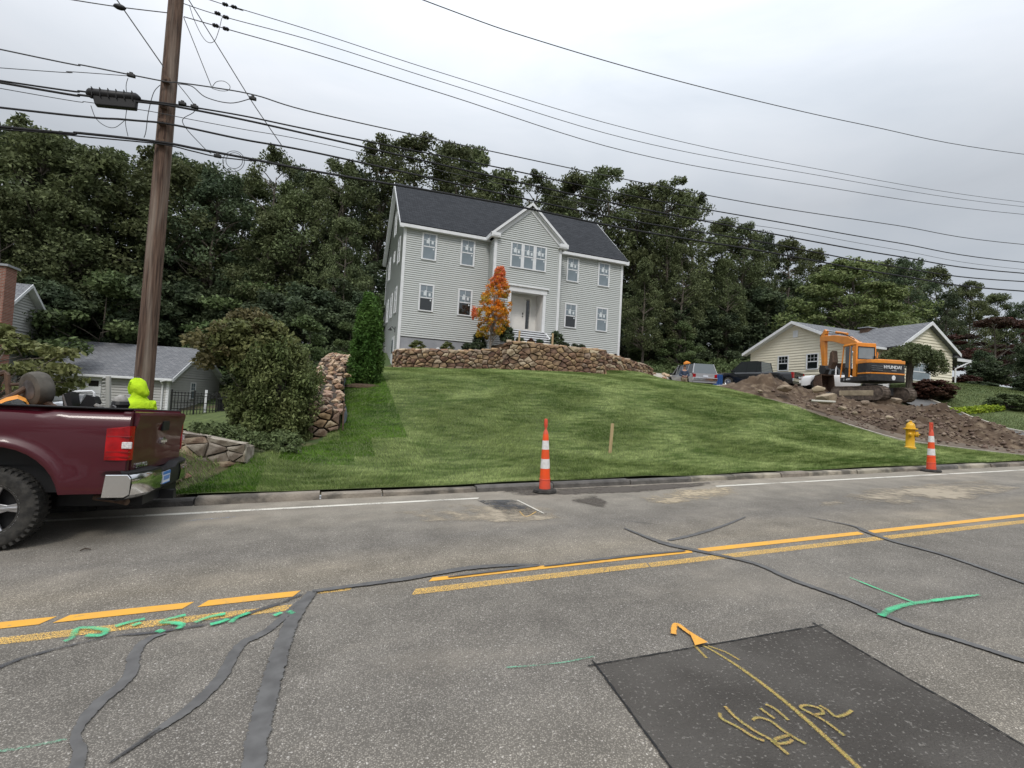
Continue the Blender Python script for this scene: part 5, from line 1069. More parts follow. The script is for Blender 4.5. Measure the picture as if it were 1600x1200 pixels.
# ================================================================== UTILITY POLE AND LINES
M['pole'] = mat('weathered_pole_wood', (.055, .034, .026), (.17, .11, .08), scale=7, stretch=(6, 6, .3), rough=.9, bump=.9, bscale=18, c3=(.27, .22, .18), s3=1.6, m3=(.5, .72))
M['cable'] = mat('black_cable', (.012, .012, .014), rough=.6)
M['wire'] = mat('grey_wire', (.06, .062, .066), rough=.6)
YP = 9.6
PB = at(222, 632, YP); PT = at(276, -10, YP)
up_ = thing('utility_pole', 'weathered reddish-brown wooden utility pole behind the maroon pickup', 'utility pole', (PB.x, YP, 0))
b = MB(); tX = (PT.x-PB.x)/(PT.z-PB.z)
b.tube([(0-tX*.6+tX*z_+.0, 0, z_) for z_ in (-.4, 1.2, 3., 5., 7., 9., 10.4)], [.145, .138, .13, .122, .112, .103, .096], 20); b.build('pole_shaft', M['pole'], up_, smooth=True)
def pole_at(z): return Vector((PB.x+tX*(z-.6), YP, z))
for i in range(8):
    b = MB(); b.cbox((0, 0, 0), (.035, .02, .018)); o = b.build('pole_tag', M['steel'], up_); p = pole_at(1.28+i*.055+.02); o.location = (p.x-PB.x-.03, -.158, p.z)
for z_, w_ in ((6.55, .04), (6.12, .04), (5.85, .035), (5.52, .05)):
    b = MB(); b.cbox((0, -.15, 0), (.10, .06, .09)); b.tube([(0, -.2, 0), (0, .2, 0)], .014, 6); o = b.build('cable_bracket', M['rust'], up_); p = pole_at(z_); o.location = (p.x-PB.x, 0, z_)
YW = YP-.18
def wire(pxs, r, label, m='cable', Y=YW, name='overhead_cable', group=None, ext=(True, True), ref=None):
    P = [at(px, py, Y) for px, py in pxs]; pts = [tuple(p) for p in P]
    if ext[0]: d = (P[0]-P[1]); pts = [tuple(P[0]+d*(8/max(.1, d.length))+Vector((0, 0, .25)))] + pts
    if ext[1]: d = (P[-1]-P[-2]); pts = pts + [tuple(P[-1]+d*(20/max(.1, d.length))+Vector((0, 0, .9)))]
    # smooth curve through the points
    Q = [Vector(p) for p in pts]; out_ = []; n = len(Q)
    for i in range(n-1):
        a, b_, c_, d = Q[max(i-1, 0)], Q[i], Q[i+1], Q[min(i+2, n-1)]
        for k in range(8):
            t = k/8; out_.append(.5*((2*b_)+(c_-a)*t+(2*a-5*b_+4*c_-d)*t*t+(3*b_-a-3*c_+d)*t**3))
    out_.append(Q[-1]); w = MB(); w.tube(out_, r, 6); o = w.build(name, M[m], smooth=True); return tag(o, label, 'cable', group)
wire([(640, -8), (850, 66), (1100, 137), (1350, 195), (1600, 241)], .009, 'thin single wire crossing the upper right sky, highest of all', 'wire', Y=8.6, ext=(True, True))
wire([(310, -6), (366, 11), (500, 52), (700, 117), (981, 201), (1250, 259), (1600, 316)], .007, 'topmost of the three thin parallel wires right of the pole', 'wire', Y=YP+.5)
wire([(285, 5), (353, 27), (500, 67), (700, 131), (981, 217), (1250, 269), (1600, 323)], .007, 'middle of the three thin parallel wires right of the pole', 'wire', Y=YP+.2, ext=(False, True))
wire([(287, 26), (353, 45), (500, 87), (700, 149), (981, 237), (1250, 286), (1600, 335)], .008, 'lowest of the three thin parallel wires right of the pole', 'wire', ext=(False, True))
wire([(0, 77), (130, 102), (205, 117), (262, 128), (278, 129), (335, 137), (400, 149), (500, 178), (780, 239), (981, 281), (1200, 322), (1400, 352), (1600, 382)], .011, 'dark neutral wire meeting the pole above the black splice case', 'wire')
wire([(0, 106), (110, 112), (205, 119)], .006, 'thin grey drop wire left of pole ending at the neutral clamp', 'wire', ext=(True, False))
wire([(0, 126), (130, 143), (225, 157), (272, 163), (380, 181), (500, 206), (780, 262), (981, 305), (1200, 344), (1400, 379), (1600, 410)], .014, 'upper cable of the thick pair running past the splice case')
wire([(0, 129), (130, 149), (225, 160), (272, 166), (380, 187), (500, 214), (780, 278), (981, 322), (1200, 364), (1400, 400), (1600, 427)], .018, 'lower cable of the thick pair running past the splice case', Y=YW-.03)
wire([(0, 138), (140, 160), (235, 174), (290, 185), (380, 202), (500, 224), (780, 287), (981, 330), (1200, 355), (1400, 390), (1600, 421)], .006, 'thin wire hanging just under the thick cable pair', 'wire')
wire([(0, 168), (197, 187), (265, 194), (380, 218), (500, 240), (780, 302), (981, 344), (1200, 380), (1400, 417), (1600, 440)], .017, 'single thick black cable second from the bottom')
wire([(0, 198), (125, 208), (250, 222), (310, 233), (380, 246), (500, 269), (780, 317), (981, 358), (1200, 394), (1400, 430), (1600, 455)], .021, 'lowest thick black cable bundle crossing over the grey house roof')
wire([(0, 202), (60, 205), (125, 213), (250, 225), (300, 236), (340, 245), (400, 252)], .011, 'second strand lashed beneath the lowest cable near the pole', ext=(True, False))
wire([(60, -10), (115, 0), (187, 11), (262, 20)], .008, 'thin wire at the top left ending on the pole top', 'wire', ext=(False, False))
wire([(175, -12), (183, 0), (256, 105)], .009, 'diagonal guy wire descending to the pole from upper left', 'wire', ext=(False, False))
wire([(288, -10), (295, 0), (340, 72), (390, 153), (418, 195), (442, 230)], .008, 'long diagonal wire descending right from pole top to the trees', 'wire', Y=YP+.3, ext=(False, False))
wire([(287, 27), (305, 72), (331, 137)], .006, 'short slanting wire from the pole down to a curled loop', 'wire', ext=(False, False))
wire([(278, 131), (305, 170), (285, 190), (316, 228), (330, 240)], .006, 'thin wire slanting right below the neutral bracket', 'wire', ext=(False, False))
wire([(296, 8), (303, 30), (315, 55), (325, 66), (335, 64), (342, 47), (347, 28), (352, 26)], .005, 'curled jumper loop below the small insulators', 'wire', ext=(False, False))
wire([(331, 137), (338, 128), (350, 127), (359, 134), (357, 141), (345, 142), (331, 138)], .005, 'small teardrop loop of wire right of the pole', 'wire', ext=(False, False))
wire([(278, 131), (300, 135), (322, 152), (360, 161), (392, 154)], .008, 'sagging jumper wire joining the neutral wire right of the pole', 'wire', ext=(False, False))
wire([(200, 122), (197, 135), (199, 160), (196, 190), (200, 213)], .005, 'thin loose wire hanging left below the neutral clamp', 'wire', ext=(False, False))
wire([(250, 133), (240, 145), (232, 175), (228, 205), (225, 215)], .006, 'thin loose wire curving down left of the pole', 'wire', ext=(False, False))
wire([(142, 165), (150, 185), (165, 197), (180, 199), (195, 188)], .005, 'thin wire loop drooping under the splice case', 'wire', ext=(False, False))
wire([(350, 250), (349, 262), (355, 270)], .004, 'thin stub wire hanging right of the lower bundle', 'wire', ext=(False, False))
for k, (cx, cy, r0) in enumerate(((365, 252, 17), (366, 251, 13))):
    wire([(cx+r0*math.cos(a), cy+r0*.95*math.sin(a)) for a in np.linspace(-.3, 6.2, 14)], .005, ('outer', 'inner')[k]+' coil of slack wire under the lowest cable right of the pole', 'wire', Y=YW-.06*k, ext=(False, False), name='wire_coil')
for px, py, lab in ((352, 7, 'upper left'), (366, 11, 'upper right'), (340, 21, 'middle left'), (353, 27, 'middle right'), (337, 40, 'lower left'), (353, 45, 'lower right')):
    p = at(px, py, YW if py > 35 else YP+(.2 if py > 15 else .5)); b = MB(); b.lathe([(.0, -.05), (.025, -.045), (.035, -.01), (.02, 0), (.035, .015), (.02, .045), (.0, .05)], 10, axis='x'); o = b.build('insulator', M['black'], smooth=True); o.location = p; tag(o, 'small dark insulator, '+lab+' one on the three thin wires by the pole', 'insulator')
p = at(187, 11, YW); b = MB(); b.ball((0, 0, 0), (.09, .04, .045)); o = b.build('wire_clamp', M['black'], smooth=True); o.location = p; tag(o, 'dark oval clamp where two wires cross at the top left', 'clamp')
for px, py, lab in ((205, 118, 'on the neutral wire left of the pole'), (285, 162, 'on the thick pair just right of the pole'), (304, 167, 'on the thick pair farther right of the pole'), (395, 154, 'where the sagging jumper joins the neutral wire'), (340, 244, 'on the lowest bundle near the coils')):
    p = at(px, py, YW-.02); b = MB(); b.cbox((0, 0, 0), (.11, .05, .05)); b.cbox((0, 0, .02), (.05, .04, .06)); o = b.build('cable_clamp', M['black'], bevel=.01); o.location = p; tag(o, 'small black cable clamp '+lab, 'clamp')
a, c_ = at(134, 145, YW), at(220, 154, YW)
sc_ = thing('splice_case', 'black ribbed splice case hanging from the cables left of the pole', 'splice case', tuple((a+c_)/2)); dx = (c_-a).length; an = math.atan2((c_-a).z, (c_-a).x)
b = MB(); b.lathe([(.02, -dx*.5), (.055, -dx*.46), (.075, -dx*.42), (.075, dx*.42), (.055, dx*.46), (.02, dx*.5)], 14, (0, 0, 0), 'x'); o = b.build('case_body', M['black'], sc_, smooth=True); o.rotation_euler = (0, -an, 0)
b = MB(); b.prism([(-dx*.38, -.05, -.02), (dx*.44, -.05, -.02), (dx*.40, -.05, -.19), (-dx*.34, -.05, -.19)], (0, .1, 0)); o = b.build('case_box', M['black'], sc_, bevel=.015, fixn=True); o.rotation_euler = (0, -an, 0)
for i in range(6):
    b = MB(); b.cbox((0, 0, 0), (.012, .152, .152)); o = b.build('case_rib', M['black'], sc_, bevel=.01); o.rotation_euler = (0, -an, 0); o.location = (-dx*.36+i*dx*.144, 0, (-dx*.36+i*dx*.144)*math.tan(an))

# ================================================================== LEFT WALLS, FENCE
lw = thing('broken_stone_wall', 'low pale mortared block wall with broken end between the pickup and lawn', 'stone wall')
M['st4'] = SV('pale_block_stone', (.27, .235, .19), (.40, .36, .30), (.16, .13, .10)); M['st5'] = SV('buff_block_stone', (.30, .24, .17), (.40, .33, .24), (.2, .14, .1))
LP = [at(200, 700, 10.15), at(275, 700, 9.9), at(345, 700, 9.55), at(386, 700, 9.3)]
LS = [0.]
for i in range(1, 4): LS.append(LS[-1]+math.dist(LP[i-1][:2], LP[i][:2]))
def lwp(s, z, o_): x_ = np.interp(s, LS, [p.x for p in LP]); y_ = np.interp(s, LS, [p.y for p in LP]); return (x_-.25*o_, y_-.95*o_, z)
stone_wall(lw, 0, LS[-1], lambda s: float(np.interp(s, LS, [.0, .1, .22, .36])), lambda s: float(np.interp(s, LS, [.86, .82, .72, .66])), lwp, 24, [M['st4'], M['st5'], M['st4']], depth=.13, gap=.014, asp=1.9, rr=random.Random(8))
b = MB(); rows = [[lwp(s, -.2, -.01), lwp(s, float(np.interp(s, LS, [.84, .8, .7, .62])), -.01), lwp(s, float(np.interp(s, LS, [.84, .8, .7, .62])), -.3)] for s in np.linspace(0, LS[-1], 12)]; b.grid(rows); b.poly([lwp(LS[-1], -.2, -.01), lwp(LS[-1], .62, -.01), lwp(LS[-1], .62, -.3), lwp(LS[-1], -.2, -.3)]); b.build('wall_core', M['st4'], lw)
rc = random.Random(3)
def rock_mesh(seed, m, n=2, name='rock'):
    r0 = random.Random(seed); bm = bmesh.new(); bmesh.ops.create_icosphere(bm, subdivisions=n, radius=.5)
    for _ in range(12):                          # chip flat facets
        nn = Vector((r0.uniform(-1, 1), r0.uniform(-1, 1), r0.uniform(-1, 1))).normalized(); d = r0.uniform(.24, .40)
        for v in bm.verts:
            k = v.co.dot(nn)
            if k > d: v.co -= nn*(k-d)*.9
    me = bpy.data.meshes.new(name); bm.to_mesh(me); bm.free(); me.materials.append(m); me.polygons.foreach_set('use_smooth', [True]*len(me.polygons)); me.set_sharp_from_angle(angle=R(16)); return me
M['path'] = mat('pale_path_stone', (.34, .31, .26), (.45, .42, .36), scale=5, rough=.95, bump=.6)
b = MB(); rows = []
for px, py in ((262, 668), (285, 661), (310, 655), (345, 650)):
    p = at(px, py, 10.2+(px-262)*.012); rows.append([(p.x-.1+q_x, p.y+q_y, hz(p.x-.1+q_x, p.y+q_y)+.03) for q_x, q_y in ((0, -.1), (.05, .2), (.1, .5), (.15, .9), (.2, 1.3))])
b.grid(rows); b.build('old_stone_path', M['path'], None, kind='structure')
# stepped wall climbing the slope left of the lawn
sw = thing('stepped_stone_wall', 'dry-laid stone wall climbing the slope between the large bush and the lawn', 'stone wall')
M['st6'] = SV('pink_fieldstone', (.36, .24, .17), (.50, .37, .27), (.24, .17, .12))
SA = [(12.0, .62, 1.26), (13.5, 1.25, 1.62), (15.2, 1.62, 2.12), (17.2, 2.1, 2.62), (19.5, 2.55, 2.95), (22.5, 2.9, 3.25)]
def swx(y): return float(np.interp(y, [12, 15, 18, 23], [-.02, -.02, .12, .35]))
stone_wall(sw, -.38, .30, lambda s: .50, lambda s: 1.24, lambda s, z, o_: (s-.02, 12.0-o_, z), 16, [M['st1'], M['st6'], M['st2']], asp=1.7, rr=random.Random(21))
b = MB(); rows = []
for y_, z0, z1 in [(12.02, .5, 1.2)]+[(a[0]+.02, a[1], a[2]-.03) for a in SA[1:]]:
    x_ = swx(y_); rows.append([(x_-.55, y_, z0-1.2), (x_-.42, y_, z1), (x_+.32, y_, z1), (x_+.36, y_, z0-.8)])
b.grid(rows); b.poly(rows[0]); b.build('wall_core', M['mortar'], sw)
RK = [rock_mesh(s, M[('st6', 'st1', 'st6', 'st2')[s % 4]], 1, 'stone') for s in range(10)]
y_ = 12.1
while y_ < 22.8:                                 # slabs on the climbing top, course by course
    z_ = float(np.interp(y_, [12, 13.5, 15.2, 17.2, 19.5, 22.5], [1.2, 1.58, 2.08, 2.58, 2.92, 3.22])); x_ = swx(y_)-.42; st = .2+.012*(y_-12)
    while x_ < swx(y_)+.30:
        w_ = rc.uniform(.18, .38); obj('stone', rc.choice(RK), sw, loc=(x_+w_/2, y_+rc.uniform(-.06, .06), z_+rc.uniform(-.05, .06)), rot=(rc.uniform(-.2, .2), rc.uniform(-.2, .2), rc.uniform(-.4, .4)), scale=(w_*1.15, rc.uniform(.3, .42), rc.uniform(.16, .24))); x_ += w_
    y_ += st
# silt fence along the wall
sf = thing('silt_fence', 'sagging black silt fence with wooden stakes along the stepped wall', 'silt fence')
M['fabric'] = mat('silt_fabric', (.09, .10, .12), (.15, .17, .19), scale=6, rough=.8)
b = MB(); rows = []
for i in range(15):
    y_ = 12.6+i*.35; x_ = swx(y_)+.40+.05*math.sin(i*1.3); z_ = hz(x_, y_); rows.append([(x_+.03, y_, z_-.05), (x_+.06*math.sin(i), y_, z_+.16), (x_, y_, z_+.34+.05*math.sin(i*.9))])
b.grid(rows); b.build('fence_fabric', M['fabric'], sf, smooth=True)
for y_, hh_ in ((11.9, .66), (13.6, .5), (15.4, .62), (15.9, .6), (17.6, .5)):
    b = MB(); b.cbox((0, 0, hh_/2-.1), (.035, .035, hh_+.2)); x_ = swx(y_)+.38; b.build('stake', M['rust'], sf, loc=(x_, y_, hz(x_, y_)), rot=(0, rc.uniform(-.06, .06), 0))
# iron fence and bin by the garage
fz = at(266, 648, 30); M['iron'] = mat('black_iron', (.012, .012, .012), rough=.5)
fe = thing('iron_fence', 'black iron picket fence beside the garage gable', 'fence', (fz.x, 30, -.15))
for i in range(20):
    b = MB(); b.cbox((0, 0, .7), (.03, .03, 1.4) if i % 7 else (.07, .07, 1.6)); b.build('post' if i % 7 == 0 else 'picket', M['iron'], fe, loc=(i*.145, 0, 0))
for z_ in (.15, .5, .85, 1.2, 1.35):
    b = MB(); b.cbox((1.4, 0, z_), (2.9, .035, .035)); b.build('rail', M['iron'], fe)
b = MB(); b.box((2.0, .4, 0), (3.1, 1.3, 1.05)); b.box((1.95, .35, 1.05), (3.15, 1.35, 1.13)); o = b.build('dark_bin', M['black'], bevel=.03); o.location = (fz.x, 30, -.15); tag(o, 'dark green-black storage bin behind the iron fence', 'bin')
b = MB(); b.box((0, 0, 0), (.12, .05, 1.5)); o = b.build('white_post', M['white']); o.location = (fz.x+1.35, 30.6, -.1); tag(o, 'white post standing behind the iron fence', 'post')
yard = MB(); rows = [[(x_, y_, hz(x_, y_)+.03) for x_ in np.linspace(-12, -1.2, 12)] for y_ in np.linspace(18, 33, 12)]; yard.grid(rows); yard.build('garage_yard_lawn', M['turf'], None, kind='structure', smooth=True)

# ================================================================== DIRT, ROCKS, DRIVEWAYS
M['dirt'] = mat('dug_earth', (.062, .041, .027), (.112, .078, .052), scale=1.6, rough=1., bump=1., bscale=7, c3=(.19, .145, .10), s3=3.5, m3=(.52, .72))
M['dirt_flat'] = mat('dusty_drive', (.10, .078, .06), (.17, .135, .10), scale=1.2, rough=1., bump=.6, bscale=12)
def lumps(X, Y, s=1.):
    return s*(.10*np.sin(X*2.9+Y*1.3)*np.sin(Y*2.3-X*.7)+.07*np.sin(X*5.7+1)*np.sin(Y*6.1+X*2)+.05*np.sin(X*11+Y*3)*np.sin(Y*12.3)+.03*np.sin(X*23+Y*9)*np.sin(Y*21-X*5))
# drive surface: bare earth from the road up to the parked cars
def drive_z(X, Y): return hz_np(X, Y)+.01+.25*lumps(X, Y)
xs_ = np.linspace(18.0, 28.6, 70); ys_ = np.r_[np.linspace(8.12, 34, 110)]
X, Y = np.meshgrid(xs_, ys_); XRr = XR(np.minimum(Y, 27)); X = XRr-.15+(X-18.0)/(28.6-18.0)*(np.interp(Y, [8, 12, 16, 22, 34], [26.2, 26.2, 28.2, 30.5, 31.5])-XRr)
Z = drive_z(X, Y); I = np.arange(X.size).reshape(X.shape)
obj('dirt_drive', np_mesh('dirt_drive', np.c_[X.ravel(), Y.ravel(), Z.ravel()], np.c_[I[:-1, :-1].ravel(), I[:-1, 1:].ravel(), I[1:, 1:].ravel(), I[1:, :-1].ravel()], M['dirt_flat'], smooth=True), None, 'structure')
def heap(name, label, pts, seed, n=90):
    """earth heap: gaussian humps (x, y, r, h) on the ground"""
    xs = [p[0] for p in pts]; ys = [p[1] for p in pts]; r0 = max(p[2] for p in pts)*2.0
    gx, gy = np.meshgrid(np.linspace(min(xs)-r0, max(xs)+r0, n), np.linspace(min(ys)-r0, max(ys)+r0, n)); H_ = np.zeros(gx.shape)
    for x, y, r, h in pts: H_ = np.maximum(H_, h*np.exp(-(((gx-x)**2+(gy-y)**2)/r**2)))
    L_ = lumps(gx+seed, gy); Z = hz_np(gx, gy)+H_*(1+.0*L_)+L_*np.minimum(1, H_*2.2)*1.5-.12*np.exp(-H_*9)
    I = np.arange(gx.size).reshape(gx.shape)
    o = obj(name, np_mesh(name, np.c_[gx.ravel(), gy.ravel(), Z.ravel()], np.c_[I[:-1, :-1].ravel(), I[:-1, 1:].ravel(), I[1:, 1:].ravel(), I[1:, :-1].ravel()], M['dirt'], smooth=True)); tag(o, label, 'dirt heap')
    def zf(x, y):
        h_ = max(hh*math.exp(-(((x-a)**2+(y-b)**2)/r**2)) for a, b, r, hh in pts); l = float(lumps(np.array(x+seed), np.array(y))); return hz(x, y)+h_+l*min(1, h_*2.2)*1.5
    return zf
h1 = heap('dirt_heap', 'long heap of dug brown earth along the lawn edge left of the excavator', [(19.8, 18.2, 1.3, .95), (21.2, 18.8, 1.4, .8), (22.4, 18.0, 1.4, .72), (23.6, 17.2, 1.4, .5), (20.3, 15.6, 1.2, .3), (22.3, 15.2, 1.4, .35)], 1.)
h2 = heap('dirt_heap', 'broad heap of earth and broken rock beneath and right of the excavator', [(26.0, 16.5, 1.8, .45), (22.9, 13.0, 1.2, .72), (24.4, 13.4, 1.5, .95), (24.0, 11.6, 1.2, .62), (25.0, 12.4, 1.1, .62), (24.6, 10.4, .9, .38), (21.3, 12.4, 1.2, .5), (25.6, 14.8, 1.2, .6)], 4.)
def zdirt(x, y): return max(h1(x, y), h2(x, y))
M['rk1'] = mat('tan_rock', (.24, .19, .135), (.36, .29, .21), scale=3, rough=.95, bump=.8, objrand=.3); M['rk2'] = mat('brown_rock', (.15, .11, .08), (.24, .18, .135), scale=3, rough=.95, bump=.8, objrand=.3)
RKM = [rock_mesh(50+s, M['rk1' if s % 2 else 'rk2'], 2, 'rock') for s in range(8)]
BR = [  # px, py, Y, size, label
    (1226, 606, 16.4, .75, 'pale angular boulder low on the left earth heap'), (1277, 609, 15.4, .72, 'flat tan boulder between the excavator bucket and the left heap'), (1293, 622, 14.2, .95, 'large tan slab leaning on the heap below the bucket'), (1352, 628, 13.6, .5, 'pale rock below the excavator tracks, at their middle'), (1188, 609, 17., .3, 'small pale rock at the left foot of the long earth heap'),
    (1402, 624, 13.4, .5, 'brownish rock just right of the excavator track end'), (1376, 640, 12.8, .34, 'medium rock on the heap front below the track end'), (1316, 636, 13.2, .4, 'rock on the slope below the leaning slab'), (1336, 642, 12.6, .3, 'small pale rock in the middle of the rubble slope'), (1422, 657, 10.8, .42, 'squarish pale rock right behind the hydrant top'), (1434, 664, 10.6, .34, 'rounded pale rock close right of the hydrant'), (1390, 650, 11.8, .36, 'rock on the heap left above the hydrant')]
for k, (px, py, Y, s, lab) in enumerate(BR):
    p = at(px, py, Y); z_ = zdirt(p.x, Y); o = obj('rock', RKM[k % 8] if k > 4 else RKM[(k*2+1) % 8], None, loc=(p.x, Y, max(z_, p.z-.1)+s*.12), rot=(random.uniform(-.3, .3), random.uniform(-.3, .3), random.uniform(0, 3)), scale=(s, s*.8, s*.55)); tag(o, lab, 'rock', 'boulders on the dirt heaps')
# loose rubble: uncountable small stones in one object
rv, rf = [], []; base_v = []
for s in range(4):
    me = rock_mesh(90+s, M['rk1'], 1, 'r'); base_v.append((np.array([v.co[:] for v in me.vertices]), np.array([p.vertices[:] for p in me.polygons]))); bpy.data.meshes.remove(me)
nv = 0; mi = []
rr = random.Random(17)
for i in range(1500):
    k = rr.random()
    if k < .35: x_, y_ = rr.gauss(21.6, 1.5), rr.gauss(15.2, 1.2)
    elif k < .85: x_, y_ = rr.gauss(22.4, 1.7), rr.gauss(12.3, 1.1)
    else: x_, y_ = rr.gauss(24.6, 2.), rr.gauss(11.6, 1.6)
    if x_ < XR(np.array(y_))+.25 or y_ < 8.6: continue
    s = rr.uniform(.025, .08)*(1.9 if rr.random() < .14 else 1); v, f = base_v[rr.randrange(4)]; a = rr.uniform(0, 6.28); c, sn = math.cos(a), math.sin(a)
    vv = v*np.array([s*2, s*1.6, s*1.1]); vv = np.c_[vv[:, 0]*c-vv[:, 1]*sn, vv[:, 0]*sn+vv[:, 1]*c, vv[:, 2]]+np.array([x_, y_, zdirt(x_, y_)+s*.3])
    rv.append(vv); rf.append(f+nv); nv += len(v); mi += [0 if rr.random() < .35 else 1]*len(f)
o = obj('rubble', np_mesh('rubble', np.vstack(rv), np.vstack(rf), [M['rk1'], M['rk2']], mi)); tag(o, 'loose broken stones strewn over the dirt heaps by the excavator', 'rubble', kind='stuff')
M['hose'] = mat('pvc_pipe', (.5, .48, .42), rough=.6)
b = MB(); P = [at(x_, y_, Y) for x_, y_, Y in ((1268, 632, 14.), (1285, 633, 13.8), (1305, 634, 13.6))]; b.tube([p+Vector((0, 0, .15)) for p in P], .04, 6); o = b.build('pipe', M['hose'], smooth=True); tag(o, 'thin pale pipe lying across the rubble at the lawn edge', 'pipe')
# curb-like white edging of the dug strip and neighbour driveway
M['drive'] = mat('driveway_asphalt', (.10, .10, .10), (.14, .138, .135), scale=2, rough=.9)
DL = [(26.35, 8.1), (26.5, 10.), (27.3, 12.5), (28.6, 14.5), (30.2, 16.4), (31.5, 18.5)]
b = MB(); b.grid([[(x_-1.6, y_+.2, hz(x_-1.6, y_+.2)+.09), (x_-.8, y_, hz(x_-.8, y_)+.11), (x_, y_, hz(x_, y_)+.12)] for x_, y_ in DL]); b.build('neighbour_driveway', M['drive'], None, kind='structure', smooth=True)
b = MB(); rows = []
for x_, y_ in DL: z_ = hz(x_, y_); rows.append([(x_-.06, y_, z_+.04), (x_-.05, y_, z_+.18), (x_+.1, y_, z_+.19), (x_+.12, y_, z_+.02)])
b.grid(rows); b.build('driveway_edging', M['path'], None, kind='structure')
# neighbour lawn
b = MB(); rows = [[(x_*1., 0, 0) for x_ in (0,)]]
rows = []
for y_ in np.linspace(8.2, 22, 18):
    x0 = float(np.interp(y_, [p[1] for p in DL], [p[0] for p in DL]))+.13; rows.append([(x0+(58-x0)*t**1.5, y_, hz(x0+(58-x0)*t**1.5, y_)+.03) for t in np.linspace(0, 1, 16)])
M['turf_far'] = mat('neighbour_turf', (.075, .105, .035), (.115, .145, .055), scale=1.5, rough=.95, bump=.8, bscale=20)
b.grid(rows); b.build('neighbour_lawn', M['turf_far'], None, kind='structure', smooth=True)
n_ = 60000; y_ = rng.uniform(9, 21, n_); x0 = np.interp(y_, [p[1] for p in DL], [p[0] for p in DL])+.2; x_ = x0+rng.uniform(0, 1, n_)**1.4*(48-x0)
go2 = blades('grass', x_, y_, hz_np(x_, y_)+.03, np.full(n_, .06)*rng.uniform(.6, 1.3, n_), np.full(n_, .022), grass_mat('far_grass_blades', (.08, .11, .035), (.15, .175, .07), False)); tag(go2, 'short grass of the neighbour lawn right of the driveway', 'grass')
# edge strip between lawn and dug drive
b = MB(); rows = []
for y_ in np.linspace(8.3, 13, 14):
    xr = float(XR(np.array(y_))); z_ = hz(xr, y_); rows.append([(xr-.02, y_, z_+.0), (xr-.02, y_, z_+.05), (xr+.07, y_, z_+.05), (xr+.07, y_, z_-.03)])
b.grid(rows); b.build('lawn_edging', M['path'], None, kind='structure')
# rubble wall end and gravel bank right of the house
bank = thing('rubble_bank', 'low bank of pale rubble stones behind the silver car beyond the retaining wall', 'stone bank')
for i in range(70):
    x_, y_ = rr.uniform(19.5, 29), rr.uniform(29.5, 33); s = rr.uniform(.25, .6); obj('stone', RK[i % 10], bank, loc=(x_, y_, hz(x_, y_)+rr.uniform(0, .5)), rot=(rr.uniform(-.3, .3), rr.uniform(-.3, .3), rr.uniform(0, 3)), scale=(s*1.3, s, s*.7))
b = MB(); b.grid([[(x_, y_, hz(x_, y_)+.02+.5*math.exp(-((y_-31.5)/1.3)**2)) for x_ in np.linspace(18, 31, 20)] for y_ in np.linspace(28, 35, 12)]); b.build('bank_earth', M['path'], bank, smooth=True)
# weeds and leaves in the verge behind the truck
n_ = 5000; x_ = rng.uniform(-4.5, -1.6, n_); y_ = rng.uniform(8.2, 9.8, n_)
wv = blades('weeds', x_, y_, hz_np(x_, y_)-.03, rng.uniform(.02, .09, n_), np.full(n_, .012), M['grass']); tag(wv, 'sparse weeds on the bare verge behind the pickup', 'weeds')
for i in range(16):
    x_, y_ = rr.uniform(-3.2, -1.7), rr.uniform(8.25, 9.4); s = rr.uniform(.06, .22); o = obj('loose_stone', RK[i % 10], None, loc=(x_, y_, hz(x_, y_)-.04+s*.2), rot=(rr.uniform(-.4, .4), 0, rr.uniform(0, 3)), scale=(s*1.3, s, s*.7)); tag(o, 'loose stone on the bare verge between pickup and broken wall', 'stone', 'stones on the verge')

# ================================================================== STREET OBJECTS
def cone(name, px, py, body, label, top):
    p = on_road(px, py); H_ = 1.2; c = thing(name, label, 'traffic cone', (p.x, p.y, GX*p.x+.004), rot=(0, -math.atan(GX), random.uniform(-.2, .2)))
    b = MB(); b.lathe([(.0, 0), (.205, 0), (.215, .012), (.2, .045), (.12, .06), (.0, .06)], 8); b.build('base', M['rubber'], c, smooth=True)
    def R2(z): return .098-.052*(z-.05)/.95
    segs = [(.05, .22, body[0]), (.22, .40, body[1]), (.40, .56, 'reflective'), (.56, .72, body[2]), (.72, .87, 'reflective'), (.87, 1.0, body[3])]
    for z0, z1, mm in segs:
        b = MB(); o_ = .0015 if mm == 'reflective' else 0; b.lathe([(R2(z0)+o_, z0), (R2(z1)+o_, z1)] if z1 < 1 else [(R2(z0), z0), (R2(z1), z1-.03), (.03, z1+.005), (.02, z1+.03)], 24); b.build('sleeve' if mm == 'reflective' else 'cone_band', M[mm], c, smooth=True)
    for z_ in (.22, .36) if top else (.22,):
        b = MB(); b.lathe([(R2(z_), z_-.008), (R2(z_)+.009, z_), (R2(z_), z_+.008)], 24); b.build('ridge', M['red_plastic'], c, smooth=True)
    b = MB()
    if top: b.box((-.045, -.018, .99), (-.025, .018, H_)); b.box((.025, -.018, .99), (.045, .018, H_)); b.box((-.025, -.018, H_-.03), (.025, .018, H_)); b.box((-.025, -.018, .99), (.025, .018, 1.03)); b.box((-.025, -.004, 1.03), (.025, .004, H_-.03))
    else: b.lathe([(.045, .98), (.032, 1.03), (.02, 1.05), (.018, 1.08), (.03, 1.11), (.032, 1.19), (.026, 1.235), (.0, 1.24)], 16)
    b.build('grip', M['red_plastic'], c, smooth=not top)
    return c
cone('traffic_cone', 851, 769, ('red_plastic', 'orange_plastic', 'orange_plastic', 'orange_plastic'), 'orange and white channelizer cone at the kerb before the middle of the lawn', False)
cone('traffic_cone', 1455, 737, ('red_plastic', 'orange_plastic', 'orange_plastic', 'red_plastic'), 'orange and white channelizer cone at the kerb near the yellow hydrant', True)
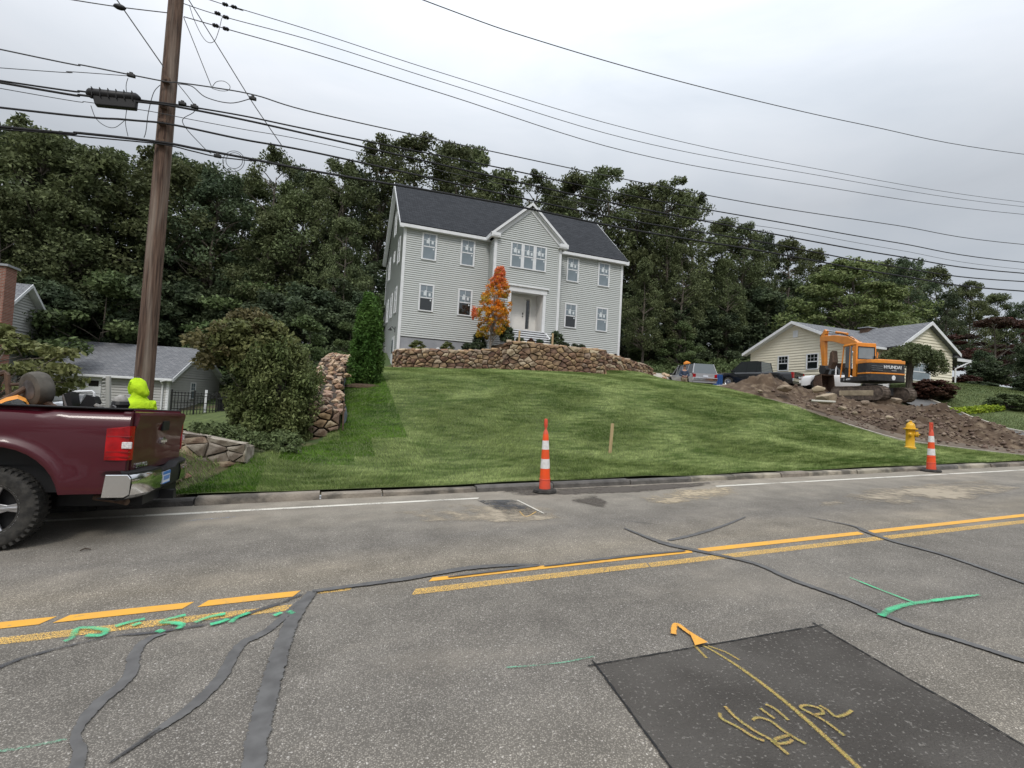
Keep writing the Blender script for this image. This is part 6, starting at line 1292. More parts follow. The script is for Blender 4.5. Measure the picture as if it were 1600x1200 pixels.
sp_ = at(952, 719, 10.3); b = MB(); b.cbox((0, 0, .41), (.085, .022, .98)); o = b.build('wooden_stake', M['wood_raw'], bevel=.003, seg=1); o.location = (sp_.x, 10.3, sp_.z-.02); o.rotation_euler = (0, .055, .15); tag(o, 'bare wooden survey stake standing in the lawn right of the middle cone', 'stake')
M['hyd'] = mat('hydrant_yellow', (.72, .40, .015), (.64, .34, .02), scale=6, rough=.45, coat=.3)
hp = at(1422, 699, 9.9); hy = thing('fire_hydrant', 'yellow fire hydrant standing in the right end of the lawn', 'hydrant', (hp.x, 9.9, hp.z-.02), .5)
b = MB(); b.lathe([(.15, -.05), (.15, .03), (.125, .045), (.115, .06), (.115, .5), (.125, .52), (.125, .56)], 22); b.build('barrel', M['hyd'], hy, smooth=True)
b = MB(); b.lathe([(.175, .56), (.185, .575), (.18, .6), (.125, .61), (.12, .66), (.10, .73), (.06, .775), (.035, .785), (.035, .83), (.0, .835)], 22); b.build('bonnet', M['hyd'], hy, smooth=True)
for a_, r_1, l_ in ((R(-95), .085, .17), (R(0), .06, .17), (R(180), .06, .17)):
    b = MB(); b.lathe([(r_1*.8, .08), (r_1*.8, l_-.04), (r_1, l_-.035), (r_1, l_+.02), (r_1*.5, l_+.025), (.022, l_+.03), (.022, l_+.06), (.0, l_+.06)], 16, axis='x'); b.build('nozzle', M['hyd'], hy, smooth=True, loc=(0, 0, .42), rot=(0, 0, a_))
b = MB(); b.tube([(.2, -.0, .40), (.2, -.03, .3), (.16, -.05, .14)], .006, 5); b.cbox((.17, -.06, .12), (.07, .02, .1)); b.build('chain_tag', M['steel'], hy)
fl = at(930, 597, 23.0)

# ================================================================== VEHICLES
M['maroon'] = mat('maroon_paint', (.055, .004, .010), (.066, .006, .013), scale=.6, rough=.38, coat=.4, spec=.35)
M['dusty_maroon'] = mat('dusty_maroon_paint', (.075, .018, .02), (.11, .045, .035), scale=5, rough=.5, coat=.4)
M['lamp_red'] = mat('red_lamp_lens', (.45, .003, .006), (.20, .002, .004), scale=7, rough=.2, coat=.3, spec=.3)
M['lamp_dark'] = mat('dark_red_lens', (.25, .003, .005), rough=.15, coat=1.)
M['lamp_white'] = mat('clear_lamp_lens', (.75, .72, .72), (.5, .45, .46), scale=50, rough=.15, coat=1.)
M['mower_orange'] = mat('mower_orange', (.72, .27, .025), (.62, .24, .03), scale=4, rough=.5, c3=(.35, .15, .04), s3=7, m3=(.62, .72))
M['plate'] = mat('plate_white', (.62, .66, .72), rough=.4); M['plate_blue'] = mat('plate_blue', (.05, .18, .5), rough=.4)
TZ = GX*-2.9-.01
TK = thing('pickup_truck', 'maroon pickup truck parked at the kerb with a loaded bed, cut by the left edge', 'pickup truck', (-2.9, 6.2, TZ), rot=(R(-2.6), 0, 0))
# local: x forward is -X world; keep axes parallel: rear end at +x .98, near side y = 0, far side y = 1.98
XC = -.11
def side_skin(name, y0, sgn, m):
    xs = sorted(set([-3.8, -3.4, -3.0, -2.6, -2.2, -1.9, -1.6, -1.2, -.9, .46, .6, .7, .8, .9, .975] + [round(XC+.56*math.cos(a), 3) for a in np.linspace(0, math.pi, 19)])); rows = []
    for x in xs:
        lo = .50 if x > .3 else .46
        if abs(x-XC) < .56: lo = .40+math.sqrt(max(0, .56**2-(x-XC)**2))*1.02
        lo = max(lo, .46); prof = [];
        for t in np.linspace(0, 1, 15):
            z = lo+(1.36-lo)*t; bulge = .035-.05*max(0, (z-1.08)/.28)**2-.03*max(0, (.62-z)/.2)**2
            arch = .035*math.exp(-((math.hypot(x-XC, z-.40)-.60)/.05)**2) if z > .40 else 0
            prof.append((x+0., y0-sgn*(bulge+arch)-(-sgn*.05 if z > 1.32 else 0), z))
        prof += [(x, y0+sgn*.10, 1.37), (x, y0+sgn*.10, 1.30)]; rows.append(prof)
    b = MB(); b.grid(rows); rear = rows[-1]
    return b.build(name, m, TK, smooth=True)
bs_ = side_skin('bed_side', 0.02, 1, M['maroon']); side_skin('bed_side', 1.96, -1, M['maroon'])
b = MB()                                            # rear corner posts and inner bed
for ya, yb in ((.0, .07), (1.91, 1.98)): b.prism([(.9, ya+.02 if ya < 1 else ya, .70), (.985, ya+.02 if ya < 1 else ya, .70), (.985, yb if ya < 1 else yb-.02, .70), (.9, yb if ya < 1 else yb-.02, .70)], (0, 0, .65))
b.build('corner_post', M['maroon'], TK, bevel=.02, fixn=True)
b = MB(); b.box((-1.2, .14, .78), (.93, 1.84, .84)); b.box((-1.2, .13, .84), (.93, .16, 1.3)); b.box((-1.2, 1.82, .84), (.93, 1.85, 1.3)); b.box((-1.25, .13, .8), (-1.2, 1.85, 1.36)); b.build('bed_liner', M['black'], TK)
b = MB(); b.box((-1.25, .02, 1.365), (.97, .12, 1.385)); b.box((-1.25, 1.86, 1.365), (.97, 1.96, 1.385)); b.build('bed_rail', M['black'], TK, bevel=.006, seg=1)
# tailgate
rows = []
for z, o_ in ((.70, .0), (.74, .012), (.86, .014), (1.0, .012), (1.16, .02), (1.20, .03), (1.26, .045), (1.315, .05), (1.345, .03), (1.35, -.03)):
    rows.append([(.93, .075, z)]+[(.985+o_+.018*math.sin(math.pi*(y-.08)/1.82), y, z) for y in np.linspace(.08, 1.90, 17)]+[(.93, 1.905, z)])
b = MB(); b.grid(rows); b.box((.94, .08, .70), (.98, 1.90, 1.34)); tgt = b.build('tailgate', M['maroon'], TK, smooth=True)
b = MB(); b.cbox((1.035, .99, 1.19), (.03, .26, .12)); b.build('tailgate_handle', M['black'], tgt, bevel=.012)
b = MB(); b.prism([(1.018, y, z) for y, z in ((.87, .985), (.94, .985), (.945, .965), (1.035, .965), (1.04, .985), (1.11, .985), (1.11, 1.025), (1.04, 1.025), (1.035, 1.045), (.945, 1.045), (.94, 1.025), (.87, 1.025))], (.02, 0, 0)); b.build('badge', M['chrome'], tgt, fixn=True)
tm = text_mesh('lettering', 'SILVERADO', .07, M['chrome'], .003); obj('lettering', tm, tgt, loc=(1.010, .36, .765), rot=(R(90), 0, R(90)))
# tail lamp wrapping the corner
def lamp(y0, s):
    b = MB(); b.prism([(.74, y0-s*.035, .79), (.99, y0-s*.02, .79), (1.0, y0+s*.13, .79), (.9, y0+s*.13, .79)], (0, 0, .1)); q = MB(); zs = (.80, .86, .90, .965, 1.0, 1.06, 1.12, 1.16); rows = []
    for z in zs: z = .845+(z-.80)*.9; k = .03*(z-.845)/.33; rows.append([(.80+.0*z, y0-s*.028, z), (.79, y0-s*.048, z), (.9, y0-s*.052, z), (.985, y0-s*.035, z+k), (1.004, y0-s*.0, z+k), (1.006, y0+s*.045, z+k), (.98, y0+s*.05, z+k)])
    q = MB(); q.grid(rows); q.poly(rows[0]); q.poly(rows[-1]); l = q.build('tail_lamp', M['lamp_red'], TK, smooth=True)
    q = MB(); q.box((.93, y0-s*.056 if s > 0 else y0+.03, .965), (1.018, y0-s*.03 if s > 0 else y0+.056, 1.035)); q.build('reversing_lens', M['lamp_white'], l, bevel=.008)
    for zz in (.875, .925, 1.085):
        q = MB(); q.box((.80, min(y0-s*.053, y0), zz), (1.0, max(y0-s*.053, y0), zz+.012)); q.build('lamp_line', M['lamp_dark'], l)
lamp(.02, 1); lamp(1.96, -1)
# bumper: black ends, chrome faces, dropped centre step, plate
b = MB(); rows = []
def bx1(y): d = abs(y-.99); return 1.13-.10*max(0, (d-.62)/.42)**2
for y in (-.06, -.04, .05, .15, .3, .5, .62, .74, .99, 1.24, 1.36, 1.48, 1.68, 1.83, 1.93, 2.02, 2.04):
    mid = abs(y-.99) < .3; x1 = bx1(y) if abs(y-.99) < 1.04 else .97; t0 = .72 if not mid else .67
    rows.append([(.76 if not mid else 1.0, y, .46), (x1-.05, y, .44), (x1, y, .48), (x1+.012, y, .62), (x1-.01, y, t0), (.95, y, t0+.02), (.76 if abs(y-.99) > 1.0 else .95, y, t0+.01)])
b.grid(rows); bmp = b.build('rear_bumper', M['black'], TK, smooth=True)
for ya, yb in ((-.045, .60), (1.38, 2.025)):
    b = MB(); rows = []
    for y in np.linspace(ya, yb, 12): x1 = bx1(y); rows.append([(x1-.03, y, .455), (x1+.012, y, .49), (x1+.024, y, .60), (x1+.014, y, .675), (x1-.008, y, .70)])
    b.grid(rows); b.build('chrome_face', M['chrome'], bmp, smooth=True)
for y_, s_ in ((-.072, -1), (2.052, 1)):
    b = MB(); b.prism([(.81, y_, .47), (1.0, y_, .47), (1.045, y_, .5), (1.05, y_, .66), (1.02, y_, .70), (.83, y_, .70)], (0, .01*-s_, 0)); b.build('chrome_face', M['chrome'], bmp, bevel=.004, seg=1, fixn=True)
b = MB(); b.box((1.145, .62, .52), (1.155, .90, .66)); b.build('licence_plate', M['plate'], bmp); b = MB(); b.box((1.155, .62, .625), (1.158, .90, .66)); b.box((1.155, .62, .52), (1.158, .90, .53)); b.build('plate_band', M['plate_blue'], bmp)
for i in range(6): b = MB(); b.box((1.155, .65+i*.04, .56), (1.158, .67+i*.04, .61)); b.build('plate_character', M['plate_blue'], bmp)
b = MB(); b.lathe([(.02, 0), (.035, .005), (.02, .01)], 12, axis='x'); b.build('bumper_plug', M['chrome'], bmp, loc=(1.15, 1.55, .62))
b = MB(); b.box((.3, .35, .38), (1.05, 1.65, .5)); b.box((-4, .5, .35), (.9, .62, .5)); b.box((-4, 1.35, .35), (.9, 1.47, .5)); b.box((.95, .93, .36), (1.2, 1.05, .46)); b.build('frame_rail', M['black'], TK)
b = MB(); b.tube([(.62, .35, .42), (.8, .3, .4), (.95, .22, .38)], .035, 10); b.build('exhaust', M['rust'], TK, smooth=True)
b = MB(); b.tube([(0, .15, .40), (0, .99, .36), (0, 1.85, .40)], [.04, .12, .04], 10); b.box((-.55, .15, .9), (.55, .5, .95)); b.box((-.55, 1.5, .9), (.55, 1.8, .95)); b.build('rear_axle', M['black'], TK)
def wheel(x, y, s, parent=None):
    w = MB(); rr_ = .405; prof = [(.24, -.12), (.30, -.135), (.35, -.135), (.375, -.125), (.395, -.10), (rr_, -.07), (rr_, .07), (.395, .10), (.375, .125), (.35, .135), (.30, .135), (.24, .12)]
    w.lathe(prof, 48, axis='y', cap=False); t = w.build('tyre', M['rubber'], parent, smooth=True, loc=(x, y+s*.135, .405))
    for i in range(44):
        a = 2*math.pi*i/44; k = MB()
        for q in (-1, 1):
            k.M = Matrix.Rotation(a+q*.035, 4, 'Y'); k.box((-.013, .045*q-.055 if q > 0 else -.10-.025, .375), (.013, .045*q+.070 if q > 0 else .0, .409))
        k.M = Matrix.Identity(4); k.build('tread_block', M['rubber'], t)
    r = MB(); sy = -s; r.lathe([(.245, .12), (.26, .125), (.262, .10), (.235, .07), (.225, -.08)], 40, axis='y', cap=False); 
    rim = r.build('rim', M['alloy'], parent, smooth=True, loc=(x, y+s*.135, .405)); rim.scale = (1, sy, 1)
    for i in range(5):
        a = 2*math.pi*i/5+.25; k = MB(); k.M = Matrix.Rotation(a, 4, 'Y'); k.prism([(-.055, .085, .05), (-.028, .075, .14), (-.048, .10, .245), (.048, .10, .245), (.028, .075, .14), (.055, .085, .05)], (0, -.03, 0)); k.box((-.012, .083, .1), (.012, .108, .238)); k.M = Matrix.Identity(4); k.build('spoke', M['alloy'], rim, bevel=.004, seg=1, fixn=True)
    k = MB(); k.lathe([(.0, .10), (.04, .10), (.065, .09), (.07, .06)], 20, axis='y'); k.build('hub_cap', M['alloy'], rim, smooth=True)
    k = MB(); k.lathe([(.0, .0), (.225, .0)], 30, axis='y', cap=False); k.build('brake_disc', M['black'], rim)
wheel(XC, -.01, 1, TK); wheel(XC, 1.99, -1, TK); wheel(-3.62, -.01, 1, TK); wheel(-3.62, 1.99, -1, TK)
b = MB(); b.box((-.78, .16, .5), (.46, .45, .98)); b.box((-.78, 1.5, .5), (.46, 1.82, .98)); b.build('wheel_well', M['black'], TK)
# cab and bonnet ahead of the bed (mostly beyond the frame)
b = MB(); rows = []
for y, s in ((.02, 1), (.12, 1), (1.86, 1), (1.96, 1)): rows.append([(-1.3, y, .5), (-1.3, y, 1.3), (-1.42, y*.84+.16, 1.9), (-2.9, y*.84+.16, 1.92), (-3.3, y*.9+.1, 1.45), (-4.55, y*.92+.08, 1.3), (-4.7, y, .95), (-4.7, y, .5)])
for k in range(len(rows)-1): pass
b.grid(rows); b.poly(rows[0]); b.poly(rows[-1]); b.build('cab', M['maroon'], TK, smooth=True)
b = MB(); b.prism([(-1.42, .015, 1.35), (-1.52, .13, 1.82), (-2.85, .13, 1.84), (-3.2, .05, 1.42)], (0, .01, 0)); b.box((-1.36, .35, 1.4), (-1.33, 1.65, 1.8)); b.build('cab_window', M['glass_dark'], TK, fixn=True)
for ch_ in TK.children:
    if ch_.name.split('.')[0] not in ('tyre', 'rim', 'frame_rail', 'rear_axle'): ch_.location.z += .05
# ---------------- load in the bed: placed in world space at the bed
def inbed(px, py, Y): return at(px, py, Y)
ml = thing('overturned_mower', 'orange riding mower lying upside down in the pickup bed, wheel in the air', 'mower', tuple(inbed(30, 640, 6.75)))
o0 = Vector(ml.location)
def q_(px, py, Y): return tuple(at(px, py, Y)-o0)
b = MB(); rows = []
for Y in (6.5, 6.62, 6.9, 7.02):
    e_ = 6 if Y in (6.5, 7.02) else 0; rows.append([q_(-60, 650+e_, Y), q_(-20, 634+e_, Y), q_(10, 621+e_, Y), q_(28, 617+e_, Y), q_(40, 622+e_, Y), q_(50, 638+e_, Y), q_(60, 660+e_, Y)])
b.grid(rows); b.build('mower_deck', M['mower_orange'], ml, smooth=True)
wc = Vector(q_(58, 608, 6.95)); b = MB(); b.lathe([(.06, -.07), (.15, -.085), (.18, -.07), (.195, -.03), (.195, .03), (.18, .07), (.15, .085), (.06, .07)], 28, (0, 0, 0), 'y'); b.build('mower_tyre', mat('dusty_rubber', (.075, .068, .058), (.12, .11, .095), scale=9, rough=.9), ml, smooth=True, loc=wc, rot=(R(8), 0, R(-38)))
b = MB(); b.lathe([(.0, -.075), (.03, -.08), (.05, -.05), (.10, -.06), (.105, -.08)], 20, (0, 0, 0), 'y'); b.build('mower_rim', M['steel'], ml, smooth=True, loc=wc, rot=(R(8), 0, R(-38)))
b = MB(); b.tube([q_(-10, 632, 6.8), q_(20, 618, 6.85), q_(42, 605, 6.95)], .028, 8); b.tube([q_(62, 612, 7.), q_(88, 640, 7.05)], .02, 8); b.tube([q_(66, 626, 6.9), q_(92, 640, 6.9)], .03, 6); b.build('mower_axle', M['rust'], ml, smooth=True)
b = MB(); b.tube([q_(-30, 590, 7.2), q_(8, 582, 7.2), q_(11, 586, 7.2), q_(14, 618, 7.2)], .03, 6); b.tube([q_(14, 601, 7.2), q_(46, 600, 7.2)], .018, 6); b.build('mower_frame', M['rust'], ml)
cb = thing('white_box', 'white and black plastic bin tipped over in the pickup bed', 'plastic bin', tuple(inbed(122, 642, 7.0))); o0 = Vector(cb.location)
b = MB(); b.tube([q_(112, 640, 7.0), q_(113, 614, 7.0), q_(117, 612, 7.0), q_(144, 611, 7.0), q_(147, 614, 7.0), q_(147, 624, 7.0)], .012, 6); b.prism([q_(116, 640, 7.05), q_(117, 616, 7.05), q_(132, 616, 7.05), q_(124, 634, 7.05)], (.0, .1, 0)); b.build('bin_rim', M['white'], cb, fixn=True)
b = MB(); b.prism([q_(99, 641, 6.85), q_(97, 617, 6.85), q_(109, 612, 6.85), q_(114, 641, 6.85)], (0, .22, 0)); b.prism([q_(124, 634, 6.95), q_(135, 617, 6.95), q_(146, 620, 6.95), q_(150, 630, 6.95), q_(140, 640, 6.95)], (0, .16, 0)); b.build('bin_body', M['black'], cb, fixn=True)
b = MB(); b.prism([q_(97, 617, 6.84), q_(99, 616, 6.84), q_(107, 642, 6.84), q_(103, 642, 6.84)], (0, .02, 0)); b.build('bin_edge', M['steel'], cb, fixn=True)
rk = thing('plastic_rack', 'narrow upright grey rack with slats standing in the pickup bed', 'rack', tuple(inbed(168, 642, 7.1))); o0 = Vector(rk.location)
M['rack'] = mat('rack_grey', (.36, .36, .33), rough=.6)
b = MB(); b.prism([q_(165, 645, 7.1), q_(165, 588, 7.1), q_(171, 588, 7.1), q_(171, 645, 7.1)], (0, .05, 0)); b.build('rack_upright', M['rack'], rk, fixn=True)
for i in range(9): b = MB(); zz = 590+i*5.6; b.tube([q_(160, zz+1, 7.08), q_(167, zz, 7.12)], .008, 5); b.build('rack_slat', M['rack'], rk)
M['junk'] = mat('grey_scrap', (.30, .29, .27), (.18, .17, .16), scale=12, rough=.7)
for k, (px, py, Y, s, m_, lab, cat) in enumerate(((92, 634, 7.2, .13, 'white', 'small white scrap piece wedged between mower wheel and bin', 'scrap'), (155, 636, 6.9, .10, 'junk', 'crumpled grey scrap beside the rack in the truck bed', 'scrap'), (178, 636, 7.1, .08, 'steel', 'small metal part right of the rack in the truck bed', 'scrap'))):
    p = inbed(px, py, Y); me = rock_mesh(200+k, M[m_], 1, 'scrap'); o = obj('scrap', me, None, loc=p, rot=(k, .4, 1), scale=(s*1.6, s, s)); tag(o, lab, cat)
bk = thing('bundle', 'dusty grey bundle with a dark strap beside the worker', 'bundle', tuple(inbed(188, 632, 7.5))); b = MB(); b.ball((0, 0, 0), (.09, .09, .12), 14, 9); b.build('bundle_body', M['junk'], bk, smooth=True); b = MB(); b.lathe([(.085, -.04), (.1, 0), (.085, .04)], 14); b.build('strap', M['black'], bk)

# ---------------- people (continuous skinned bodies)
def wrinkle(me, amp, fr):
    from mathutils import noise
    for v in me.vertices: n_ = noise.noise(v.co*fr)+.5*noise.noise(v.co*fr*2.3); v.co += v.normal*amp*n_
def skin_body(name, verts, edges, radii, m, parent=None, sub=2):
    me = bpy.data.meshes.new(name); me.from_pydata(verts, edges, []); o = bpy.data.objects.new(name, me); COL.objects.link(o)
    md = o.modifiers.new('s', 'SKIN'); sv = me.skin_vertices[0].data
    for i, r in enumerate(radii): sv[i].radius = r if isinstance(r, tuple) else (r, r); sv[i].use_root = (i == 0)
    o.modifiers.new('u', 'SUBSURF').levels = sub; dg = bpy.context.evaluated_depsgraph_get(); m2 = bpy.data.meshes.new_from_object(o.evaluated_get(dg)); m2.name = name
    bpy.data.objects.remove(o); bpy.data.meshes.remove(me); m2.materials.clear(); m2.materials.append(m); m2.polygons.foreach_set('use_smooth', [True]*len(m2.polygons))
    return obj(name, m2, parent)
M['skin'] = mat('skin', (.42, .24, .17), rough=.6); M['neon'] = mat('neon_yellow_cloth', (.50, .74, .015), (.36, .56, .012), scale=7, rough=.85, bump=1., bscale=16)
M['navy'] = mat('navy_cloth', (.035, .05, .085), (.05, .07, .11), scale=9, rough=.9, bump=.5); M['khaki'] = mat('khaki_cloth', (.30, .25, .17), rough=.9); M['jeans'] = mat('dark_trousers', (.03, .035, .05), rough=.9); M['hair'] = mat('dark_hair', (.03, .02, .015), rough=.9)
def person(label, loc, rz, shirt, pants, hood=False, hair='hair', s=1., arms='down', shorts=False):
    p = thing('person', label, 'person', loc, rz); p.scale = (s, s, s)      # faces +Y locally, 1.75 m
    V = [(0, 0, .95), (0, 0, 1.12), (0, -.01, 1.30), (0, -.01, 1.43), (0, .0, 1.5), (0, .02, 1.58), (0, .03, 1.66), (0, .02, 1.73), (.17, -.01, 1.41), (.22, .0, 1.14), (.24, .14, .93), (-.17, -.01, 1.41), (-.22, .0, 1.14), (-.22, .16, .95), (.10, 0, .90), (.11, .02, .5), (.11, -.02, .1), (.12, .12, .04), (-.10, 0, .90), (-.11, .02, .5), (-.11, -.02, .1), (-.12, .12, .04), (.24, .2, .88), (-.2, .24, .92)]
    if arms == 'up':
        V[9] = (.27, .10, 1.17); V[10] = (.2, .34, 1.22); V[12] = (-.27, .10, 1.17); V[13] = (-.2, .34, 1.2); V[22] = (.17, .42, 1.25); V[23] = (-.17, .42, 1.23)
    if arms == 'front': V[9] = (.28, .04, 1.15); V[10] = (.12, .24, 1.08); V[12] = (-.28, .04, 1.15); V[13] = (-.12, .24, 1.08); V[22] = (.05, .27, 1.08); V[23] = (-.05, .27, 1.08)
    E_ = [(0, 1), (1, 2), (2, 3), (3, 4), (4, 5), (5, 6), (6, 7), (3, 8), (8, 9), (9, 10), (10, 22), (3, 11), (11, 12), (12, 13), (13, 23), (0, 14), (14, 15), (15, 16), (16, 17), (0, 18), (18, 19), (19, 20), (20, 21)]
    rad = [(.15, .11), (.13, .10), (.16, .11), (.13, .09), .055, (.07, .085), (.08, .095), (.05, .06), .06, .048, .036, .06, .048, .036, .09, .06, .045, .04, .09, .06, .045, .04, .03, .03]
    skin_body('body', V, E_, rad, M['skin'], p)
    up = [1, 2, 3, 8, 9, 10, 11, 12, 13]; idx = {v: i for i, v in enumerate([0]+up)}; ee = [(idx[a], idx[b]) for a, b in E_ if a in idx and b in idx]
    r2 = [((r[0]+.022, r[1]+.022) if isinstance(r, tuple) else r+.02) for r in [rad[i] for i in [0]+up]]
    sh_ = skin_body('hoodie' if hood else 'shirt', [V[i] for i in [0]+up], ee, [((r[0]*1.18, r[1]*1.15) if isinstance(r, tuple) else r*1.12) for r in r2] if hood else r2, M[shirt], p, 3 if hood else 2)
    if hood: wrinkle(sh_.data, .014, 11)
    lo = [0, 14, 15]+([16] if not shorts else [])+[18, 19]+([20] if not shorts else []); idx = {v: i for i, v in enumerate(lo)}; ee = [(idx[a], idx[b]) for a, b in E_ if a in idx and b in idx]
    skin_body('trousers', [V[i] for i in lo], ee, [((r[0]+.018, r[1]+.018) if isinstance(r, tuple) else r+.022) for r in [rad[i] for i in lo]], M[pants], p)
    for sx_ in (.12, -.12): b = MB(); b.ball((sx_, .08, .045), (.055, .14, .05), 12, 8); b.build('shoe', M['black'], p, smooth=True)
    if hood:
        b = MB(); rows = []
        for i, (y, z, r) in enumerate(((.10, 1.655, .105), (.09, 1.66, .118), (.05, 1.67, .138), (-.03, 1.665, .14), (-.09, 1.65, .115), (-.125, 1.63, .06), (-.135, 1.62, .01))):
            r *= .86; rows.append([(r*.92*math.cos(a), y+.02*math.sin(a), z+r*1.15*math.sin(a)-.02+(.03 if math.sin(a) > .9 else 0)) for a in np.linspace(0, 2*math.pi, 21)])
        b.grid(rows); b.tube([(-.085, .085, 1.74), (-.10, .095, 1.65), (-.06, .09, 1.565), (.06, .09, 1.565), (.10, .095, 1.65), (.085, .085, 1.74), (0, .075, 1.775), (-.085, .085, 1.74)], .014, 6); hd = b.build('hood', M[shirt], p, smooth=True, rot=(0, 0, R(38))); wrinkle(hd.data, .008, 13)
        b = MB(); b.M = Matrix.Diagonal((1.15, .82, 1, 1)); b.lathe([(.085, 1.62), (.088, 1.58), (.10, 1.54), (.125, 1.505), (.165, 1.475), (.19, 1.44), (.20, 1.38)], 28, (0, -.015, -.03)); hc_ = b.build('hood_collar', M[shirt], p, smooth=True); wrinkle(hc_.data, .01, 12)
        for sx_ in (.03, -.03): b = MB(); b.tube([(sx_, .13, 1.5), (sx_*1.2, .15, 1.38)], .004, 5); b.build('drawstring', M['white'], p)
    else:
        b = MB(); b.ball((0, .015, 1.70), (.088, .10, .085), 14, 9); b.build('hair', M[hair], p, smooth=True)
    for sx_ in (.032, -.032): b = MB(); b.ball((sx_, .122, 1.67), .012, 8, 6); b.build('eye', M['black'], p)
    b = MB(); b.prism([(-.012, .115, 1.63), (.012, .115, 1.63), (0, .12, 1.67)], (0, .022, 0)); b.build('nose', M['skin'], p, fixn=True)
    b = MB(); b.cbox((0, .108, 1.60), (.045, .012, .008)); b.build('mouth', mat('lips', (.3, .1, .08)), p)
    if not hood:
        for sx_ in (.085, -.085): b = MB(); b.ball((sx_, .02, 1.655), (.012, .02, .03), 8, 6); b.build('ear', M['skin'], p)
    for s_, (hx, hy_, hz_) in ((1, V[22]), (-1, V[23])):
        h = MB(); h.ball((hx, hy_+.02, hz_-.01), (.035, .045, .022), 10, 6)
        for f in range(4): h.tube([(hx-.026+f*.017, hy_+.05, hz_-.01), (hx-.027+f*.018, hy_+.085, hz_-.02), (hx-.025+f*.017, hy_+.10-(f == 3)*.015, hz_-.045)], [.009, .008, .006], 6)
        h.tube([(hx-s_*.03, hy_+.01, hz_), (hx-s_*.055, hy_+.04, hz_-.01), (hx-s_*.05, hy_+.065, hz_-.02)], [.011, .009, .007], 6); h.build('hand', M['skin'], p, smooth=True)
    return p
wp = at(213, 600, 8.55); person('worker in a neon yellow hoodie with hood up standing behind the pickup bed', (wp.x+.02, 8.6, -.02), R(42), 'neon', 'jeans', hood=True, s=.93, arms='front')
pp = at(1069, 590, 24.6); person('man in a navy t-shirt and khaki shorts standing at the crest of the lawn', (pp.x, 24.6, pp.z-.98), R(150), 'navy', 'khaki', s=.98, arms='front', shorts=True)
pp = at(1073, 568, 30.); q = rock_mesh(301, mat('orange_cloth', (.6, .22, .04), rough=.9), 2, 'orange_bundle'); o = obj('orange_load', q, None, loc=(pp.x, 30., pp.z-.1), scale=(.75, .5, .6)); tag(o, 'orange covered load on the silver car roof behind the standing man', 'load')

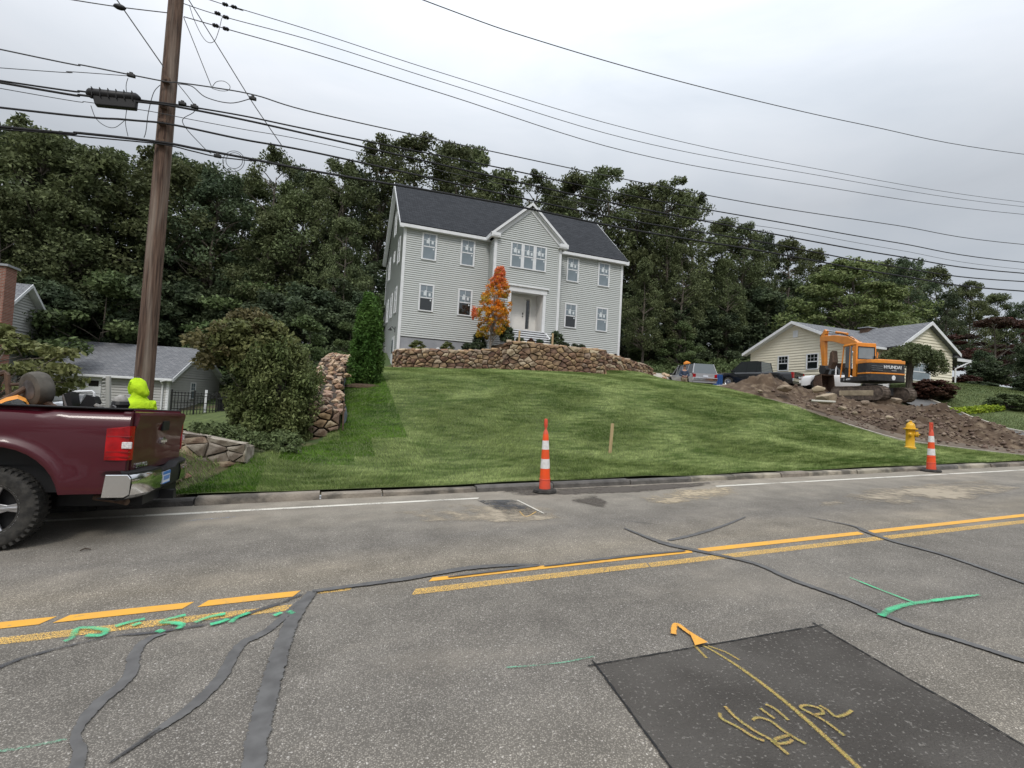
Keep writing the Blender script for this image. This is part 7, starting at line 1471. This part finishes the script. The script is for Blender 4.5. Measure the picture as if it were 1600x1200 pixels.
# ---------------- generic cars
def car(name, label, cat, loc, rz, paint, kind, L_=4.8, W_=1.9, H_=1.72):
    c = thing(name, label, cat, loc, rz)      # +x forward
    h = L_/2; w = W_/2; wb = L_*.29; wr = .37; bl = H_*.56
    if kind == 'suv': roof = [(-h+.05, bl), (-h+.25, H_-.04), (-h+.9, H_), (.35, H_-.02), (1.05, bl+.03)]
    else: roof = [(-.75, bl), (-.62, H_-.05), (-.4, H_), (.75, H_-.02), (1.45, bl+.03)]
    low = [(h-.02, .42), (h, .62), (h-.05, bl-.16), (h-.25, bl-.06), (roof[-1][0]+.02, bl+.02)]
    # lower body as a lofted shell with arches
    xs = sorted(set([-h, -h+.04, -h+.3, h-.3, h-.04, h, 0, -.5, .5] + [wb+(wr+.07)*math.cos(a) for a in np.linspace(0, math.pi, 9)] + [-wb+(wr+.07)*math.cos(a) for a in np.linspace(0, math.pi, 9)]))
    for s in (1, -1):
        rows = []
        for x in xs:
            zl = .28; d = min(abs(x-wb), abs(x+wb))
            if d < wr+.07: zl = max(.28, .36+math.sqrt(max(0, (wr+.07)**2-d*d)))
            top = bl if x < roof[-1][0] else bl-.02-.10*((x-roof[-1][0])/(h-roof[-1][0]))**2; en = 1-.10*max(0, (abs(x)-h+.35)/.35)**2
            rows.append([(x, s*w*en*f, zl+(top-zl)*t) for t, f in ((0, .97), (.3, 1.0), (.7, 1.0), (.93, .97), (1, .92))])
        b = MB(); b.grid(rows); b.build('body_side', M[paint], c, smooth=True)
    b = MB(); e1 = w*.9
    b.grid([[(x, y, bl-.02-.10*((x-roof[-1][0])/(h-roof[-1][0]))**2) for y in (-w*.9, 0, w*.9)] for x in np.linspace(roof[-1][0]-.05, h, 6)]); b.grid([[(h, y, z) for y in (-e1, 0, e1)] for z in (.28, .5, bl-.13)])
    b.grid([[(-h, y, z) for y in (-e1, 0, e1)] for z in (.28, .6, bl)])
    if kind != 'suv': b.grid([[(x, y, bl-.45) for y in (-w*.86, w*.86)] for x in (-h+.06, -.8)]); b.box((-h, -w*.9, bl-.5), (-h+.06, w*.9, bl)); b.box((-h, -w*.92, bl-.45), (-.75, -w*.84, bl+.0)); b.box((-h, w*.84, bl-.45), (-.75, w*.92, bl+.0))
    b.build('body_shell', M[paint], c, smooth=True)
    # greenhouse
    tw_ = .80; rows = [[(x, y*(1 if z < bl+.06 else tw_)*w*.93, z) for y in (-1, 1)] for x, z in roof]; b = MB(); top = [r for r in roof if r[1] > bl+.2]
    b.grid([[(x, y*tw_*w*.93, z) for y in (-1, 0, 1)] for x, z in top]); b.build('roof', M[paint], c, smooth=True)
    g = MB(); n = len(roof); bz_ = [(x, -w*.93, bl-.02) for x, _ in roof]
    for s in (1, -1):
        g = MB(); g.poly([(x, s*(w*.93 if z < bl+.06 else w*.93*tw_), z-.02) for x, z in roof]); g.build('side_window', M['glass_dark'], c)
        for x in ((-.35, .35) if kind != 'suv' else (-1.35, -.45, .4)):
            g = MB(); g.prism([(x-.04, s*w*.94, bl), (x+.04, s*w*.94, bl), (x+.03, s*w*.94*tw_, H_-.04), (x-.03, s*w*.94*tw_, H_-.04)], (0, -s*.02, 0)); g.build('pillar', M[paint], c, fixn=True)
        for k in (0, -1):
            g = MB(); a, b_ = (roof[0], roof[1]) if k == 0 else (roof[-1], roof[-2]); g.tube([(a[0], s*w*.93, a[1]), (b_[0], s*w*.93*tw_, b_[1])], .035, 6); g.build('pillar', M[paint], c)
    for a, b_, nm in ((roof[0], roof[1], 'rear_window'), (roof[-1], roof[-2], 'windscreen')):
        g = MB(); g.quad((a[0], -w*.9, a[1]), (a[0], w*.9, a[1]), (b_[0], w*.9*tw_, b_[1]), (b_[0], -w*.9*tw_, b_[1])); g.build(nm, M['glass' if nm == 'rear_window' else 'glass_dark'], c)
    for s in (1, -1):
        g = MB(); g.box((-h-.02, min(s*w*.72, s*w*.93), bl-.42), (-h+.12, max(s*w*.72, s*w*.93), bl-.04)); g.build('tail_lamp', M['lamp_red'], c, bevel=.02)
        g = MB(); g.box((h-.14, min(s*w*.6, s*w*.92), bl-.34), (h+.01, max(s*w*.6, s*w*.92), bl-.16)); g.build('headlight', M['lamp_white'], c, bevel=.02)
        g = MB(); g.cbox((roof[-1][0]-.15, s*(w+.09), bl+.08), (.12, .2, .14)); g.build('wing_mirror', M['black'], c, bevel=.03)
        for x in (wb, -wb):
            g = MB(); g.lathe([(.0, -.1), (.24, -.1), (.3, -.12), (wr-.02, -.11), (wr, -.06), (wr, .06), (wr-.02, .11), (.3, .12), (.24, .1), (.0, .1)], 28, axis='y'); t = g.build('tyre', M['rubber'], c, smooth=True, loc=(x, s*(w-.12), wr))
            g = MB(); g.lathe([(.0, .13), (.05, .13), (.07, .11), (.2, .10), (.235, .125), (.24, .1)], 20, axis='y'); r = g.build('wheel_rim', M['alloy'], c, smooth=True, loc=(x, s*(w-.12), wr)); r.scale = (1, s, 1)
    for x, m_ in ((-h-.06, 'chrome'), (h+.02, 'chrome' if kind != 'suv' else paint)):
        g = MB(); g.box((x, -w*.95, .42), (x+.08, w*.95, .62)); g.build('bumper', M[m_], c, bevel=.02)
    g = MB(); g.box((-h+.1, -w*.8, .25), (h-.1, w*.8, .32)); g.build('underside', M['black'], c)
    g = MB(); g.box((-h-.075, -.17, .66), (-h-.06, .17, .78)); g.build('licence_plate', M['plate'], c)
    if kind != 'suv': g = MB(); g.box((h+.0, -w*.55, .65), (h+.03, w*.55, bl-.15)); g.build('grille', M['chrome'], c)
    return c
M['silver'] = mat('silver_paint', (.42, .43, .45), rough=.3, metal=.4, coat=.7); M['black_paint'] = mat('black_paint', (.010, .011, .013), rough=.25, coat=1.); M['white_paint'] = mat('white_car_paint', (.72, .73, .74), rough=.3, coat=.8)
def on(px, Y, py=600): p = at(px, py, Y); return (p.x, Y, hz(p.x, Y)+.02)
l_ = on(1077, 28.6); car('silver_suv', 'silver estate car parked tail towards the road beyond the lawn crest', 'car', (l_[0], l_[1], at(1077, 606, 28.6).z), R(75), 'silver', 'suv', 4.6, 1.8, 1.6)
l_ = on(1182, 27.6); car('black_pickup', 'black pickup truck parked behind the left earth heap', 'pickup truck', (l_[0], l_[1], at(1182, 606, 27.6).z), R(108), 'black_paint', 'pickup', 5.7, 2.0, 1.9)
l_ = on(1318, 21.9); car('white_suv', 'white sport utility vehicle parked behind the excavator bucket', 'car', (l_[0], l_[1], at(1318, 612, 21.9).z), R(125), 'white_paint', 'suv', 4.5, 1.95, 1.75)
# blue dumpster
M['blue'] = mat('blue_steel', (.02, .07, .22), (.03, .09, .26), scale=5, rough=.6)
dp = at(1111, 603, 29.0); d_ = thing('blue_dumpster', 'small blue dumpster heaped with debris between silver car and black pickup', 'dumpster', tuple(dp), R(12))
b = MB(); b.box((-.65, -.5, 0), (.65, .5, .85)); b.build('dumpster_body', M['blue'], d_, bevel=.02)
for x_ in (-.45, -.15, .15, .45): b = MB(); b.box((x_-.03, -.55, .05), (x_+.03, -.5, .82)); b.build('rib', M['blue'], d_)
b = MB(); b.ball((0, 0, .85), (.6, .45, .22), 12, 6); b.build('debris', M['rk2'], d_)

# ---------------- excavator
M['ex_orange'] = mat('excavator_orange', (.74, .27, .03), (.66, .23, .03), scale=3, rough=.4, coat=.4, c3=(.4, .16, .05), s3=8, m3=(.66, .74)); M['ex_dark'] = mat('excavator_dark', (.028, .029, .033), (.05, .048, .046), scale=5, rough=.5)
M['track'] = mat('track_steel', (.07, .055, .045), (.16, .125, .10), scale=6, rough=.9, bump=.5)
ep = at(1362, 626, 17.6); EX = thing('excavator', 'orange tracked excavator with black counterweight standing on the earth heap', 'excavator', (ep.x, 17.6, ep.z+.02), R(71))
UR = R(13)                                         # tracks turned relative to the upper body
def upart(name, b, m, parent=EX, **k): return b.build(name, M[m], parent, **k)
def trk(name, y):
    b = MB(); L2, r = 1.45, .36; pts = [(-L2, 0), (L2, 0)]; path = []
    for a in np.linspace(-90, 90, 9): path.append((L2+r*math.cos(R(a)), r+r*math.sin(R(a))))
    for a in np.linspace(90, 270, 9): path.append((-L2+r*math.cos(R(a)), r+r*math.sin(R(a))))
    b.prism([(x, y-.26, z) for x, z in path], (0, .52, 0)); o = b.build(name, M['track'], EX, fixn=True); o.rotation_euler = (0, 0, UR)
    # shoes around the belt
    per = []; n = len(path)
    for i in range(n):
        p, q = path[i], path[(i+1) % n]; l = math.dist(p, q); k = max(1, round(l/.165))
        for j in range(k): t = (j+.5)/k; per.append((p[0]+(q[0]-p[0])*t, p[1]+(q[1]-p[1])*t, math.atan2(q[1]-p[1], q[0]-p[0])))
    for x, z, a in per:
        s = MB(); s.box((-.075, -.28, -.0), (.075, .28, -.03)); s.box((-.012, -.28, -.03), (.012, .28, -.06)); s.build('track_shoe', M['track'], o, loc=(x, y, z), rot=(0, -a, 0))
    s = MB(); s.box((-1.2, -.27 if y < 0 else .02, .2), (1.2, -.02 if y < 0 else .275, .52)); s.build('track_frame', M['ex_dark'] if False else M['rk1'], o, loc=(0, y, 0), bevel=.04)
    for x in (-1.45, 1.45): s = MB(); s.lathe([(.0, -.28), (.1, -.285), (.24, -.275), (.26, -.2), (.26, .2), (.24, .275), (.1, .285), (0, .28)], 16, axis='y'); s.build('idler', M['track'], o, loc=(x, y, .36), smooth=True)
    return o
trk('track', 1.0); trk('track', -1.0)
b = MB(); b.box((-.8, -.75, .3), (.8, .75, .72)); b.lathe([(.55, .7), (.55, .92)], 24); o = b.build('undercarriage', M['ex_dark'], EX)
b = MB(); b.box((-1.35, -1.2, .92), (1.45, 1.25, 1.18)); b.build('deck', M['ex_dark'], EX, bevel=.04)
# rear housing: curved counterweight
def rear(z0, z1, m, name, g=.0, x0=-.35):
    b = MB(); pts = []
    for t in np.linspace(-1, 1, 17): y = t*(1.22+g); pts.append((-1.42-g-.22*math.cos(t*math.pi/2)**.8+.0, y))
    pts[0] = (-1.25, -1.22-g); pts[-1] = (-1.25, 1.22+g)
    poly = [(x0, -1.22-g)] + pts + [(x0, 1.22+g)]; b.prism([(x, y, z0) for x, y in poly][::-1], (0, 0, z1-z0)); return b.build(name, M[m], EX, bevel=.015, seg=1, fixn=True)
rear(.95, 1.28, 'ex_dark', 'counterweight_base'); rear(1.285, 1.36, 'ex_orange', 'orange_band', .02); rear(1.365, 1.83, 'ex_dark', 'counterweight', .0); rear(1.835, 2.0, 'ex_orange', 'engine_hood', .015)
b = MB(); b.box((-1.3, -1.0, 2.0), (-.2, .55, 2.06)); b.build('hood_top', M['ex_orange'], EX, bevel=.03)
for i in range(3):
    for ya, yb in ((.45, 1.12), (-1.14, -.98)): b = MB(); xx_ = -1.66 if ya > 0 else -1.5; b.box((xx_+.02, ya, 1.46+i*.1), (xx_+.10, yb, 1.475+i*.1)); b.build('vent_slot', M['alloy'], EX)
tm = text_mesh('lettering', 'HYUNDAI', .25, M['white'], .012, 1.12); obj('lettering', tm, EX, loc=(-1.69, -.14, 1.63), rot=(R(90), 0, R(-90)))
b = MB(); b.box((-1.67, -.42, 1.47), (-1.655, -.1, 1.485)); b.build('underline', M['white'], EX)
tm = text_mesh('lettering', '80CR-9', .13, M['white'], .008); obj('lettering', tm, EX, loc=(.55, 1.262, 1.05), rot=(R(90), 0, R(180)))
b = MB(); b.lathe([(.0, .0), (.07, .0), (.07, .01)], 16, axis='y'); b.build('emblem', M['alloy'], EX, loc=(1.0, 1.255, 1.05))
b = MB(); b.lathe([(.0, .0), (.12, .0), (.12, .01)], 16, axis='x'); o = b.build('emblem', M['white'], EX, loc=(-1.66, -.25, 1.12)); o.scale = (1, 1.2, .5)
# cab on the left side
cx0, cx1, cy0, cy1 = -.15, 1.45, -.12, 1.22
def post(x, y, x2, y2, r=.055, z0=1.18, z1=2.88): b = MB(); b.tube([(x, y, z0), (x2, y2, z1)], r, 8); b.build('cab_post', M['ex_orange'], EX, smooth=True)
post(cx1, cy1, cx1-.22, cy1-.05, .045); post(cx1, cy0, cx1-.22, cy0+.05, .045); post(.5, cy1, .5, cy1-.05, .05)
b = MB(); b.box((cx0, cy0, 1.18), (cx0+.1, cy1, 2.12)); b.box((cx0, cy0, 2.75), (cx0+.1, cy1-.03, 2.9)); b.box((cx0, cy1-.14, 2.1), (cx0+.12, cy1-.0, 2.8)); b.box((cx0, cy0, 2.1), (cx0+.12, cy0+.1, 2.8)); b.box((cx0+.1, cy1-.06, 1.18), (cx0+.34, cy1-.005, 2.85)); b.build('cab_rear', M['ex_orange'], EX, bevel=.03)
b = MB(); b.box((cx0, cy0, 2.85), (cx1-.2, cy1-.04, 2.97)); b.build('cab_roof', M['ex_orange'], EX, bevel=.05)
b = MB(); b.box((cx0+.03, cy0+.1, 2.13), (cx0+.05, cy1-.14, 2.74)); b.build('rear_window', M['glass_pale'], EX)
for (ya, yb, za, zb) in ((cy0+.08, cy0+.12, 2.12, 2.76), (cy1-.16, cy1-.12, 2.12, 2.76)): b = MB(); b.box((cx0-.004, ya, za), (cx0+.02, yb, zb)); b.build('window_seal', M['black'], EX)
for za in (2.1, 2.73): b = MB(); b.box((cx0-.004, cy0+.1, za), (cx0+.02, cy1-.14, za+.04)); b.build('window_seal', M['black'], EX)
b = MB(); b.box((.55, cy1-.03, 1.25), (.98, cy1-.01, 2.8)); b.build('cab_door_glass', M['glass_dark'], EX); b = MB(); b.box((.3, cy1-.028, 1.7), (.5, cy1-.012, 2.8)); b.build('side_window', M['glass'], EX)
b = MB(); b.box((.5, cy1-.035, 1.18), (1.0, cy1-.004, 1.62)); b.build('door_panel', M['ex_dark'], EX)
b = MB(); b.tube([(cx1-.2, cy1-.04, 2.86), (.5, cy1-.04, 2.88), (cx0, cy1-.04, 2.88)], .05, 8); b.build('roof_rail', M['ex_orange'], EX, smooth=True)
b = MB(); b.box((.25, cy0+.2, 1.25), (.75, cy1-.25, 1.65)); b.box((.2, cy0+.2, 1.6), (.35, cy1-.25, 2.3)); b.build('seat', M['black'], EX, bevel=.05)
b = MB(); b.tube([(cx0-.05, .0, 2.1), (cx0-.05, -.0, 2.3)], .05, 8); b.build('exhaust', M['black'], EX); b = MB(); b.box((-.1, -1.22, .95), (1.1, -.3, 1.6)); b.build('tank_box', M['ex_orange'], EX, bevel=.04)
b = MB(); b.tube([(cx0+.0, cy0-.06, 2.2), (cx0-.02, cy0-.1, 2.45), (cx0, cy0-.06, 2.5)], .03, 6); b.build('mirror_arm', M['ex_orange'], EX)
# boom (plate sections), stick, cylinders, bucket, in the plane y = -.1
BY_ = -.55
def plate(name, path, w0, hts, m, parent=EX):
    """box beam along path (x,z) with given depths"""
    b = MB(); up_, dn = [], []
    for i, (x, z) in enumerate(path):
        a = Vector((path[min(i+1, len(path)-1)][0]-path[max(i-1, 0)][0], path[min(i+1, len(path)-1)][1]-path[max(i-1, 0)][1])).normalized(); n = Vector((-a.y, a.x)); h_ = hts[i]/2; up_.append((x+n.x*h_, BY_-w0/2, z+n.y*h_)); dn.append((x-n.x*h_, BY_-w0/2, z-n.y*h_))
    b.prism(up_+dn[::-1], (0, w0, 0)); return b.build(name, M[m], parent, bevel=.02, seg=1, fixn=True)
plate('boom', [(1.0, 1.3), (1.45, 2.2), (2.05, 3.0), (2.8, 3.45), (3.9, 3.72), (5.0, 3.85)], .34, [.34, .5, .6, .5, .38, .3], 'ex_orange')
plate('stick', [(4.75, 4.35), (5.0, 3.9), (4.95, 3.2), (4.85, 2.4), (4.8, 2.0)], .26, [.2, .46, .4, .28, .2], 'ex_orange')
def cyl(a, b_, r, frac=.55):
    A, B = Vector((a[0], BY_+a[1], a[2])), Vector((b_[0], BY_+b_[1], b_[2])); q = MB(); q.tube([A, A.lerp(B, frac)], r, 10); q.build('hydraulic_cylinder', M['ex_orange'], EX, smooth=True); q = MB(); q.tube([A.lerp(B, frac), B], r*.55, 8); q.build('piston_rod', M['chrome'], EX, smooth=True)
cyl((1.35, .28, 1.25), (2.2, .24, 2.75), .07); cyl((1.35, -.28, 1.25), (2.2, -.24, 2.75), .07); cyl((2.9, 0, 3.85), (4.7, 0, 4.3), .07); cyl((5.2, 0, 3.7), (5.1, 0, 2.2), .06, .5)
for k, pth in enumerate(([(1.7, 2.9), (2.3, 3.5), (3.2, 3.9), (4.4, 4.05), (5.0, 4.1)], [(4.9, 4.35), (5.3, 4.1), (5.32, 3.4), (5.15, 2.9), (5.0, 2.5)], [(1.5, 2.5), (2.0, 3.3), (2.9, 3.75), (3.6, 3.95)])):
    q = MB(); q.tube([(x, BY_+(.1-.1*k), z) for x, z in pth], .022, 6); q.build('hydraulic_hose', M['black'], EX, smooth=True)
b = MB(); b.prism([(4.62, BY_-.16, 2.15), (5.15, BY_-.16, 2.2), (5.2, BY_-.16, 1.85), (5.0, BY_-.16, 1.55), (4.7, BY_-.16, 1.6), (4.5, BY_-.16, 1.9)], (0, .32, 0)); b.build('bucket_coupler', M['ex_dark'], EX, bevel=.03, fixn=True)
b = MB(); out_ = [(4.55, 1.62), (5.15, 1.55), (5.32, 1.1), (5.15, .62), (4.8, .42), (4.35, .45)]; inn = [(4.42, .52), (4.8, .5), (5.08, .68), (5.24, 1.1), (5.1, 1.48), (4.58, 1.55)]
b.prism([(x, BY_-.5, z) for x, z in out_+inn], (0, 1.0, 0)); 
for y in (-.5, .47): b.prism([(x, BY_+y, z) for x, z in out_], (0, .03, 0))
bk_ = b.build('bucket', M['rust'], EX, fixn=True)
for i in range(5): b = MB(); y = BY_-.46+i*.21; b.prism([(4.42, y, .42), (4.42, y, .55), (4.12, y, .44)], (0, .08, 0)); b.build('bucket_tooth', M['steel'], bk_, fixn=True)
b = MB(); b.prism([(4.3, BY_-.2, 2.0), (4.15, BY_-.2, 2.9), (3.95, BY_-.2, 3.0), (3.85, BY_-.2, 2.3), (4.1, BY_-.2, 1.9)], (0, .4, 0)); b.build('bucket_thumb', M['rust'], EX, bevel=.03, fixn=True)

UPS = (.70, .80, 1.)
for ch_ in EX.children:
    n_ = ch_.name.split('.')[0]
    if n_ == 'track' or n_ == 'undercarriage': ch_.scale = (.8, .84, .88)
    elif n_ in ('boom', 'stick', 'bucket', 'bucket_coupler', 'bucket_thumb', 'hydraulic_cylinder', 'piston_rod', 'hydraulic_hose'): ch_.location.x -= .35; ch_.scale = (1, .8, 1)
    else:
        if n_ == 'lettering': ch_.scale = (.72, .92, 1); ch_.location = (ch_.location.x*.70-.002, ch_.location.y*.8, ch_.location.z)
        else: ch_.scale = UPS; ch_.location = (ch_.location.x*.70, ch_.location.y*.8, ch_.location.z)
